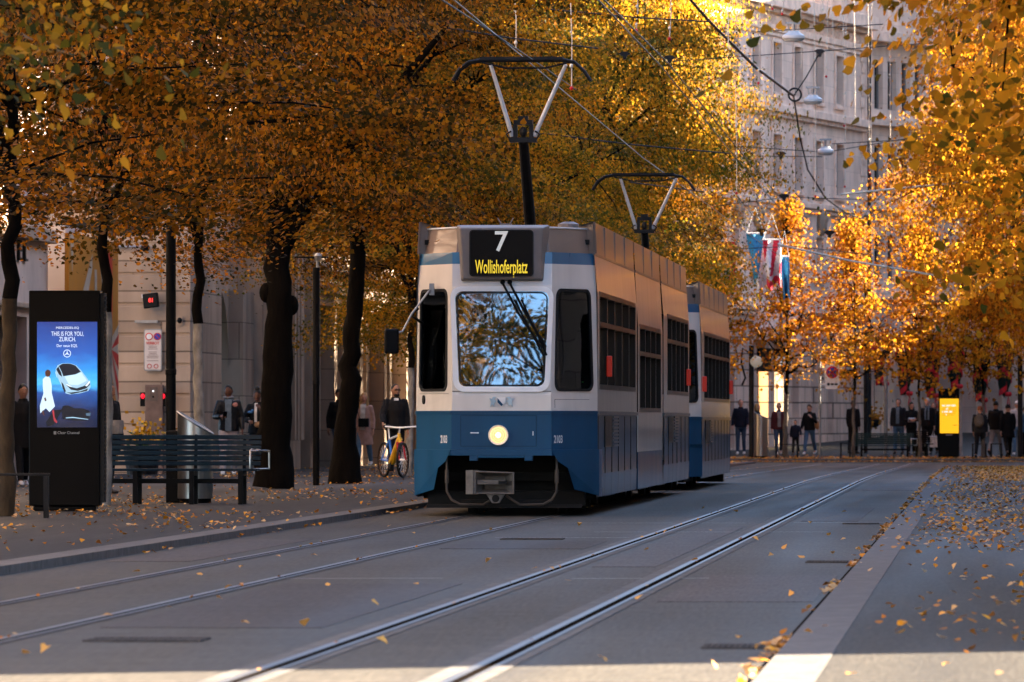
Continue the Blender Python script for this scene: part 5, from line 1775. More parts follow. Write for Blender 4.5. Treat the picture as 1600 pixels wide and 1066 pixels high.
# local x = forward
WR = .335; WBk = 1.04
M['tan'] = pmat('tan_tyre', (.10, .05, .025), .8); M['yellow'] = pmat('yellow_paint', (.75, .42, .02), .35, coat=.4); M['bikeblue'] = pmat('bike_blue', (.03, .16, .6), .35, coat=.4); M['bikered'] = pmat('bike_red', (.35, .01, .02), .35, coat=.4)


def wheel(cx, turn):
    Mt = Matrix.Translation((cx, 0, WR)) @ Matrix.Rotation(turn, 4, 'Z')
    mb = MB(); mb.torus((0, 0, 0), WR - .022, .024, 40, 8); mb.xf(Mt); w_ = mb.build('wheel', M['rubber'], bk, smooth=True)
    mb = MB(); mb.torus((0, 0, 0), WR - .048, .013, 40, 6); mb.xf(Mt); mb.build('rim', M['tan'], w_, smooth=True)
    mb = MB()
    for k in range(20):
        a = 2 * math.pi * k / 20; mb.tube([(.02 * math.cos(a), (.02 if k % 2 else -.02), .02 * math.sin(a)), ((WR - .05) * math.cos(a), 0, (WR - .05) * math.sin(a))], .0025, 4)
    mb.lathe([(.025, -.05), (.025, .05)], (0, 0, 0), 10, ax='y'); mb.xf(Mt); mb.build('spokes', M['alu'], w_)
    return w_


TURN = R(-38)
wheel(-.42, 0); wheel(WBk - .42, TURN)
hd = Vector((.42, 0, .80)); hb = Vector((.47, 0, .66)); bb = Vector((.02, 0, .29)); st = Vector((-.13, 0, .72))
mb = MB(); mb.tube([hd.lerp(hb, .5), bb], [.056, .07], 10); mb.tube([hd + Vector((-.01, 0, .03)), hb], .03, 10); fr = mb.build('frame', M['yellow'], bk, smooth=True)
mb = MB(); mb.tube([hd, st], .022, 8); mb.build('top_tube', M['alu'], fr)
mb = MB(); mb.tube([bb, st], .022, 8)
for s in (-1, 1): mb.tube([bb + Vector((0, s * .03, 0)), (-.42, s * .055, WR)], .014, 6); mb.tube([st + Vector((0, s * .02, -.03)), (-.42, s * .055, WR)], .013, 6)
mb.build('rear_frame', M['bikeblue'], bk)
mb = MB(); rt = Matrix.Rotation(TURN, 3, 'Z'); fc = Vector((WBk - .42, 0, WR))
for s in (-1, 1): mb.tube([hb + rt @ Vector((.0, s * .06, 0)), fc + rt @ Vector((0, s * .06, 0))], [.024, .017], 8)
mb.tube([hb + rt @ Vector((0, -.06, 0)), hb + rt @ Vector((0, .06, 0))], .02, 8); mb.build('fork', M['bikered'], bk)
mb = MB(); mb.tube([hd, hd + Vector((.03, 0, .12))], .016, 8)
hc = hd + Vector((.05, 0, .14))
mb.tube([hc + rt @ Vector((-.06, s * .31, .02)) if abs(s) > .5 else hc + rt @ Vector((.03, s * .2, 0)) for s in (-1, -.3, .3, 1)], .016, 8); mb.build('handlebar', M['alu'], bk, smooth=True)
mb = MB(); mb.tube([st, st + Vector((-.05, 0, .2))], .014, 8); sp_ = mb.build('seat_post', M['alu'], bk)
mb = MB(); mb.ell(st + Vector((-.12, 0, .24)), .11, .08, .04, 12, 8); mb.ell(st + Vector((.02, 0, .245)), .12, .03, .025, 10, 6); mb.build('saddle', M['black'], bk, smooth=True)
mb = MB(); mb.lathe([(.09, -.005), (.09, .005)], (bb.x, -.05, bb.z), 20, ax='y'); mb.tube([bb + Vector((0, -.07, 0)), bb + Vector((.1, -.08, -.13))], .012, 6); mb.tube([bb + Vector((0, .07, 0)), bb + Vector((-.1, .08, .13))], .012, 6); mb.box(bb.x + .05, bb.x + .15, -.16, -.08, bb.z - .145, bb.z - .125); mb.box(bb.x - .15, bb.x - .05, .08, .16, bb.z + .12, bb.z + .14); mb.build('crankset', M['darkmetal'], bk)
# ================================================================== PEOPLE
def remesh_many(items):
    """items: list of (object, voxel, smooth iterations): replace each mesh by its voxel-remeshed, smoothed surface"""
    for o, vx, it in items:
        rm = o.modifiers.new('remesh', 'REMESH'); rm.mode = 'VOXEL'; rm.voxel_size = vx; rm.use_smooth_shade = True
        if it:
            sm = o.modifiers.new('smooth', 'SMOOTH'); sm.iterations = it; sm.factor = .5
    bpy.context.view_layer.update()
    dg = bpy.context.evaluated_depsgraph_get()
    for o, vx, it in items:
        me = bpy.data.meshes.new_from_object(o.evaluated_get(dg))
        old = o.data
        mats = [m for m in old.materials]
        o.modifiers.clear(); o.data = me
        me.materials.clear()
        for m in mats: me.materials.append(m)
        bpy.data.meshes.remove(old)


def cloth(name, col, rough=.85, bump=.6, scale=10):
    return pmat(name, col, rough, var=.22, scale=scale, bump=bump, bscale=14)


CL = {
    'black': cloth('black_cloth', (.005, .005, .006)), 'puffer': cloth('black_puffer', (.008, .0085, .010), .4), 'navy': cloth('navy_cloth', (.007, .01, .024)),
    'maroon': cloth('maroon_cloth', (.055, .012, .018)), 'denim': cloth('denim', (.055, .12, .22)), 'denimdark': cloth('dark_denim', (.03, .055, .11)), 'lightdenim': cloth('light_denim', (.12, .22, .34)),
    'pink': cloth('dusty_pink_wool', (.42, .27, .23)), 'white': cloth('white_cloth', (.6, .58, .56)), 'grey': cloth('grey_cloth', (.2, .2, .21)), 'greyblue': cloth('grey_blue_knit', (.13, .17, .2)),
    'palegrey': cloth('pale_trousers', (.42, .36, .36)), 'charcoal': cloth('charcoal_cloth', (.014, .014, .016)), 'tan': cloth('tan_leather', (.32, .17, .08), .5), 'khaki': cloth('khaki_canvas', (.12, .09, .06)),
    'blue': cloth('blue_cloth', (.05, .14, .3)), 'shoewhite': pmat('white_shoe', (.65, .64, .62), .5), 'shoedark': pmat('dark_shoe', (.02, .018, .016), .45), 'brownboot': pmat('cream_boot', (.4, .33, .28), .6),
}
SK = {'light': pmat('light_skin', (.55, .29, .2), .5, var=.1, scale=20), 'mid': pmat('tan_skin', (.3, .15, .09), .5, var=.1, scale=20), 'dark': pmat('brown_skin', (.14, .06, .035), .45, var=.1, scale=20)}
HR_ = {'black': pmat('black_hair', (.01, .009, .008), .5, var=.4, scale=30), 'blond': pmat('blond_hair', (.42, .24, .09), .45, var=.3, scale=30, stretch=(3, 3, .4)), 'grey': pmat('grey_hair', (.35, .34, .33), .6, var=.3, scale=30), 'brown': pmat('brown_hair', (.06, .03, .016), .5, var=.3, scale=30), 'red': pmat('auburn_hair', (.25, .07, .02), .5, var=.3, scale=30), 'cap': CL['white'], 'beanie': CL['charcoal']}
PENDING = []
PERSONS = {}
M['eye'] = pmat('eye_dark', (.012, .009, .008), .3); M['lips'] = pmat('lips', (.25, .08, .06), .5)


def person(label, px, Y, z, H=1.75, face=0, skin='light', hair='brown', hairstyle='short', top='black', topstyle='jacket', pants='denim', shoes='shoedark', legs=((4, 2), (-4, 6)), arms=((-3, 8, 12), (3, 8, 12)),
           head=(0, 0), under=None, female=False, bare_legs=False, vx=.0125, scarf=None, pantsw=1.0, bulk=1.0, lean=0, arm_in=(0, 0), x=None, group=None):
    """legs: (swing, knee) right then left in degrees; arms: (forward, out, elbow). The figure faces -y when face=0."""
    t = thing('person', label, 'person', (PX(px, Y) if x is None else x, Y, z), R(face), group)
    Lt = [1, -1]     # +x side, -x side
    J = {}
    hipz = .515 * H
    pel = Vector((0, 0, hipz + .015 * H))
    ank = []
    for i, s in enumerate((-1, 1)):
        a, k = R(legs[i][0]), R(legs[i][1])
        hip = Vector((s * .05 * H, 0, hipz - .01 * H)); L = .235 * H
        kn = hip + Vector((s * .004 * H, -math.sin(a) * L, -math.cos(a) * L))
        an = kn + Vector((s * .002 * H, -math.sin(a - k) * L, -math.cos(a - k) * L))
        J['hip', s], J['kn', s], J['an', s] = hip, kn, an; ank.append(an.z)
    dz = .04 * H - min(ank)
    for k in list(J): J[k] = J[k] + Vector((0, 0, dz))
    pel.z += dz
    ln = Matrix.Rotation(R(lean), 3, 'X')
    def up(zf, y=0.0, xx=0.0): return pel + ln @ Vector((xx * H, y * H, (zf - .53) * H))
    shw = (.092 if female else .102)
    for i, s in enumerate((-1, 1)):
        p, o_, e = (R(v) for v in arms[i]); ai = R(arm_in[i])
        sh_ = up(.808, 0, s * shw)
        d1 = Vector((s * math.sin(o_), -math.sin(p) * math.cos(o_), -math.cos(p) * math.cos(o_)))
        el = sh_ + d1 * .168 * H
        d2 = Vector((s * math.sin(o_ * .3) * (1 if ai == 0 else 0) - s * math.sin(ai), -math.sin(p + e) * math.cos(ai), -math.cos(p + e) * math.cos(ai))).normalized()
        wr = el + d2 * .145 * H
        J['sh', s], J['el', s], J['wr', s], J['hd', s] = sh_, el, wr, d2
    # --- body: one surface
    mb = MB()
    fx_ = .92 if female else 1.0
    mb.tube([up(.47), up(.52), up(.58), up(.64), up(.72), up(.78), up(.815), up(.835), up(.86), up(.90)],
            [(.07 * H, .05 * H), (.085 * H, .06 * H), (.08 * H * fx_, .055 * H), (.072 * H * fx_, .05 * H), (.085 * H * fx_, .06 * H), (.092 * H * fx_, .055 * H), (.08 * H, .045 * H), (.045 * H, .036 * H), (.03 * H, .032 * H), (.03 * H, .033 * H)], 16, up=(1, 0, 0))
    for s in (-1, 1):
        mb.tube([J['hip', s] + Vector((0, 0, .02 * H)), J['hip', s].lerp(J['kn', s], .4), J['kn', s], J['kn', s].lerp(J['an', s], .3), J['an', s]], [.052 * H, .046 * H, .031 * H, .033 * H, .02 * H], 12)
        f = J['an', s]
        mb.tube([f + Vector((0, .02 * H, -.015 * H)), f + Vector((0, -.03 * H, -.02 * H)), f + Vector((0, -.085 * H, -.028 * H))], [.02 * H, .022 * H, .016 * H], 8)
        mb.tube([J['sh', s] + Vector((-s * .02 * H, 0, 0)), J['sh', s], J['sh', s].lerp(J['el', s], .5), J['el', s], J['el', s].lerp(J['wr', s], .35), J['wr', s]], [.03 * H, .03 * H, .026 * H, .021 * H, .022 * H, .0135 * H], 10)
        # hand: palm, four curled fingers, thumb from the side of the palm
        w_, d = J['wr', s], J['hd', s]
        side = d.cross(Vector((s, 0, 0)))
        if side.length < .2: side = Vector((0, -1, 0))
        side.normalize(); nrm = side.cross(d).normalized()
        if nrm.x * s > 0: nrm = -nrm      # palm faces inward
        pm = w_ + d * .05 * H
        mb.tube([w_, w_ + d * .02 * H, pm], [(.014 * H, .012 * H), (.022 * H, .011 * H), (.022 * H, .009 * H)], 8, up=side)
        for q in range(4):
            b = pm + side * ((.5 - q / 3) * .034 * H) - d * .004 * H; l = (.9, 1.0, .95, .75)[q] * .044 * H; c = .35 + .12 * q
            m1 = b + (d + nrm * c * .5).normalized() * l * .45; m2 = m1 + (d * .75 + nrm * c).normalized() * l * .32; m3 = m2 + (d * .3 + nrm * c * 1.3).normalized() * l * .25
            mb.tube([b, m1, m2, m3], [.0052 * H, .0052 * H, .0047 * H, .0038 * H], 6)
        b = w_ + d * .015 * H + side * .016 * H
        mb.tube([b, b + (d * .6 + side * .8).normalized() * .024 * H, b + (d * .9 + side * .55).normalized() * .044 * H], [.007 * H, .006 * H, .0045 * H], 6)
    # head
    hc = up(.932, -.008)
    HM = Matrix.Rotation(R(head[1]), 3, 'Z') @ Matrix.Rotation(R(head[0]), 3, 'X')
    def hp(x_, y_, z_): return hc + HM @ Vector((x_ * H, y_ * H, z_ * H))
    def sculpt(p):
        q = p / H; zf = q.z / .066
        wv = 1.0 - max(0, -zf) ** 1.5 * .34
        q = Vector((q.x * wv, q.y * (1 - max(0, -zf) * .1), q.z))
        if q.y < 0 and zf < 0: q.y -= .006 * (-zf)
        return (HM @ (q * H))
    mb.ell(hc, .0455 * H, .057 * H, .069 * H, 18, 14, fn=sculpt)
    mb.tube([hp(0, -.046, .012), hp(0, -.059, -.012), hp(0, -.056, -.017)], [.0045 * H, .0085 * H, .006 * H], 8)
    mb.tube([hp(-.024, -.046, .014), hp(0, -.05, .017), hp(.024, -.046, .014)], .006 * H, 6)
    mb.tube([hp(-.013, -.05, -.033), hp(0, -.055, -.033), hp(.013, -.05, -.033)], .005 * H, 6)
    mb.tube([hp(0, -.04, -.055), hp(0, -.048, -.052)], .011 * H, 8)
    for s in (-1, 1): mb.tube([hp(s * .043, .004, .012), hp(s * .047, .008, .0), hp(s * .043, .004, -.014)], [.006 * H, .009 * H, .005 * H], 6)
    body = mb.build('body', SK[skin], t, recalc=False); PENDING.append((body, .0085 if H > 1.3 else .006, 2))
    # face
    mb = MB()
    for s in (-1, 1): mb.ell(hp(s * .017, -.0475, .004), .0065 * H, .005 * H, .0035 * H, 8, 6)
    mb.build('eyes', M['eye'], body)
    mb = MB()
    for s in (-1, 1): mb.tube([hp(s * .009, -.052, .0185), hp(s * .018, -.052, .021), hp(s * .027, -.046, .0175)], .0024 * H, 5)
    mb.build('eyebrows', HR_[hair] if hair not in ('cap', 'beanie') else HR_['brown'], body)
    mb = MB(); mb.tube([hp(-.014, -.053, -.0335), hp(0, -.0595, -.033), hp(.014, -.053, -.0335)], .0028 * H, 6); mb.build('mouth', M['lips'], body)
    # hair
    mb = MB()
    if hairstyle != 'none':
        cov = {'short': .3, 'shaved': .42}.get(hairstyle, .22)
        def hs(p):
            q = p / H
            if q.y < 0: q.y *= .86
            return HM @ (Vector((q.x, q.y, max(q.z, -.012 if q.y > -.01 else .022))) * H)
        g = 1.03 if hairstyle == 'shaved' else 1.11
        mb.ell(hp(0, .004, .008), .046 * g * H, .056 * g * H, .065 * g * H, 16, 12, fn=hs)
        if hairstyle in ('long', 'bob'):
            e = .70 if hairstyle == 'long' else .86
            for s in (-1, 1):
                mb.tube([hp(s * .034, .006, .03), hp(s * .047, .004, -.01), hp(s * .047, -.008, -.05), up((.86 + e) / 2, -.035, s * .048), up(e, -.05, s * .045)], [.016 * H, .017 * H, .02 * H, .02 * H, .008 * H], 8)
            mb.tube([hp(0, .04, .03), hp(0, .052, -.02), up(.86, .045), up(e, .05)], [(.035 * H, .02 * H), (.042 * H, .018 * H), (.045 * H, .018 * H), (.03 * H, .008 * H)], 10, up=(1, 0, 0))
        if hairstyle == 'bun':
            mb.ell(hp(.0, .012, .085), .034 * H, .034 * H, .03 * H, 12, 8); mb.tube([hp(-.02, 0, .05), hp(.02, 0, .05)], .03 * H, 8)
        if hairstyle == 'pony':
            mb.tube([hp(0, .05, .02), hp(0, .075, -.01), hp(0, .065, -.07)], [.016 * H, .018 * H, .006 * H], 8)
        if hair == 'cap': mb.tube([hp(-.03, -.05, .026), hp(0, -.075, .024), hp(.03, -.05, .026)], [.012 * H, .02 * H, .012 * H], 8)
        ho = mb.build({'cap': 'cap', 'beanie': 'beanie'}.get(hair, 'hair'), HR_[hair], t, recalc=False); PENDING.append((ho, .009, 2))
    # trousers
    bk_ = 1 + (bulk - 1) * .55
    if not bare_legs:
        mb = MB(); pw_ = pantsw
        mb.tube([up(.455), up(.50), up(.56), up(.60)], [(.075 * H, .058 * H), (.092 * H, .068 * H), (.088 * H, .062 * H), (.08 * H, .056 * H)], 14, up=(1, 0, 0))
        for s in (-1, 1):
            h, k, a = J['hip', s], J['kn', s], J['an', s]
            mb.tube([h + Vector((0, 0, .03 * H)), h.lerp(k, .35), k, k.lerp(a, .4), k.lerp(a, .93)], [.056 * H * pw_, .05 * H * pw_, .038 * H * pw_, .037 * H * pw_, .030 * H * pw_], 12)
        o = mb.build('trousers', CL[pants], t, recalc=False); PENDING.append((o, vx, 3))
    for s in (-1, 1):
        f = J['an', s]; mb = MB()
        pitch = max(0, -(math.radians(legs[0 if s < 0 else 1][0] - legs[0 if s < 0 else 1][1])))
        lift = f.z - .04 * H
        mb.tube([f + Vector((0, .028 * H, -.012 * H)), f + Vector((0, .0, -.008 * H)), f + Vector((0, -.05 * H, -.018 * H - lift * .4)), f + Vector((0, -.10 * H, -.026 * H - lift * .8))], [(.022 * H, .026 * H), (.025 * H, .030 * H), (.026 * H, .02 * H), (.02 * H, .012 * H)], 10, up=(1, 0, 0))
        if shoes in ('brownboot',): mb.tube([f, f.lerp(J['kn', s], .3)], .03 * H, 10)
        o = mb.build('shoe', CL[shoes], t, recalc=False); PENDING.append((o, .01, 2))
    # top
    if topstyle:
        mb = MB()
        hem = {'jacket': .50, 'short': .53, 'coat': .30, 'long': .40}[topstyle]
        b = bk_
        rings = []
        if topstyle in ('coat', 'long'):
            rings += [(up(hem, .01), (.125 * H * b, .095 * H * b)), (up((hem + .52) / 2), (.115 * H * b, .085 * H * b))]
        else: rings += [(up(hem), (.105 * H * b, .078 * H * b))]
        rings += [(up(.55), (.103 * H * b, .076 * H * b)), (up(.63), (.098 * H * b * fx_, .07 * H * b)), (up(.72), (.104 * H * b * fx_, .074 * H * b)), (up(.79), (.102 * H * b * fx_, .063 * H * b)), (up(.818), (.084 * H * b, .054 * H * b)), (up(.836), (.06 * H, .046 * H)), (up(.85), (.045 * H, .042 * H)), (up(.865), (.041 * H, .041 * H))]
        mb.tube([r[0] for r in rings], [r[1] for r in rings], 18, up=(1, 0, 0))
        for s in (-1, 1):
            S_, E_, W_ = J['sh', s], J['el', s], J['wr', s]
            mb.tube([S_ + Vector((-s * .03 * H, 0, 0)), S_, S_.lerp(E_, .5), E_, E_.lerp(W_, .4), E_.lerp(W_, .93)], [.036 * H * b, .038 * H * b, .035 * H * b, .032 * H * b, .03 * H * b, .024 * H * b], 10)
        mb.torus(tuple(up(.858)), .036 * H, .011 * H, 16, 6, ax='z')
        o = mb.build('coat' if topstyle in ('coat', 'long') else 'jacket', CL[top], t, recalc=False); PENDING.append((o, vx, 3))
        if under:
            col, wd, zl = under
            mb = MB(); pts = []
            rr = {.5: .08, .55: .079, .63: .073, .72: .077, .79: .067, .825: .057, .85: .046}
            zz = [z_ for z_ in (.5, .55, .63, .72, .79, .825, .85) if z_ >= zl]
            def rim(z_):
                return [up(z_, -(rr[z_] * bk_ + .004) * (1 - (q * q) * .18 * (wd / .04) ** 2 * .3), q * wd * (1.0 if z_ < .8 else 1.15)) for q in (-1, -.5, 0, .5, 1)]
            for z_a, z_b in zip(zz[:-1], zz[1:]):
                A, B = rim(z_a), rim(z_b)
                for q in range(4): mb.face([A[q], A[q + 1], B[q + 1], B[q]])
            mb.build('shirt_front', CL[col], t, recalc=False)
    if scarf:
        mb = MB(); mb.torus(tuple(up(.862, -.004)), .038 * H, .018 * H, 18, 8, ax='z')
        for s in (-1, 1): mb.tube([up(.86, -.035, s * .02), up(.78, -.075, s * .03), up(.62, -.085, s * .028)], [(.018 * H, .01 * H)] * 3, 8, up=(1, 0, 0))
        o = mb.build('scarf', CL[scarf], t, recalc=False); PENDING.append((o, .011, 2))
    t_M = Matrix.Translation(t.location) @ Matrix.Rotation(R(face), 4, 'Z')
    PERSONS[label] = (t, J, up, hp, t_M, H)
    return t, J, up, hp, t_M, H


def put(name, label, cat, mb, mat, Mw, loc, vx=None, group=None):
    """a held or worn thing: mesh given in the wearer's frame, stored about loc"""
    c = Vector(loc)
    for i, v in enumerate(mb.v): mb.v[i] = tuple(Vector(v) - c)
    o = mb.build(name, mat, None, recalc=not vx)
    o.matrix_world = Mw @ Matrix.Translation(c)
    tag(o, label, cat, group)
    if vx: PENDING.append((o, vx, 2))
    return o


zl = ZL
WALK = ((22, 6), (-16, 14)); WALK2 = ((-18, 16), (20, 5)); STAND = ((3, 1), (-3, 4))
# ---- left pavement
Y = 144
lb = 'man in a black puffer jacket over a grey hoodie looking down at his phone'
t, J, up, hp, Mw, H = person(lb, 357, Y, zl, 1.80, 4, 'dark', 'black', 'shaved', 'puffer', 'jacket', 'palegrey', 'shoewhite', WALK, ((18, 14, 75), (2, 14, 20)), (22, -6), ('greyblue', .034, .5), bulk=1.22, arm_in=(28, 0), pantsw=1.15, vx=.014)
mb = MB(); mb.torus(tuple(up(.868, .01)), .046 * H, .014 * H, 18, 8, ax='z'); mb.ell(up(.86, .05), .06 * H, .03 * H, .04 * H, 10, 8); o = mb.build('hood', CL['grey'], t, recalc=False); PENDING.append((o, .012, 2))
mb = MB(); mb.ell(up(.79, -.07, .075), .028 * H, .012 * H, .025 * H, 10, 8); mb.build('shoulder_patch', pmat('pink_patch', (.55, .25, .2), .7), t)
p = J['wr', -1] + J['hd', -1] * .085 * H
mb = MB(); mb.obox(p + Vector((.01, 0, .03)), .075, .012, .15, (R(35), 0, R(10))); put('smartphone', 'dark phone held by the man in the black puffer jacket', 'phone', mb, M['blackgloss'], Mw, p)
lb = 'woman with a high hair bun, black jacket and short skirt, hand at her chin'
t, J, up, hp, Mw, H = person(lb, 402, Y + .6, zl, 1.70, -8, 'dark', 'black', 'bun', 'black', 'jacket', None, 'shoewhite', WALK2, ((28, 14, 50), (30, 10, 112)), (10, 4), ('white', .016, .63), True, True, arm_in=(35, 18), bulk=1.1)
mb = MB(); mb.tube([up(.40), up(.46), up(.56)], [(.105 * H, .08 * H), (.1 * H, .075 * H), (.085 * H, .06 * H)], 14, up=(1, 0, 0)); o = mb.build('skirt', CL['black'], t, recalc=False); PENDING.append((o, .013, 2))
mb = MB(); mb.ell(up(.60, -.1, .03), .075, .045, .06, 10, 8); put('handbag', 'tan bag held in front by the woman with the hair bun', 'bag', mb, CL['tan'], Mw, up(.6, -.1, .03))
mb = MB(); mb.ell(up(.745, -.09, -.06), .06, .03, .03, 10, 8); mb.ell(up(.76, -.09, -.035), .03, .03, .03, 8, 6); put('blue_scarf', 'blue folded scarf on the arm of the woman with the hair bun', 'scarf', mb, CL['blue'], Mw, up(.745, -.09, -.06))
person('dark dressed person mostly hidden behind the blue poster pillar', 170, 108, zl, 1.62, 60, 'mid', 'black', 'short', 'black', 'long', 'black', 'shoedark', STAND, bulk=1.25)
mb = MB(); mb.lathe([(.1, 0), (.12, .12), (.11, .2)], n=12); o = mb.build('grey_bag', CL['grey'], loc=(PX(181, 107.5), 107.5, .95)); tag(o, 'small grey bag beside the dark person behind the blue poster pillar', 'bag')
person('person in dark clothes and white shoes half hidden behind the trunk at the left edge', 36, 120, zl, 1.70, 20, 'mid', 'black', 'short', 'black', 'long', 'black', 'shoewhite', WALK, bulk=1.2)
person('person with a white collar cut off by the left edge of the picture', -4, 126, zl, 1.70, 10, 'mid', 'black', 'short', 'charcoal', 'jacket', 'black', 'shoedark', STAND, under=('white', .03, .63))
person('man in dark clothes walking behind the leaning tree trunk', 530, 168, zl, 1.82, 30, 'mid', 'black', 'short', 'black', 'jacket', 'denimdark', 'shoedark', WALK, ((-10, 10, 15), (12, 10, 20)), bulk=1.15)
lb = 'blond woman in a long dusty pink coat with a black shoulder bag'
t, J, up, hp, Mw, H = person(lb, 569, 172, zl, 1.72, -10, 'light', 'blond', 'long', 'pink', 'coat', 'lightdenim', 'shoewhite', ((16, 4), (-14, 12)), ((4, 8, 14), (-6, 10, 14)), (4, 16), ('white', .034, .5), True, bulk=1.02)
mb = MB(); mb.box(-.12, .12, -.05, .05, -.1, .1); mb.tube([(-.1, 0, .1), (-.2, .05, .42), (-.12, .12, .52)], .008, 5)
mb.xf(Matrix.Translation(up(.6, -.105, .02))); put('shoulder_bag', 'black shoulder bag of the blond woman in the pink coat', 'bag', mb, CL['black'], Mw, up(.6, -.105, .02))
lb = 'man in sunglasses and a black jacket standing behind the yellow and blue bicycle'
t, J, up, hp, Mw, H = person(lb, 618, 140.2, zl, 1.76, 12, 'mid', 'black', 'shaved', 'black', 'jacket', 'black', 'shoedark', ((8, 4), (-8, 6)), ((24, 16, 30), (0, 8, 12)), (0, 18), ('white', .022, .825), bulk=1.2)
mb = MB(); mb.tube([hp(-.035, -.045, .006), hp(0, -.056, .008), hp(.035, -.045, .006)], .007 * H, 6); mb.build('sunglasses', M['blackgloss'], t)
mb = MB(); mb.ell(hp(0, -.03, -.05), .033 * H, .026 * H, .02 * H, 10, 8); mb.build('beard', HR_['black'], t)
# ---- far pavement
Y = 255.5
def fp(lb, px, Y=255.5, **k): return person(lb, px, Y, fz(Y), **k)
fp('man in a navy jacket, jeans and white shoes standing beside the tram', 1157.5, H=1.90, face=-4, skin='light', hair='brown', hairstyle='shaved', top='navy', pants='denimdark', shoes='shoewhite', legs=((6, 2), (-4, 10)), arms=((-8, 14, 30), (10, 10, 25)), head=(2, 20), bulk=1.2)
fp('blond person in dark clothes behind the far stainless bin', 1183, 257.5, H=1.72, face=70, hair='blond', hairstyle='bob', top='charcoal', female=True)
fp('man in a maroon jacket with a grey shirt, jeans and white shoes', 1217, H=1.82, face=6, skin='light', hair='brown', top='maroon', pants='denimdark', shoes='shoewhite', legs=((22, 4), (-20, 18)), under=('grey', .03, .55), bulk=1.25)
fp('small child in dark clothes beside the woman with the tan bag', 1243, 255.2, H=1.22, face=-8, hair='brown', top='navy', pants='black', bulk=1.2, legs=((20, 6), (-20, 18)), arms=((-14, 12, 14), (18, 20, 30)))
t, J, up, hp, Mw, H = fp('woman in a black jacket and jeans looking down, hand on her chest', 1265, H=1.78, face=-14, hair='brown', hairstyle='pony', top='black', pants='denim', shoes='shoewhite', legs=((24, 5), (-20, 20)), arms=((6, 14, 20), (22, 18, 118)), head=(20, -8), female=True, arm_in=(0, 30), bulk=1.15)
mb = MB(); mb.ell(up(.6, .02, .15), .1, .09, .15, 12, 10); mb.tube([up(.66, .0, .14), up(.8, -.02, .12)], .012, 5); put('shoulder_bag', 'tan shoulder bag of the woman in the black jacket near the child', 'bag', mb, CL['tan'], Mw, up(.6, .02, .15))
fp('man in dark clothes seen from behind by the slim trunk left of the far bench', 1333, 256.5, H=1.85, face=150, skin='mid', hair='brown', hairstyle='shaved', top='black', pants='black', bulk=1.25)
fp('dark haired man in a dark jacket and jeans behind the far bench', 1404, 256, H=1.92, face=-12, skin='light', hair='brown', top='charcoal', pants='denim', under=('greyblue', .03, .55), bulk=1.15, legs=((8, 3), (-8, 6)))
t, J, up, hp, Mw, H = fp('dark haired woman holding a white paper in front of her behind the far bench', 1424, 255.6, H=1.80, face=10, hair='black', hairstyle='bob', top='black', pants='black', female=True, arms=((20, 14, 70), (20, 16, 75)), arm_in=(35, 35), head=(12, 20), bulk=1.12)
mb = MB(); mb.obox(up(.66, -.15, -.02), .26, .05, .14, (R(30), 0, R(8))); put('white_paper', 'white folded paper held by the dark haired woman', 'paper', mb, CL['white'], Mw, up(.66, -.15, -.02))
t, J, up, hp, Mw, H = fp('grey haired man in a long dark coat with a grey blue scarf', 1449, 255.3, H=1.94, face=-6, hair='grey', hairstyle='short', top='black', topstyle='jacket', pants='black', scarf='greyblue', legs=((10, 3), (-9, 8)), bulk=1.12)
fp('woman hidden behind the grey haired man', 1459, 256.6, H=1.78, face=-10, hair='brown', hairstyle='long', top='black', topstyle='long', pants='black', female=True)
mb = MB(); mb.prism([(-.14, -.2), (.14, -.2), (.12, .2), (-.12, .2)], -.05, .05); mb.tube([(-.06, 0, .2), (0, 0, .36), (.06, 0, .2)], .01, 5)
o = mb.build('shopping_bag', CL['white'], loc=P(1458.5, 690, 255.0)); tag(o, 'white shopping bag carried beside the grey haired man', 'bag')
t, J, up, hp, Mw, H = fp('auburn haired person seen from behind wearing a khaki backpack', 1531, 249.6, H=1.78, face=172, hair='red', hairstyle='short', top='charcoal', topstyle='jacket', pants='black', legs=((14, 4), (-14, 10)), bulk=1.18)
mb = MB(); mb.ell(up(.72, .1, 0), .17, .1, .24, 14, 10); mb.ell(up(.66, .165, 0), .12, .05, .1, 12, 8)
for s in (-1, 1): mb.tube([up(.8, .08, s * .05), up(.83, -.01, s * .07), up(.74, -.07, s * .075)], .02, 6)
put('backpack', 'khaki backpack worn by the auburn haired person', 'backpack', mb, CL['khaki'], Mw, up(.72, .1, 0), vx=.012)
fp('man in a black jacket and grey trousers seen from behind', 1556, 252.5, H=1.94, face=165, hair='black', top='black', pants='grey', legs=((24, 6), (-24, 22)), arms=((-20, 10, 20), (22, 10, 25)), bulk=1.25)
fp('person in a long black coat and grey beanie walking away', 1575, 250.8, H=1.85, face=190, hair='beanie', hairstyle='short', top='black', topstyle='long', pants='black', legs=((24, 6), (-22, 24)), arms=((20, 10, 25), (-18, 10, 20)), head=(8, 15), bulk=1.15)
fp('woman with a white cap, white top and jeans facing the street', 1589, 254.5, H=1.86, face=0, hair='cap', hairstyle='short', top='white', topstyle='short', pants='lightdenim', shoes='shoewhite', female=True)
fp('person in a blue jacket cut off by the right edge', 1602, 250.6, H=1.72, face=30, hair='brown', top='blue', pants='black', bulk=1.2)
remesh_many(PENDING)
# ================================================================== TREES
LEAF_OUT = np.array([(0.04, -.42), (.36, -.36), (.47, -.02), (.22, .26), (-.03, .66), (-.25, .30), (-.42, .04), (-.38, -.30)]) * np.array([1.0, 1.0])


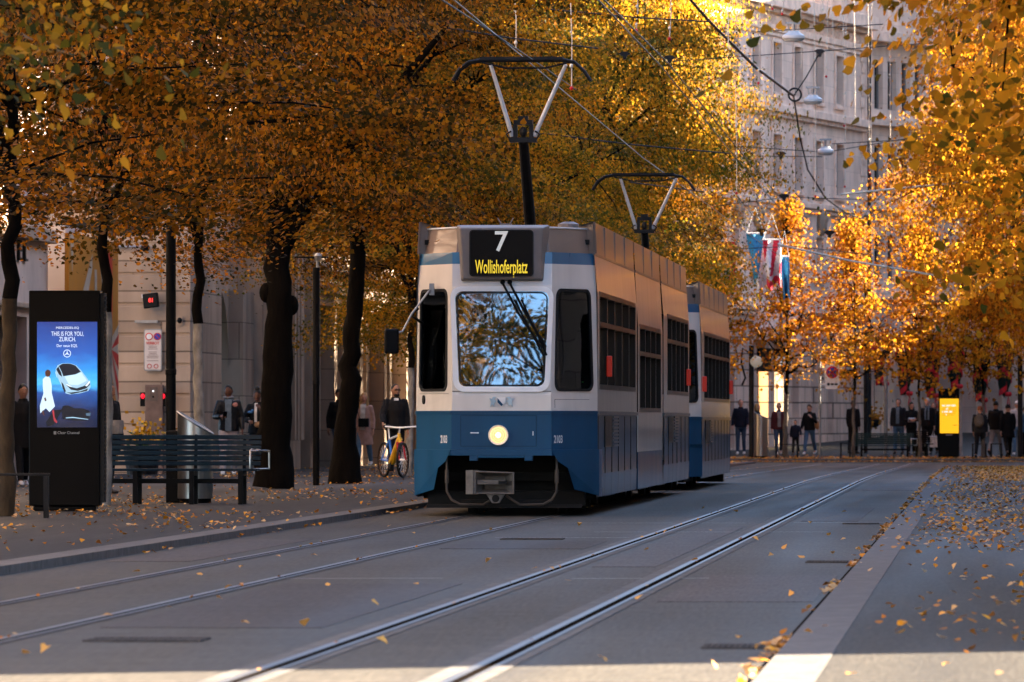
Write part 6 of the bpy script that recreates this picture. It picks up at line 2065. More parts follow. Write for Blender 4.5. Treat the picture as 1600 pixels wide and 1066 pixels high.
def leaf_verts(rng, C, Nrm, size, outline=LEAF_OUT, curl=.12):
    """one n-gon per leaf at centres C with normals Nrm"""
    n = len(C); k = len(outline)
    a = rng.normal(size=(n, 3)); a -= Nrm * (a * Nrm).sum(1, keepdims=True); a /= np.linalg.norm(a, axis=1, keepdims=True) + 1e-9
    b = np.cross(Nrm, a)
    s = size[:, None, None] if hasattr(size, '__len__') else size
    o = outline[None]
    cz = curl * (np.abs(o[..., 0]) * 1.6) * rng.uniform(-.6, 1.4, (n, 1)) + curl * o[..., 1] * rng.uniform(-1, 1, (n, 1))
    V = C[:, None, :] + s * (o[..., 0:1] * a[:, None, :] + o[..., 1:2] * b[:, None, :] + cz[..., None] * Nrm[:, None, :])
    return V.reshape(-1, 3), k


def make_tree(name, seed, H, base, Rad, n_leaf, leaf, trunk_r, leafmat, barkmat, lowmat=None, low_h=2.4, layers=False, n_clu=260, limbs=9, cone=False, prof0=.75, flare=1.5, label='', cat='tree', lean=0.0, droop=.1, fork=False, csize=(.46, .46, .2)):
    rng = np.random.default_rng(seed); rnd = random.Random(seed)
    root = thing(name, label, cat)
    # crown envelope: clusters of leaves (boughs) in a ragged volume
    clus = []
    lob = [(rnd.uniform(0, 6.28), rnd.uniform(.12, .3), rnd.randint(2, 5), rnd.uniform(0, 6.28)) for _ in range(4)]
    tries = 0
    while len(clus) < n_clu and tries < 20000:
        tries += 1
        zf = rnd.uniform(0, 1); a = rnd.uniform(0, 2 * math.pi)
        if cone: prof = (1 - zf) ** .8 * (.35 + .65 * min(1, zf * 7)) + .05
        else: prof = min(1.0, (math.sin(math.pi * min(1, zf * .62 + .26)) ** .8)) * (1 if zf > .12 else prof0 + zf * (1 - prof0) / .12)
        wob = 1 + sum(am * math.sin(kk * a + ph + zf * 5) for ph, am, kk, _ in lob) * .5
        r = Rad * prof * wob * (rnd.random() ** .42)
        z = base + (H - base) * zf
        if layers: z = base + (H - base) * (round(zf * 15) / 15) + rnd.gauss(0, .07) - droop * r
        else: z += -droop * r * .6 + rnd.gauss(0, .1)
        z += (.55 * math.sin(3 * a + seed) + .35 * math.sin(5 * a + seed * 2)) * (1 - zf) ** 2      # ragged underside
        clus.append((Vector((r * math.cos(a), r * math.sin(a), max(base - .7, z))), a, r))
    # trunk and limbs
    tb = MB(); pts, rad = [], []
    n = 12
    topz = H * .86
    for i in range(n + 1):
        f = i / n; z = topz * f
        pts.append(Vector((lean * z + .03 * math.sin(z * .9 + seed) * (1 + trunk_r * 2), .03 * math.cos(z * 1.1 + seed), z)))
        rr = trunk_r * (1 - .85 * f) * (1 + (flare - 1) * math.exp(-z / (.18 + trunk_r)))
        rad.append(rr * (1 + rnd.uniform(-.06, .09)))
    dens_p, dens_r = [], []
    for i in range(n):
        for q in range(4):
            f = q / 4; dens_p.append(pts[i].lerp(pts[i + 1], f) + Vector((rnd.gauss(0, .012), rnd.gauss(0, .012), 0)) * (1 + trunk_r * 4)); dens_r.append((rad[i] * (1 - f) + rad[i + 1] * f) * (1 + rnd.uniform(-.05, .08)))
    if lowmat:
        cut = max(i for i in range(len(dens_p)) if dens_p[i].z <= low_h)
        lo = MB(); lo.tube(dens_p[:cut + 1], dens_r[:cut + 1], 14); lo.build('trunk_base', lowmat, root, smooth=True)
        tb.tube(dens_p[cut:], dens_r[cut:], 14)
    else: tb.tube(dens_p, dens_r, 16)
    def trunk_at(z):
        f = max(0, min(1, z / topz)) * n; i = min(int(f), n - 1); return pts[i].lerp(pts[i + 1], f - i)
    if trunk_r > .2:
        for z, a in ((2.9, .2), (3.1, 3.4)):       # burls
            c = trunk_at(z); tb.ell(c + Vector((math.cos(a), math.sin(a), 0)) * trunk_r * .75, trunk_r * .42, trunk_r * .42, trunk_r * .6, 10, 8)
    limb_pts = []
    for k in range(limbs):
        a = 2 * math.pi * (k + rnd.uniform(-.3, .3)) / limbs * (1 if not layers else 2.4)
        z0 = (base * .93 + (H - base) * .62 * (k / limbs)) if not fork else base * .82 + (H - base) * .4 * (k / limbs)
        zt = z0 + (H - z0) * rnd.uniform(.25, .5) * (0.25 if layers else 1)
        L = Rad * (rnd.uniform(.6, .85)) * ((1 - (zt - base) / (H - base)) if cone else 1)
        p0 = trunk_at(z0); q = [p0]
        for j in range(1, 6):
            f = j / 5
            q.append(p0 + Vector((math.cos(a + .25 * math.sin(k + j)) * L * f, math.sin(a + .25 * math.sin(k + j)) * L * f, (zt - z0) * (f ** .8) + rnd.gauss(0, .08))))
        r0 = max(.03, trunk_r * .62 * (1 - .5 * k / limbs))
        tb.tube(q, [r0 * (1 - .8 * j / 5) + .006 for j in range(6)], 7)
        limb_pts += q[1:]
    limb_pts += [trunk_at(z) for z in np.linspace(base, topz, 8)]
    for c, a, r in clus:       # twig from the nearest limb to each bough
        b = min(limb_pts, key=lambda p: (p - c).length + (.6 if p.z > c.z + .3 else 0))
        mid = b.lerp(c, .55) + Vector((rnd.gauss(0, .08), rnd.gauss(0, .08), .1))
        tb.tube([b, mid, c], [.022, .015, .006], 5, cap=False)
    tb.build('trunk', barkmat, root, smooth=True)
    # leaves
    w_ = np.array([rnd.uniform(.5, 1.5) for _ in clus]); w_ /= w_.sum()
    idx = rng.choice(len(clus), n_leaf, p=w_)
    CC = np.array([tuple(c[0]) for c in clus]); AA = np.array([c[1] for c in clus]); RR = np.array([c[2] for c in clus])
    sz = np.array([rnd.uniform(.65, 1.3) for _ in clus])
    g = rng.normal(size=(n_leaf, 3)) * np.array(csize) * sz[idx][:, None]
    # boughs are longer outwards than across
    ca, sa = np.cos(AA[idx]), np.sin(AA[idx])
    out = g[:, 0] * 1.15; acr = g[:, 1] * .8
    P_ = CC[idx] + np.stack([ca * out - sa * acr, sa * out + ca * acr, g[:, 2] - .16 * np.abs(out) - .1 * out], 1)
    cn = rng.normal(size=(len(clus), 3)) * .8      # leaves of one bough hang alike
    N_ = rng.normal(size=(n_leaf, 3)) * .42 + cn[idx] + np.array([0, 0, .4]) + .55 * np.stack([ca, sa, 0 * ca], 1)
    N_ /= np.linalg.norm(N_, axis=1, keepdims=True)
    size = leaf * np.clip(rng.lognormal(-.04, .27, n_leaf), .5, 1.6)
    V, k = leaf_verts(rng, P_, N_, size)
    np_mesh('crown', V, None, k, leafmat, root)
    return root


GOLD0 = [(.11, .09, .012), (.28, .16, .014), (.46, .22, .016), (.60, .31, .022), (.46, .18, .012), (.2, .14, .015)]
M['leafA'] = leaf_mat('gold_linden_leaves', [(.03, .03, .006), (.10, .075, .008), (.40, .19, .012), (.60, .30, .018), (.42, .15, .01), (.12, .10, .01), (.02, .025, .006)], (.05, .055, .009), .75)
M['leafF'] = leaf_mat('yellow_gold_linden_leaves', [(.05, .06, .008), (.26, .16, .010), (.62, .28, .014), (.72, .34, .02), (.5, .17, .010), (.12, .11, .010), (.025, .035, .007)], (.05, .075, .010), .85, trans=.5)
M['leafB'] = leaf_mat('ochre_linden_leaves', [(.018, .016, .004), (.10, .05, .006), (.40, .15, .008), (.56, .22, .010), (.34, .10, .006), (.05, .03, .005), (.012, .013, .004)], (.035, .03, .006), .8)  # darker leaf tones put the left crowns' shade into the colour
M['leafC'] = leaf_mat('orange_young_leaves', [(.24, .13, .012), (.5, .19, .012), (.64, .26, .016), (.55, .16, .01)], (.6, .32, .02), .45, trans=.4)
M['leafD'] = leaf_mat('amber_lit_leaves', [(.06, .045, .008), (.45, .2, .012), (.78, .42, .025), (.75, .36, .02), (.5, .15, .01), (.1, .06, .008)], (.30, .09, .008), .6, trans=.5)
M['leafE'] = leaf_mat('green_gold_leaves', [(.035, .05, .010), (.3, .17, .012), (.68, .33, .018), (.78, .38, .02), (.6, .24, .014), (.05, .07, .012)], (.03, .045, .010), .4, trans=.5)

LX = -11.2
# prototypes
oldT = make_tree('linden_tree', 11, 13.0, 4.6, 3.4, 92000, .056, .27, M['leafB'], M['bark'], None, limbs=11, n_clu=115, csize=(.6, .48, .14), flare=1.25, fork=True, label='old linden with a thick dark burled trunk beside the woman with the hair bun')
oldT.location = (LX, 116, ZL)
leanT = make_tree('linden_tree', 23, 12.4, 4.5, 3.2, 88000, .056, .175, M['leafA'], M['bark'], None, limbs=10, n_clu=105, csize=(.6, .46, .14), flare=1.7, lean=-.0, label='linden whose dark trunk widens at its foot and hides the man in dark clothes')
leanT.location = (PX(541, 125), 125, ZL); leanT.rotation_euler = (0, R(2.2), 0)
youngT = make_tree('linden_tree', 31, 11.5, 3.9, 3.2, 82000, .054, .085, M['leafB'], M['bark'], M['bark_white'], 2.65, limbs=9, n_clu=105, csize=(.58, .46, .14), flare=1.15, layers=False, label='young linden with a slim limewashed trunk in front of the left foreground bench')
youngT.location = (PX(197, 96), 93.6, ZL)
wideT = make_tree('linden_tree', 91, 13.6, 4.2, 5.0, 105000, .07, .22, M['leafF'], M['bark'], None, limbs=11, n_clu=190, csize=(.75, .6, .2), flare=1.35, fork=True, label='gold linden of the left row hidden behind the tram, only its crown showing')
wideT.location = (LX, 153.5, ZL); wideT.scale = (.62, .62, .62)
row = [  # px or None, Y, proto, rot, label
    (15, 83, youngT, 2.0, 'young linden with a brown trunk at the left edge beside the advert pillar'),
    (312, 105.5, youngT, 4.1, 'young linden with a slim trunk between the lamp post and the man with the phone'),
    (641, 143, youngT, 1.1, 'young linden with a whitewashed trunk directly left of the tram, beside the bicycle'),
    (None, 165, wideT, 1.0, 'lower gold linden whose crown fills the space behind the front pantograph mast'),
    (None, 177, wideT, 0.0, 'green gold linden whose crown shows between the two pantographs'),
    (None, 188, wideT, 2.8, 'green gold linden whose crown rises above the second pantograph'),
    (None, 201, wideT, 5.2, 'gold linden whose crown edge stands out against the bank building'),
    (None, 194.5, oldT, 4.1, 'linden between the two farthest crown edges, hidden, added to keep sun off the facade behind'),  # these three lindens are added to keep sun off the left facade
    (None, 207.5, oldT, 1.1, 'linden far down the left row, hidden, added to keep sun off the left facade'),
    (None, 221, oldT, 3.1, 'last but one linden of the left row, added to keep sun off the left facade'),
    (None, 214, wideT, 4.1, 'farthest but one gold linden of the left row'),
    (None, 228, wideT, 1.9, 'farthest gold linden of the left row'),
]
for px, Y, pr, rt, lab in row:
    o = dup(pr, (PX(px, Y) if px is not None else LX, Y, ZL), rt, lab)
    if Y == 83: o.scale = (1.2, 1.2, 1)
    if Y == 143: o.scale = (.85, .85, .85)
    if Y == 165: o.scale = (.8, .8, .74)
    if Y in (201, 214, 228): o.scale = {201: (.84, .84, 1.2), 214: (.76, .76, 1.25), 228: (.68, .68, 1.25)}[Y]
    if Y in (194.5, 207.5, 221): o.scale = (.95, .95, .78)
    if Y == 188: o.scale = (.84, .84, 1.1)
back = [(LX, 72, youngT, 3.3, 1), (-12.6, 61, youngT, .4, .95), (-12.6, 21, oldT, .3, 1), (-13, -40, oldT, 2, 1)]
for x, y, pr, rt, s in back:
    o = dup(pr, (x, y, ZL), rt, 'gold linden of the left row nearer than the advert pillar, its trunk outside the picture', 'lindens of the left row nearest to us'); o.scale = (s, s, s)
smallT = make_tree('linden_tree', 83, 8.6, 3.4, 2.3, 17000, .068, .07, M['leafA'], M['bark'], None, limbs=9, n_clu=110, droop=.1, label='small gold linden whose nearest boughs hang in at the top left corner')
smallT.location = (-7.7, 48, ZL)
br = pmat('brown_bark', (.05, .032, .016), .9, var=.4, scale=8, bump=.9, bscale=22, stretch=(1, 1, .5))
for o in bpy.data.objects:
    if o.get('label', '').startswith('young linden with a brown trunk'):
        for c in o.children:
            if c.name.startswith('trunk_base'): c.material_slots[0].link = 'OBJECT'; c.material_slots[0].material = br
for o in (oldT, leanT, youngT, smallT): o['group'] = 'lindens of the left row'
for o in bpy.data.objects:
    if o.get('category') == 'tree' and not o.get('group'): o['group'] = 'lindens of the left row'

# right row: trunks outside the picture, boughs reach in from the right
nearT = make_tree('linden_tree', 47, 12.0, 2.8, 4.7, 115000, .074, .2, M['leafE'], M['bark'], None, limbs=11, n_clu=300, droop=.04, prof0=.82, label='nearest green and gold linden reaching in at the top right corner', fork=True)
nearT.location = (3.3, 54, HR); nearT['group'] = 'lindens of the right row'
amb = make_tree('linden_tree', 53, 12.4, 3.2, 5.4, 95000, .076, .2, M['leafD'], M['bark'], None, limbs=11, n_clu=300, droop=.12, label='amber linden of the right row glowing in the sun above the far bench', fork=True)
amb.location = (3.4, 207, gz(207)); amb['group'] = 'lindens of the right row'
for x, y, rt, s, lab in ((6.2, 128, 1.9, .9, 'amber linden of the right row just inside the right edge'), (4.0, 219, 3.2, 1.0, 'amber linden of the right row whose crown reaches the drainpipe of the bank building'), (3.6, 232, 5.0, 1.0, 'farthest amber linden of the right row, behind its brighter neighbours'), (8, 105, .5, .9, 'amber linden of the right row outside the right edge')):
    o = dup(amb, (x, y, gz(y)), rt, lab, 'lindens of the right row'); o.scale = (s, s, s * (1.35 if y > 200 else 1))
amb.scale = (1, 1, 1.35)

# slim young trees at the far kerb
slim = make_tree('young_street_tree', 61, 8.7, 3.1, 1.45, 6000, .09, .085, M['leafC'], M['bark'], M['bark_pale'], 2.25, layers=True, cone=True, limbs=16, n_clu=190, flare=1.1, csize=(.3, .28, .12), label='slim orange tree with a pale trunk base between the man in maroon and the child', droop=.12)
Ys = 249.5
slim.location = (PX(1229, Ys), Ys, fz(Ys)); slim['group'] = 'slim young trees at the far kerb'
slimY = make_tree('young_street_tree', 67, 8.0, 2.95, 1.5, 6500, .095, .06, M['leafD'], M['bark'], M['bark_pale'], 2.2, layers=True, cone=True, limbs=14, n_clu=170, flare=1.1, csize=(.32, .3, .12), label='slim tree with a sunlit yellow crown above the no stopping sign', droop=.1)
slimY.location = (PX(1335, Ys), Ys, fz(Ys)); slimY['group'] = 'slim young trees at the far kerb'
for px, Y, pr, rt, s, lab in ((1118, 249.3, slim, 1.0, 1.02, 'slim orange tree behind the end of the tram'), (1437, 249.6, slimY, 2.0, .98, 'slim orange tree between the far bench and the yellow advert pillar'), (1535, 249.6, slimY, 4.0, 1.0, 'slim orange tree right of the yellow advert pillar'), (1640, 249.8, slimY, 5.5, 1.0, 'slim orange tree at the right edge behind the people')):
    o = dup(pr, (PX(px, Y), Y, fz(Y)), rt, lab, 'slim young trees at the far kerb'); o.scale = (s, s, s)

# ================================================================== FALLEN LEAVES
M['litter'] = leaf_mat('fallen_leaves', [(.16, .06, .012), (.55, .2, .014), (.72, .32, .02), (.55, .4, .22), (.4, .13, .012)], (.5, .2, .015), .3, trans=.15)


def litter(name, n, fx_, seed, smin=.03, smax=.062, label=None):
    rng = np.random.default_rng(seed)
    XY = fx_(rng, n); n = len(XY)
    Z = XY[:, 2]
    N_ = rng.normal(size=(n, 3)) * np.array([.3, .3, 0]) + np.array([0, 0, 1]); N_ /= np.linalg.norm(N_, axis=1, keepdims=True)
    size = rng.uniform(smin, smax, n)
    C = np.stack([XY[:, 0], XY[:, 1], Z + .012 + rng.uniform(0, .012, n)], 1)
    V, k = leaf_verts(rng, C, N_, size, curl=.42)
    o = np_mesh(name, V, None, k, M['litter'])
    return stuff(o, label, 'fallen leaves')


gzv = np.vectorize(gz)


def left_area(rng, n):
    Y = rng.uniform(58, 235, n) ** 1.0; X = rng.uniform(-17.2, XK_L - .05, n)
    nz = np.array([noise.noise((x * .5, y * .22, 1.3)) for x, y in zip(X, Y)])
    d = .12 + 1.25 * nz + .45 * np.exp(-((X - LX) / 1.4) ** 2)
    k = rng.uniform(size=n) < np.clip(d, .05, 1)
    X, Y = X[k], Y[k]; return np.stack([X, Y, gzv(Y) + HL - .004], 1)


from mathutils import noise
litter('fallen_leaves', 17000, left_area, 1, label='yellow and brown leaves scattered over the left pavement')


def right_area(rng, n):
    Y = rng.uniform(30, 204, n); X = rng.uniform(XK_R + .05, 6, n)
    nz = np.array([noise.noise((x * .8, y * .12, 7.3)) for x, y in zip(X, Y)])
    d = np.where(Y > 62, .95, .2) + .6 * nz; d *= np.clip((X - XK_R) / .9, .1, 1); d *= np.where((Y > 74) & (Y < 104), 1.6, 1)
    k = rng.uniform(size=n) < np.clip(d, .01, 1)
    X, Y = X[k], Y[k]; return np.stack([X, Y, gzv(Y) + HR - .004], 1)


litter('fallen_leaves', 20000, right_area, 2, label='yellow leaves covering the right pavement more thickly in the distance')


def gutter_area(rng, n):
    Y = rng.uniform(26, 204, n); X = XK_R - .01 + rng.normal(0, .03, n)
    nz = np.array([noise.noise((3.1, y * .35, 2.2)) for y in Y])
    k = rng.uniform(size=n) < np.clip(.25 + 1.2 * nz, .02, 1); X, Y = X[k], Y[k]
    return np.stack([X, Y, gzv(Y) + .004], 1)


litter('fallen_leaves', 2600, gutter_area, 3, label='line of leaves lying in the gutter along the right kerb')


def lgut(rng, n):
    Y = rng.uniform(60, 200, n); X = XK_L + .03 + np.abs(rng.normal(0, .05, n))
    nz = np.array([noise.noise((5.1, y * .3, 4.2)) for y in Y]); k = rng.uniform(size=n) < np.clip(.2 + 1.1 * nz, .02, 1); X, Y = X[k], Y[k]
    return np.stack([X, Y, gzv(Y) + .002], 1)


litter('fallen_leaves', 900, lgut, 4, label='leaves lying along the foot of the left kerb')


def far_area(rng, n):
    Y = YF - .6 + np.abs(rng.normal(0, 1.7, n)); X = rng.uniform(-14, 6, n)
    return np.stack([X, Y, np.where(Y < YF + .02, gz(249) + .002, fz(YF) + np.maximum(0, Y - YF) * .0175)], 1)


litter('fallen_leaves', 6500, far_area, 5, smax=.1, label='orange leaf drift along the far kerb')


def far_right(rng, n):
    Y = rng.uniform(132, 200, n); X = rng.uniform(-.2, 5, n); return np.stack([X, Y, gzv(Y) + HR - .004], 1)


litter('fallen_leaves', 5500, far_right, 6, label='dense yellow leaf carpet under the right hand trees')

def groove_area(rng, n):
    xs = np.array([-6.2, -5.16, -3.33, -2.35])[rng.integers(0, 4, n)]; Y = rng.uniform(30, 200, n)
    nz = np.array([noise.noise((x * 3, y * .4, 9.2)) for x, y in zip(xs, Y)]); k = rng.uniform(size=n) < np.clip(.1 + nz, .01, 1)
    X = xs[k] + rng.normal(.012, .012, k.sum()); return np.stack([X, Y[k], gzv(Y[k]) + .003], 1)


litter('fallen_leaves', 1500, groove_area, 8, smin=.02, smax=.04, label='leaf scraps caught in the grooves of the rails')
# single leaves on the road
ROADL = [(435, 871), (265, 955), (344, 941), (383, 979), (476, 978), (512, 918), (586, 945), (596, 1008), (650, 917), (763, 880), (834, 892), (888, 911), (997, 936), (941, 1036), (1040, 836), (1086, 879), (1110, 832), (1155, 1003), (1204, 872), (1235, 931), (1265, 820), (1252, 874), (1295, 838), (1225, 858), (1320, 803), (1385, 812), (1300, 868), (1318, 846), (1116, 1046), (40, 1023), (70, 1021), (214, 897), (312, 900), (378, 891), (355, 921), (166, 969), (490, 872), (608, 824), (645, 836), (1010, 861), (1150, 800), (1180, 846), (905, 823), (1098, 795), (1420, 980), (1408, 990), (1480, 1045), (1330, 1055)]
rng = np.random.default_rng(77)
for i, (px, py) in enumerate(ROADL):
    rt = px > 1174 and (1066 - py) < (px - 1174) * 1.14
    g = GP(px, py, HR if rt else 0.004)
    N_ = rng.normal(size=(1, 3)) * np.array([.35, .35, 0]) + np.array([0, 0, 1]); N_ /= np.linalg.norm(N_)
    V, k = leaf_verts(rng, np.zeros((1, 3)), N_, np.array([rng.uniform(.042, .068)]), curl=.45)
    o = np_mesh('fallen_leaf', V, None, k, M['litter']); o.location = (g.x, g.y, gz(g.y) + (HR if rt else .008) + .016)
    tag(o, 'single yellowish fallen leaf lying by itself on the road or at its kerb', 'leaf', 'single leaves on the road')
# ================================================================== OVERHEAD: wires, pendant lamps, light strings, flags
M['wire'] = pmat('wire_dark', (.02, .02, .022), .5, metal=.5)
M['copper'] = pmat('contact_wire_copper', (.25, .17, .1), .35, metal=1.0)
M['palewire'] = pmat('pale_wire', (.42, .38, .32), .35, metal=.6)  # paler copy of the wire colour, standing in for sunlight on it


def wire(name, label, pts, r, mat, group='overhead wires', cat='wire', sag=0.0):
    P_ = [Vector(p) for p in pts]
    if sag:
        out = []
        for a, b in zip(P_[:-1], P_[1:]):
            for k in range(8):
                f = k / 8; p = a.lerp(b, f); p.z -= sag * 4 * f * (1 - f); out.append(p)
        P_ = out + [P_[-1]]
    c = P_[0].copy()
    mb = MB(); mb.tube([p - c for p in P_], r, 5)
    o = mb.build(name, mat, None, smooth=True, loc=c); tag(o, label, cat, group); return o


# contact wires: left track over the tram, right track over the other rails
wire('contact_wire', 'contact wire running along the street just above both pantographs', [(-5.55, 20, 5.72), (-5.8, 92, 5.715), (-5.75, 123.4, 5.56), (-5.6, 180, 5.55), (-5.4, 235, 5.6)], .008, M['copper'])
for dx, lab in ((0, 'upper of the two parallel wires slanting down in front of the bank building'), (.16, 'lower of the two parallel wires slanting down in front of the bank building')):
    wire('contact_wire', lab, [P(560 - dx * 60, -400, 30), P(944 - dx * 60, 0, 60)] + [P(x - dx * 60, y + dx * 40, Y) for x, y, Y in ((1045, 100, 82), (1149, 228, 110), (1215, 305, 130), (1240, 330, 142))], .008, M['copper'])
wire('feeder_cable', 'thick dark cable slanting from the top to the ring in front of the bank building', [P(x, y, Y) for x, y, Y in ((1072, -8, 150), (1110, 35, 158), (1180, 105, 172), (1240, 150, 185))], .034, M['wire'])
wire('feeder_cable', 'dark cable curving down from the ring towards the drainpipe', [P(x, y, Y) for x, y, Y in ((1240, 150, 185), (1250, 215, 190), (1262, 265, 195), (1290, 310, 200), (1320, 332, 206), (1345, 342, 212))], .022, M['wire'])
o = MB(); o.torus((0, 0, 0), .16, .025, 18, 6); o = o.build('cable_ring', M['wire'], loc=P(1242, 148, 184.9)); tag(o, 'small dark ring where the thick cables meet', 'ring')
wire('feeder_cable', 'dark cable rising from the ring to the hanger at the upper right', [P(1240, 150, 185), P(1260, 120, 185), P(1281, 82, 185)], .018, M['wire'])
SP = [('span wire below the top row of windows', [(1050, 96, 185), (1281, 80, 185), (1470, 66, 185)]), ('pale span wire across the second row of windows', [(1050, 222, 200), (1290, 238, 200), (1480, 206, 200)]),
      ('span wire with hangers below the second row of windows', [(1000, 262, 215), (1170, 244, 215), (1285, 245, 215)]), ('span wire above the flags', [(1120, 322, 205), (1230, 308, 205), (1345, 312, 205)]),
      ('span wire crossing behind the front pantograph knuckle', [(820, 205, 128), (985, 226, 128), (1140, 240, 128)]), ('span wire behind the second pantograph arms', [(985, 285, 140), (1100, 300, 140)]),
      ('span wire at the upper left above the front pantograph', [(700, 44, 112), (800, 60, 112), (935, 76, 112)]), ('thin span wire near the top between the tree crowns', [(860, 15, 120), (1000, 28, 120), (1110, 34, 120)]),
      ('span wire near the top of the bank building', [(1180, 50, 170), (1245, 46, 170), (1380, 38, 170)]), ('span wire in front of the carved keystones', [(1130, 390, 215), (1240, 385, 215), (1360, 398, 215)]),
      ('span wire across the amber crowns', [(1300, 225, 195), (1480, 215, 195)])]
for lab, q in SP: wire('span_wire', lab, [P(*a) for a in q], .012, M['wire'])
wire('span_wire', 'pale wire across the amber crowns, sunlight put into its colour', [P(1313, 304, 205), P(1390, 296, 205), P(1560, 280, 205)], .03, M['palewire'])
wire('span_wire', 'pale bent wire rising to the pale wire across the amber crowns', [P(1345, 342, 205), P(1356, 328, 205), P(1378, 302, 205)], .024, M['palewire'])
wire('span_wire', 'pale lower wire between the flags and the amber crowns', [P(1215, 382, 205), P(1330, 408, 205), P(1400, 420, 205), P(1470, 432, 205)], .028, M['palewire'])
wire('span_wire', 'slanting dark wire passing down to the front pantograph bow', [P(430, -190, 36), P(690, 0, 60), P(760, 45, 74), P(830, 92, 91), P(900, 140, 120)], .008, M['wire'])
# hangers (insulators) on the wires
HG = [(1281, 82, 184.9), (1170, 244, 214.9), (1220, 242, 214.9), (976, 86, 120), (1046, 92, 85), (1225, 308, 204.9), (1296, 365, 214.9), (1190, 362, 214.9)]
HL_ = ['dark hanger at the upper end of the ring cable', 'left dark hanger on the wire below the second window row', 'right dark hanger on the wire below the second window row', 'dark hanger among the gold leaves above the second pantograph', 'dark clamp on the two parallel wires', 'dark clamp where the parallel wires end', 'dark hanger in front of the lowest carved keystones', 'dark hanger above the flags']
for (px, py, Y), lab in zip(HG, HL_):
    mb = MB(); s = Y / F
    mb.prism([(-9 * s, 2 * s), (-4 * s, 5 * s), (4 * s, 5 * s), (9 * s, 2 * s), (3 * s, -2 * s), (2 * s, -7 * s), (-2 * s, -7 * s), (-3 * s, -2 * s)], -.06, .06)
    o = mb.build('wire_hanger', M['wire'], loc=P(px, py, Y)); tag(o, lab, 'wire hanger', 'wire hangers')
# pendant street lamps
M['lampshade'] = pmat('lamp_white_enamel', (.55, .57, .58), .35, var=.05, coat=.4)
for px, py, Y, w_, lab in ((1240, 58, 170, 36, 'topmost pendant street lamp on the wire near the top of the picture'), (1270, 157, 186, 31, 'middle pendant street lamp in front of the first storey cornice'), (1290, 237, 200, 27, 'lowest pendant street lamp before the second row of windows')):
    s = Y / F; r = w_ / 2 * s
    t = thing('pendant_lamp', 'white ' + lab, 'street lamp', P(px, py, Y), 0, 'pendant street lamps')
    mb = MB(); mb.lathe([(r * .8, -.08), (r, -.03), (r * .98, .03), (r * .55, .1), (.12, .14)], n=24); mb.build('lamp_shade', M['lampshade'], t, smooth=True)
    mb = MB(); mb.lathe([(r * .75, -.1), (r * .78, -.081)], n=24); mb.build('diffuser', pmat('lamp_diffuser', (.4, .42, .43), .3), t)
    mb = MB(); mb.tube([(0, 0, .13), (0, 0, .34)], .035, 8); mb.box(-r * .7, r * .7, -.04, .04, .3, .35); mb.tube([(-r * .5, 0, .3), (-.1, 0, .14)], .012, 5); mb.tube([(r * .5, 0, .3), (.1, 0, .14)], .012, 5); mb.build('hanger', M['galv'], t)
# strings of small lights hanging down
M['bulb'] = pmat('glass_bulb', (.75, .68, .55), .25, spec=.8); M['strand'] = pmat('pale_strand', (.8, .68, .55), .6)
STR = [(1048, -10, 58, 120), (804, -10, 75, 112), (891, -10, 135, 112), (996, -10, 45, 118), (1136, -10, 75, 150), (1149, 128, 300, 175), (1187, -10, 128, 170), (1250, 0, 108, 180), (1272, -5, 305, 186), (1293, -10, 118, 190), (1300, -10, 122, 194), (1317, -10, 195, 196), (1322, -8, 290, 198), (1334, -10, 190, 200), (1356, -10, 265, 202), (1362, -10, 270, 205), (1389, -10, 225, 206), (1205, -10, 12, 178), (1224, -10, 20, 178), (1284, -10, 20, 188)]
top_w = [(-1, 'leftmost cluster')]
for i, (px, y0, y1, Y) in enumerate(STR):
    a, b = P(px, y0, Y), P(px + (2 if i % 3 else -2), y1, Y)
    t = thing('light_string', 'pale string of small bulbs hanging down in front of %s' % ('the gold crowns' if px < 1110 else 'the bank building'), 'light string', b, 0, 'hanging light strings before the gold crowns' if px < 1110 else 'hanging light strings before the bank building')
    d = a - b; mb = MB(); mb.tube([(0, 0, 0), d * .5 + Vector((.015, 0, 0)), d], .009, 5); mb.build('strand', M['strand'], t)
    mb = MB(); n = max(2, int(d.length / .55)); rnd = random.Random(i)
    for k in range(n):
        p = d * ((k + .3 + rnd.uniform(-.15, .15)) / n); s = rnd.uniform(.014, .03); mb.ell(p, s, s, s * 1.3, 8, 6)
    mb.build('bulbs', M['bulb'], t, smooth=True)
    if i % 3 != 1:
        mb = MB(); mb.ell((0, 0, -.03), .03, .03, .034, 10, 8); mb.build('end_ball', M['red'], t, smooth=True)
wire('span_wire', 'carrier wire of the light strings above the picture', [P(690, -14, 112), P(1000, -11, 125)], .01, M['wire'])
wire('span_wire', 'long carrier wire of the light strings in front of the bank building', [P(1040, -14, 118), P(1140, -12, 152), P(1190, -12, 172), P(1272, -9, 187), P(1335, -13, 201), P(1420, -14, 208)], .01, M['wire'])

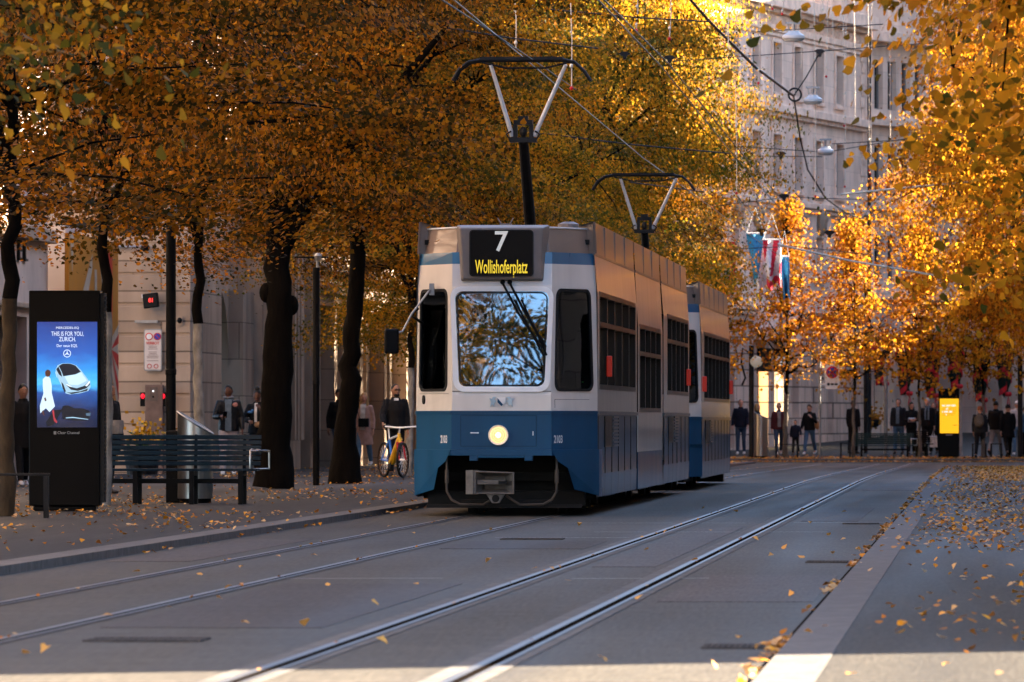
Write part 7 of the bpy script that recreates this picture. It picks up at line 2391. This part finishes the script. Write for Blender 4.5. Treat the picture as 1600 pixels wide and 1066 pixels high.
# flags on poles leaning out from the bank front
M['flagred'] = cloth('flag_red', (.5, .02, .05), .7); M['flagwhite'] = cloth('flag_white', (.65, .65, .66), .7); M['flagblue'] = cloth('flag_blue', (.03, .22, .42), .7)


def flag(label, px, py, Y, wpx, hpx, fn, seed, slant):
    s = Y / F
    t = thing('flag', label, 'flag', P(px, py, Y), R(8), 'flags hung over the end of the street')
    W_, H_ = wpx * s, hpx * s; n = 22; mb = MB(); idx = {}
    def pt(i, j):
        u, v = i / n, j / n
        return (W_ * (u - .5) * (1 - .25 * v) + slant * v * H_ * .25, .14 * math.sin(u * 9 + seed) * (.3 + v) + .08 * math.sin(v * 7 + u * 3), -H_ * v + .12 * math.sin(u * 7 + seed) * v)
    for i in range(n):
        for j in range(n):
            q = [pt(i, j), pt(i + 1, j), pt(i + 1, j + 1), pt(i, j + 1)]
            m = fn((i + .5) / n, (j + .5) / n); mb.face(q, m)
    me = mb.build('cloth', [M['flagred'], M['flagwhite'], M['flagblue']], t, smooth=False, recalc=False)
    sm = me.modifiers.new('thickness', 'SOLIDIFY'); sm.thickness = .008
    mb = MB(); mb.tube([(-W_ * .55, 0, .03), (W_ * .55, 0, .03)], .025, 8); mb.tube([(-W_ * .5, 0, .03), (0, 0, .9), (W_ * .5, 0, .03)], .012, 5); mb.build('hanging_rod', M['white'], t)


swiss = lambda u, v: 1 if (abs(u - .5) < .12 and abs(v - .5) < .33) or (abs(v - .5) < .12 and abs(u - .5) < .33) else 0
zuri = lambda u, v: 1 if v > 1.05 - u * .9 else 2
third = lambda u, v: 0 if (u + v * .6) % .62 < .3 and v < .75 else (1 if v < .8 else 0)
flag('red flag with a white cross behind the tree at the end of the tram', 1127, 378, 249.2, 44, 80, swiss, .4, .3)
flag('blue and white flag with a diagonal split hanging over the street end', 1180, 366, 247.5, 28, 84, zuri, 1.7, .5)
flag('red and white flag hanging right of the blue and white flag', 1206, 376, 247.2, 28, 72, third, 2.9, .2)
flag('narrow light blue flag half hidden behind the sunlit yellow tree', 1226, 402, 248.2, 14, 62, lambda u, v: 2, 4.1, .2)
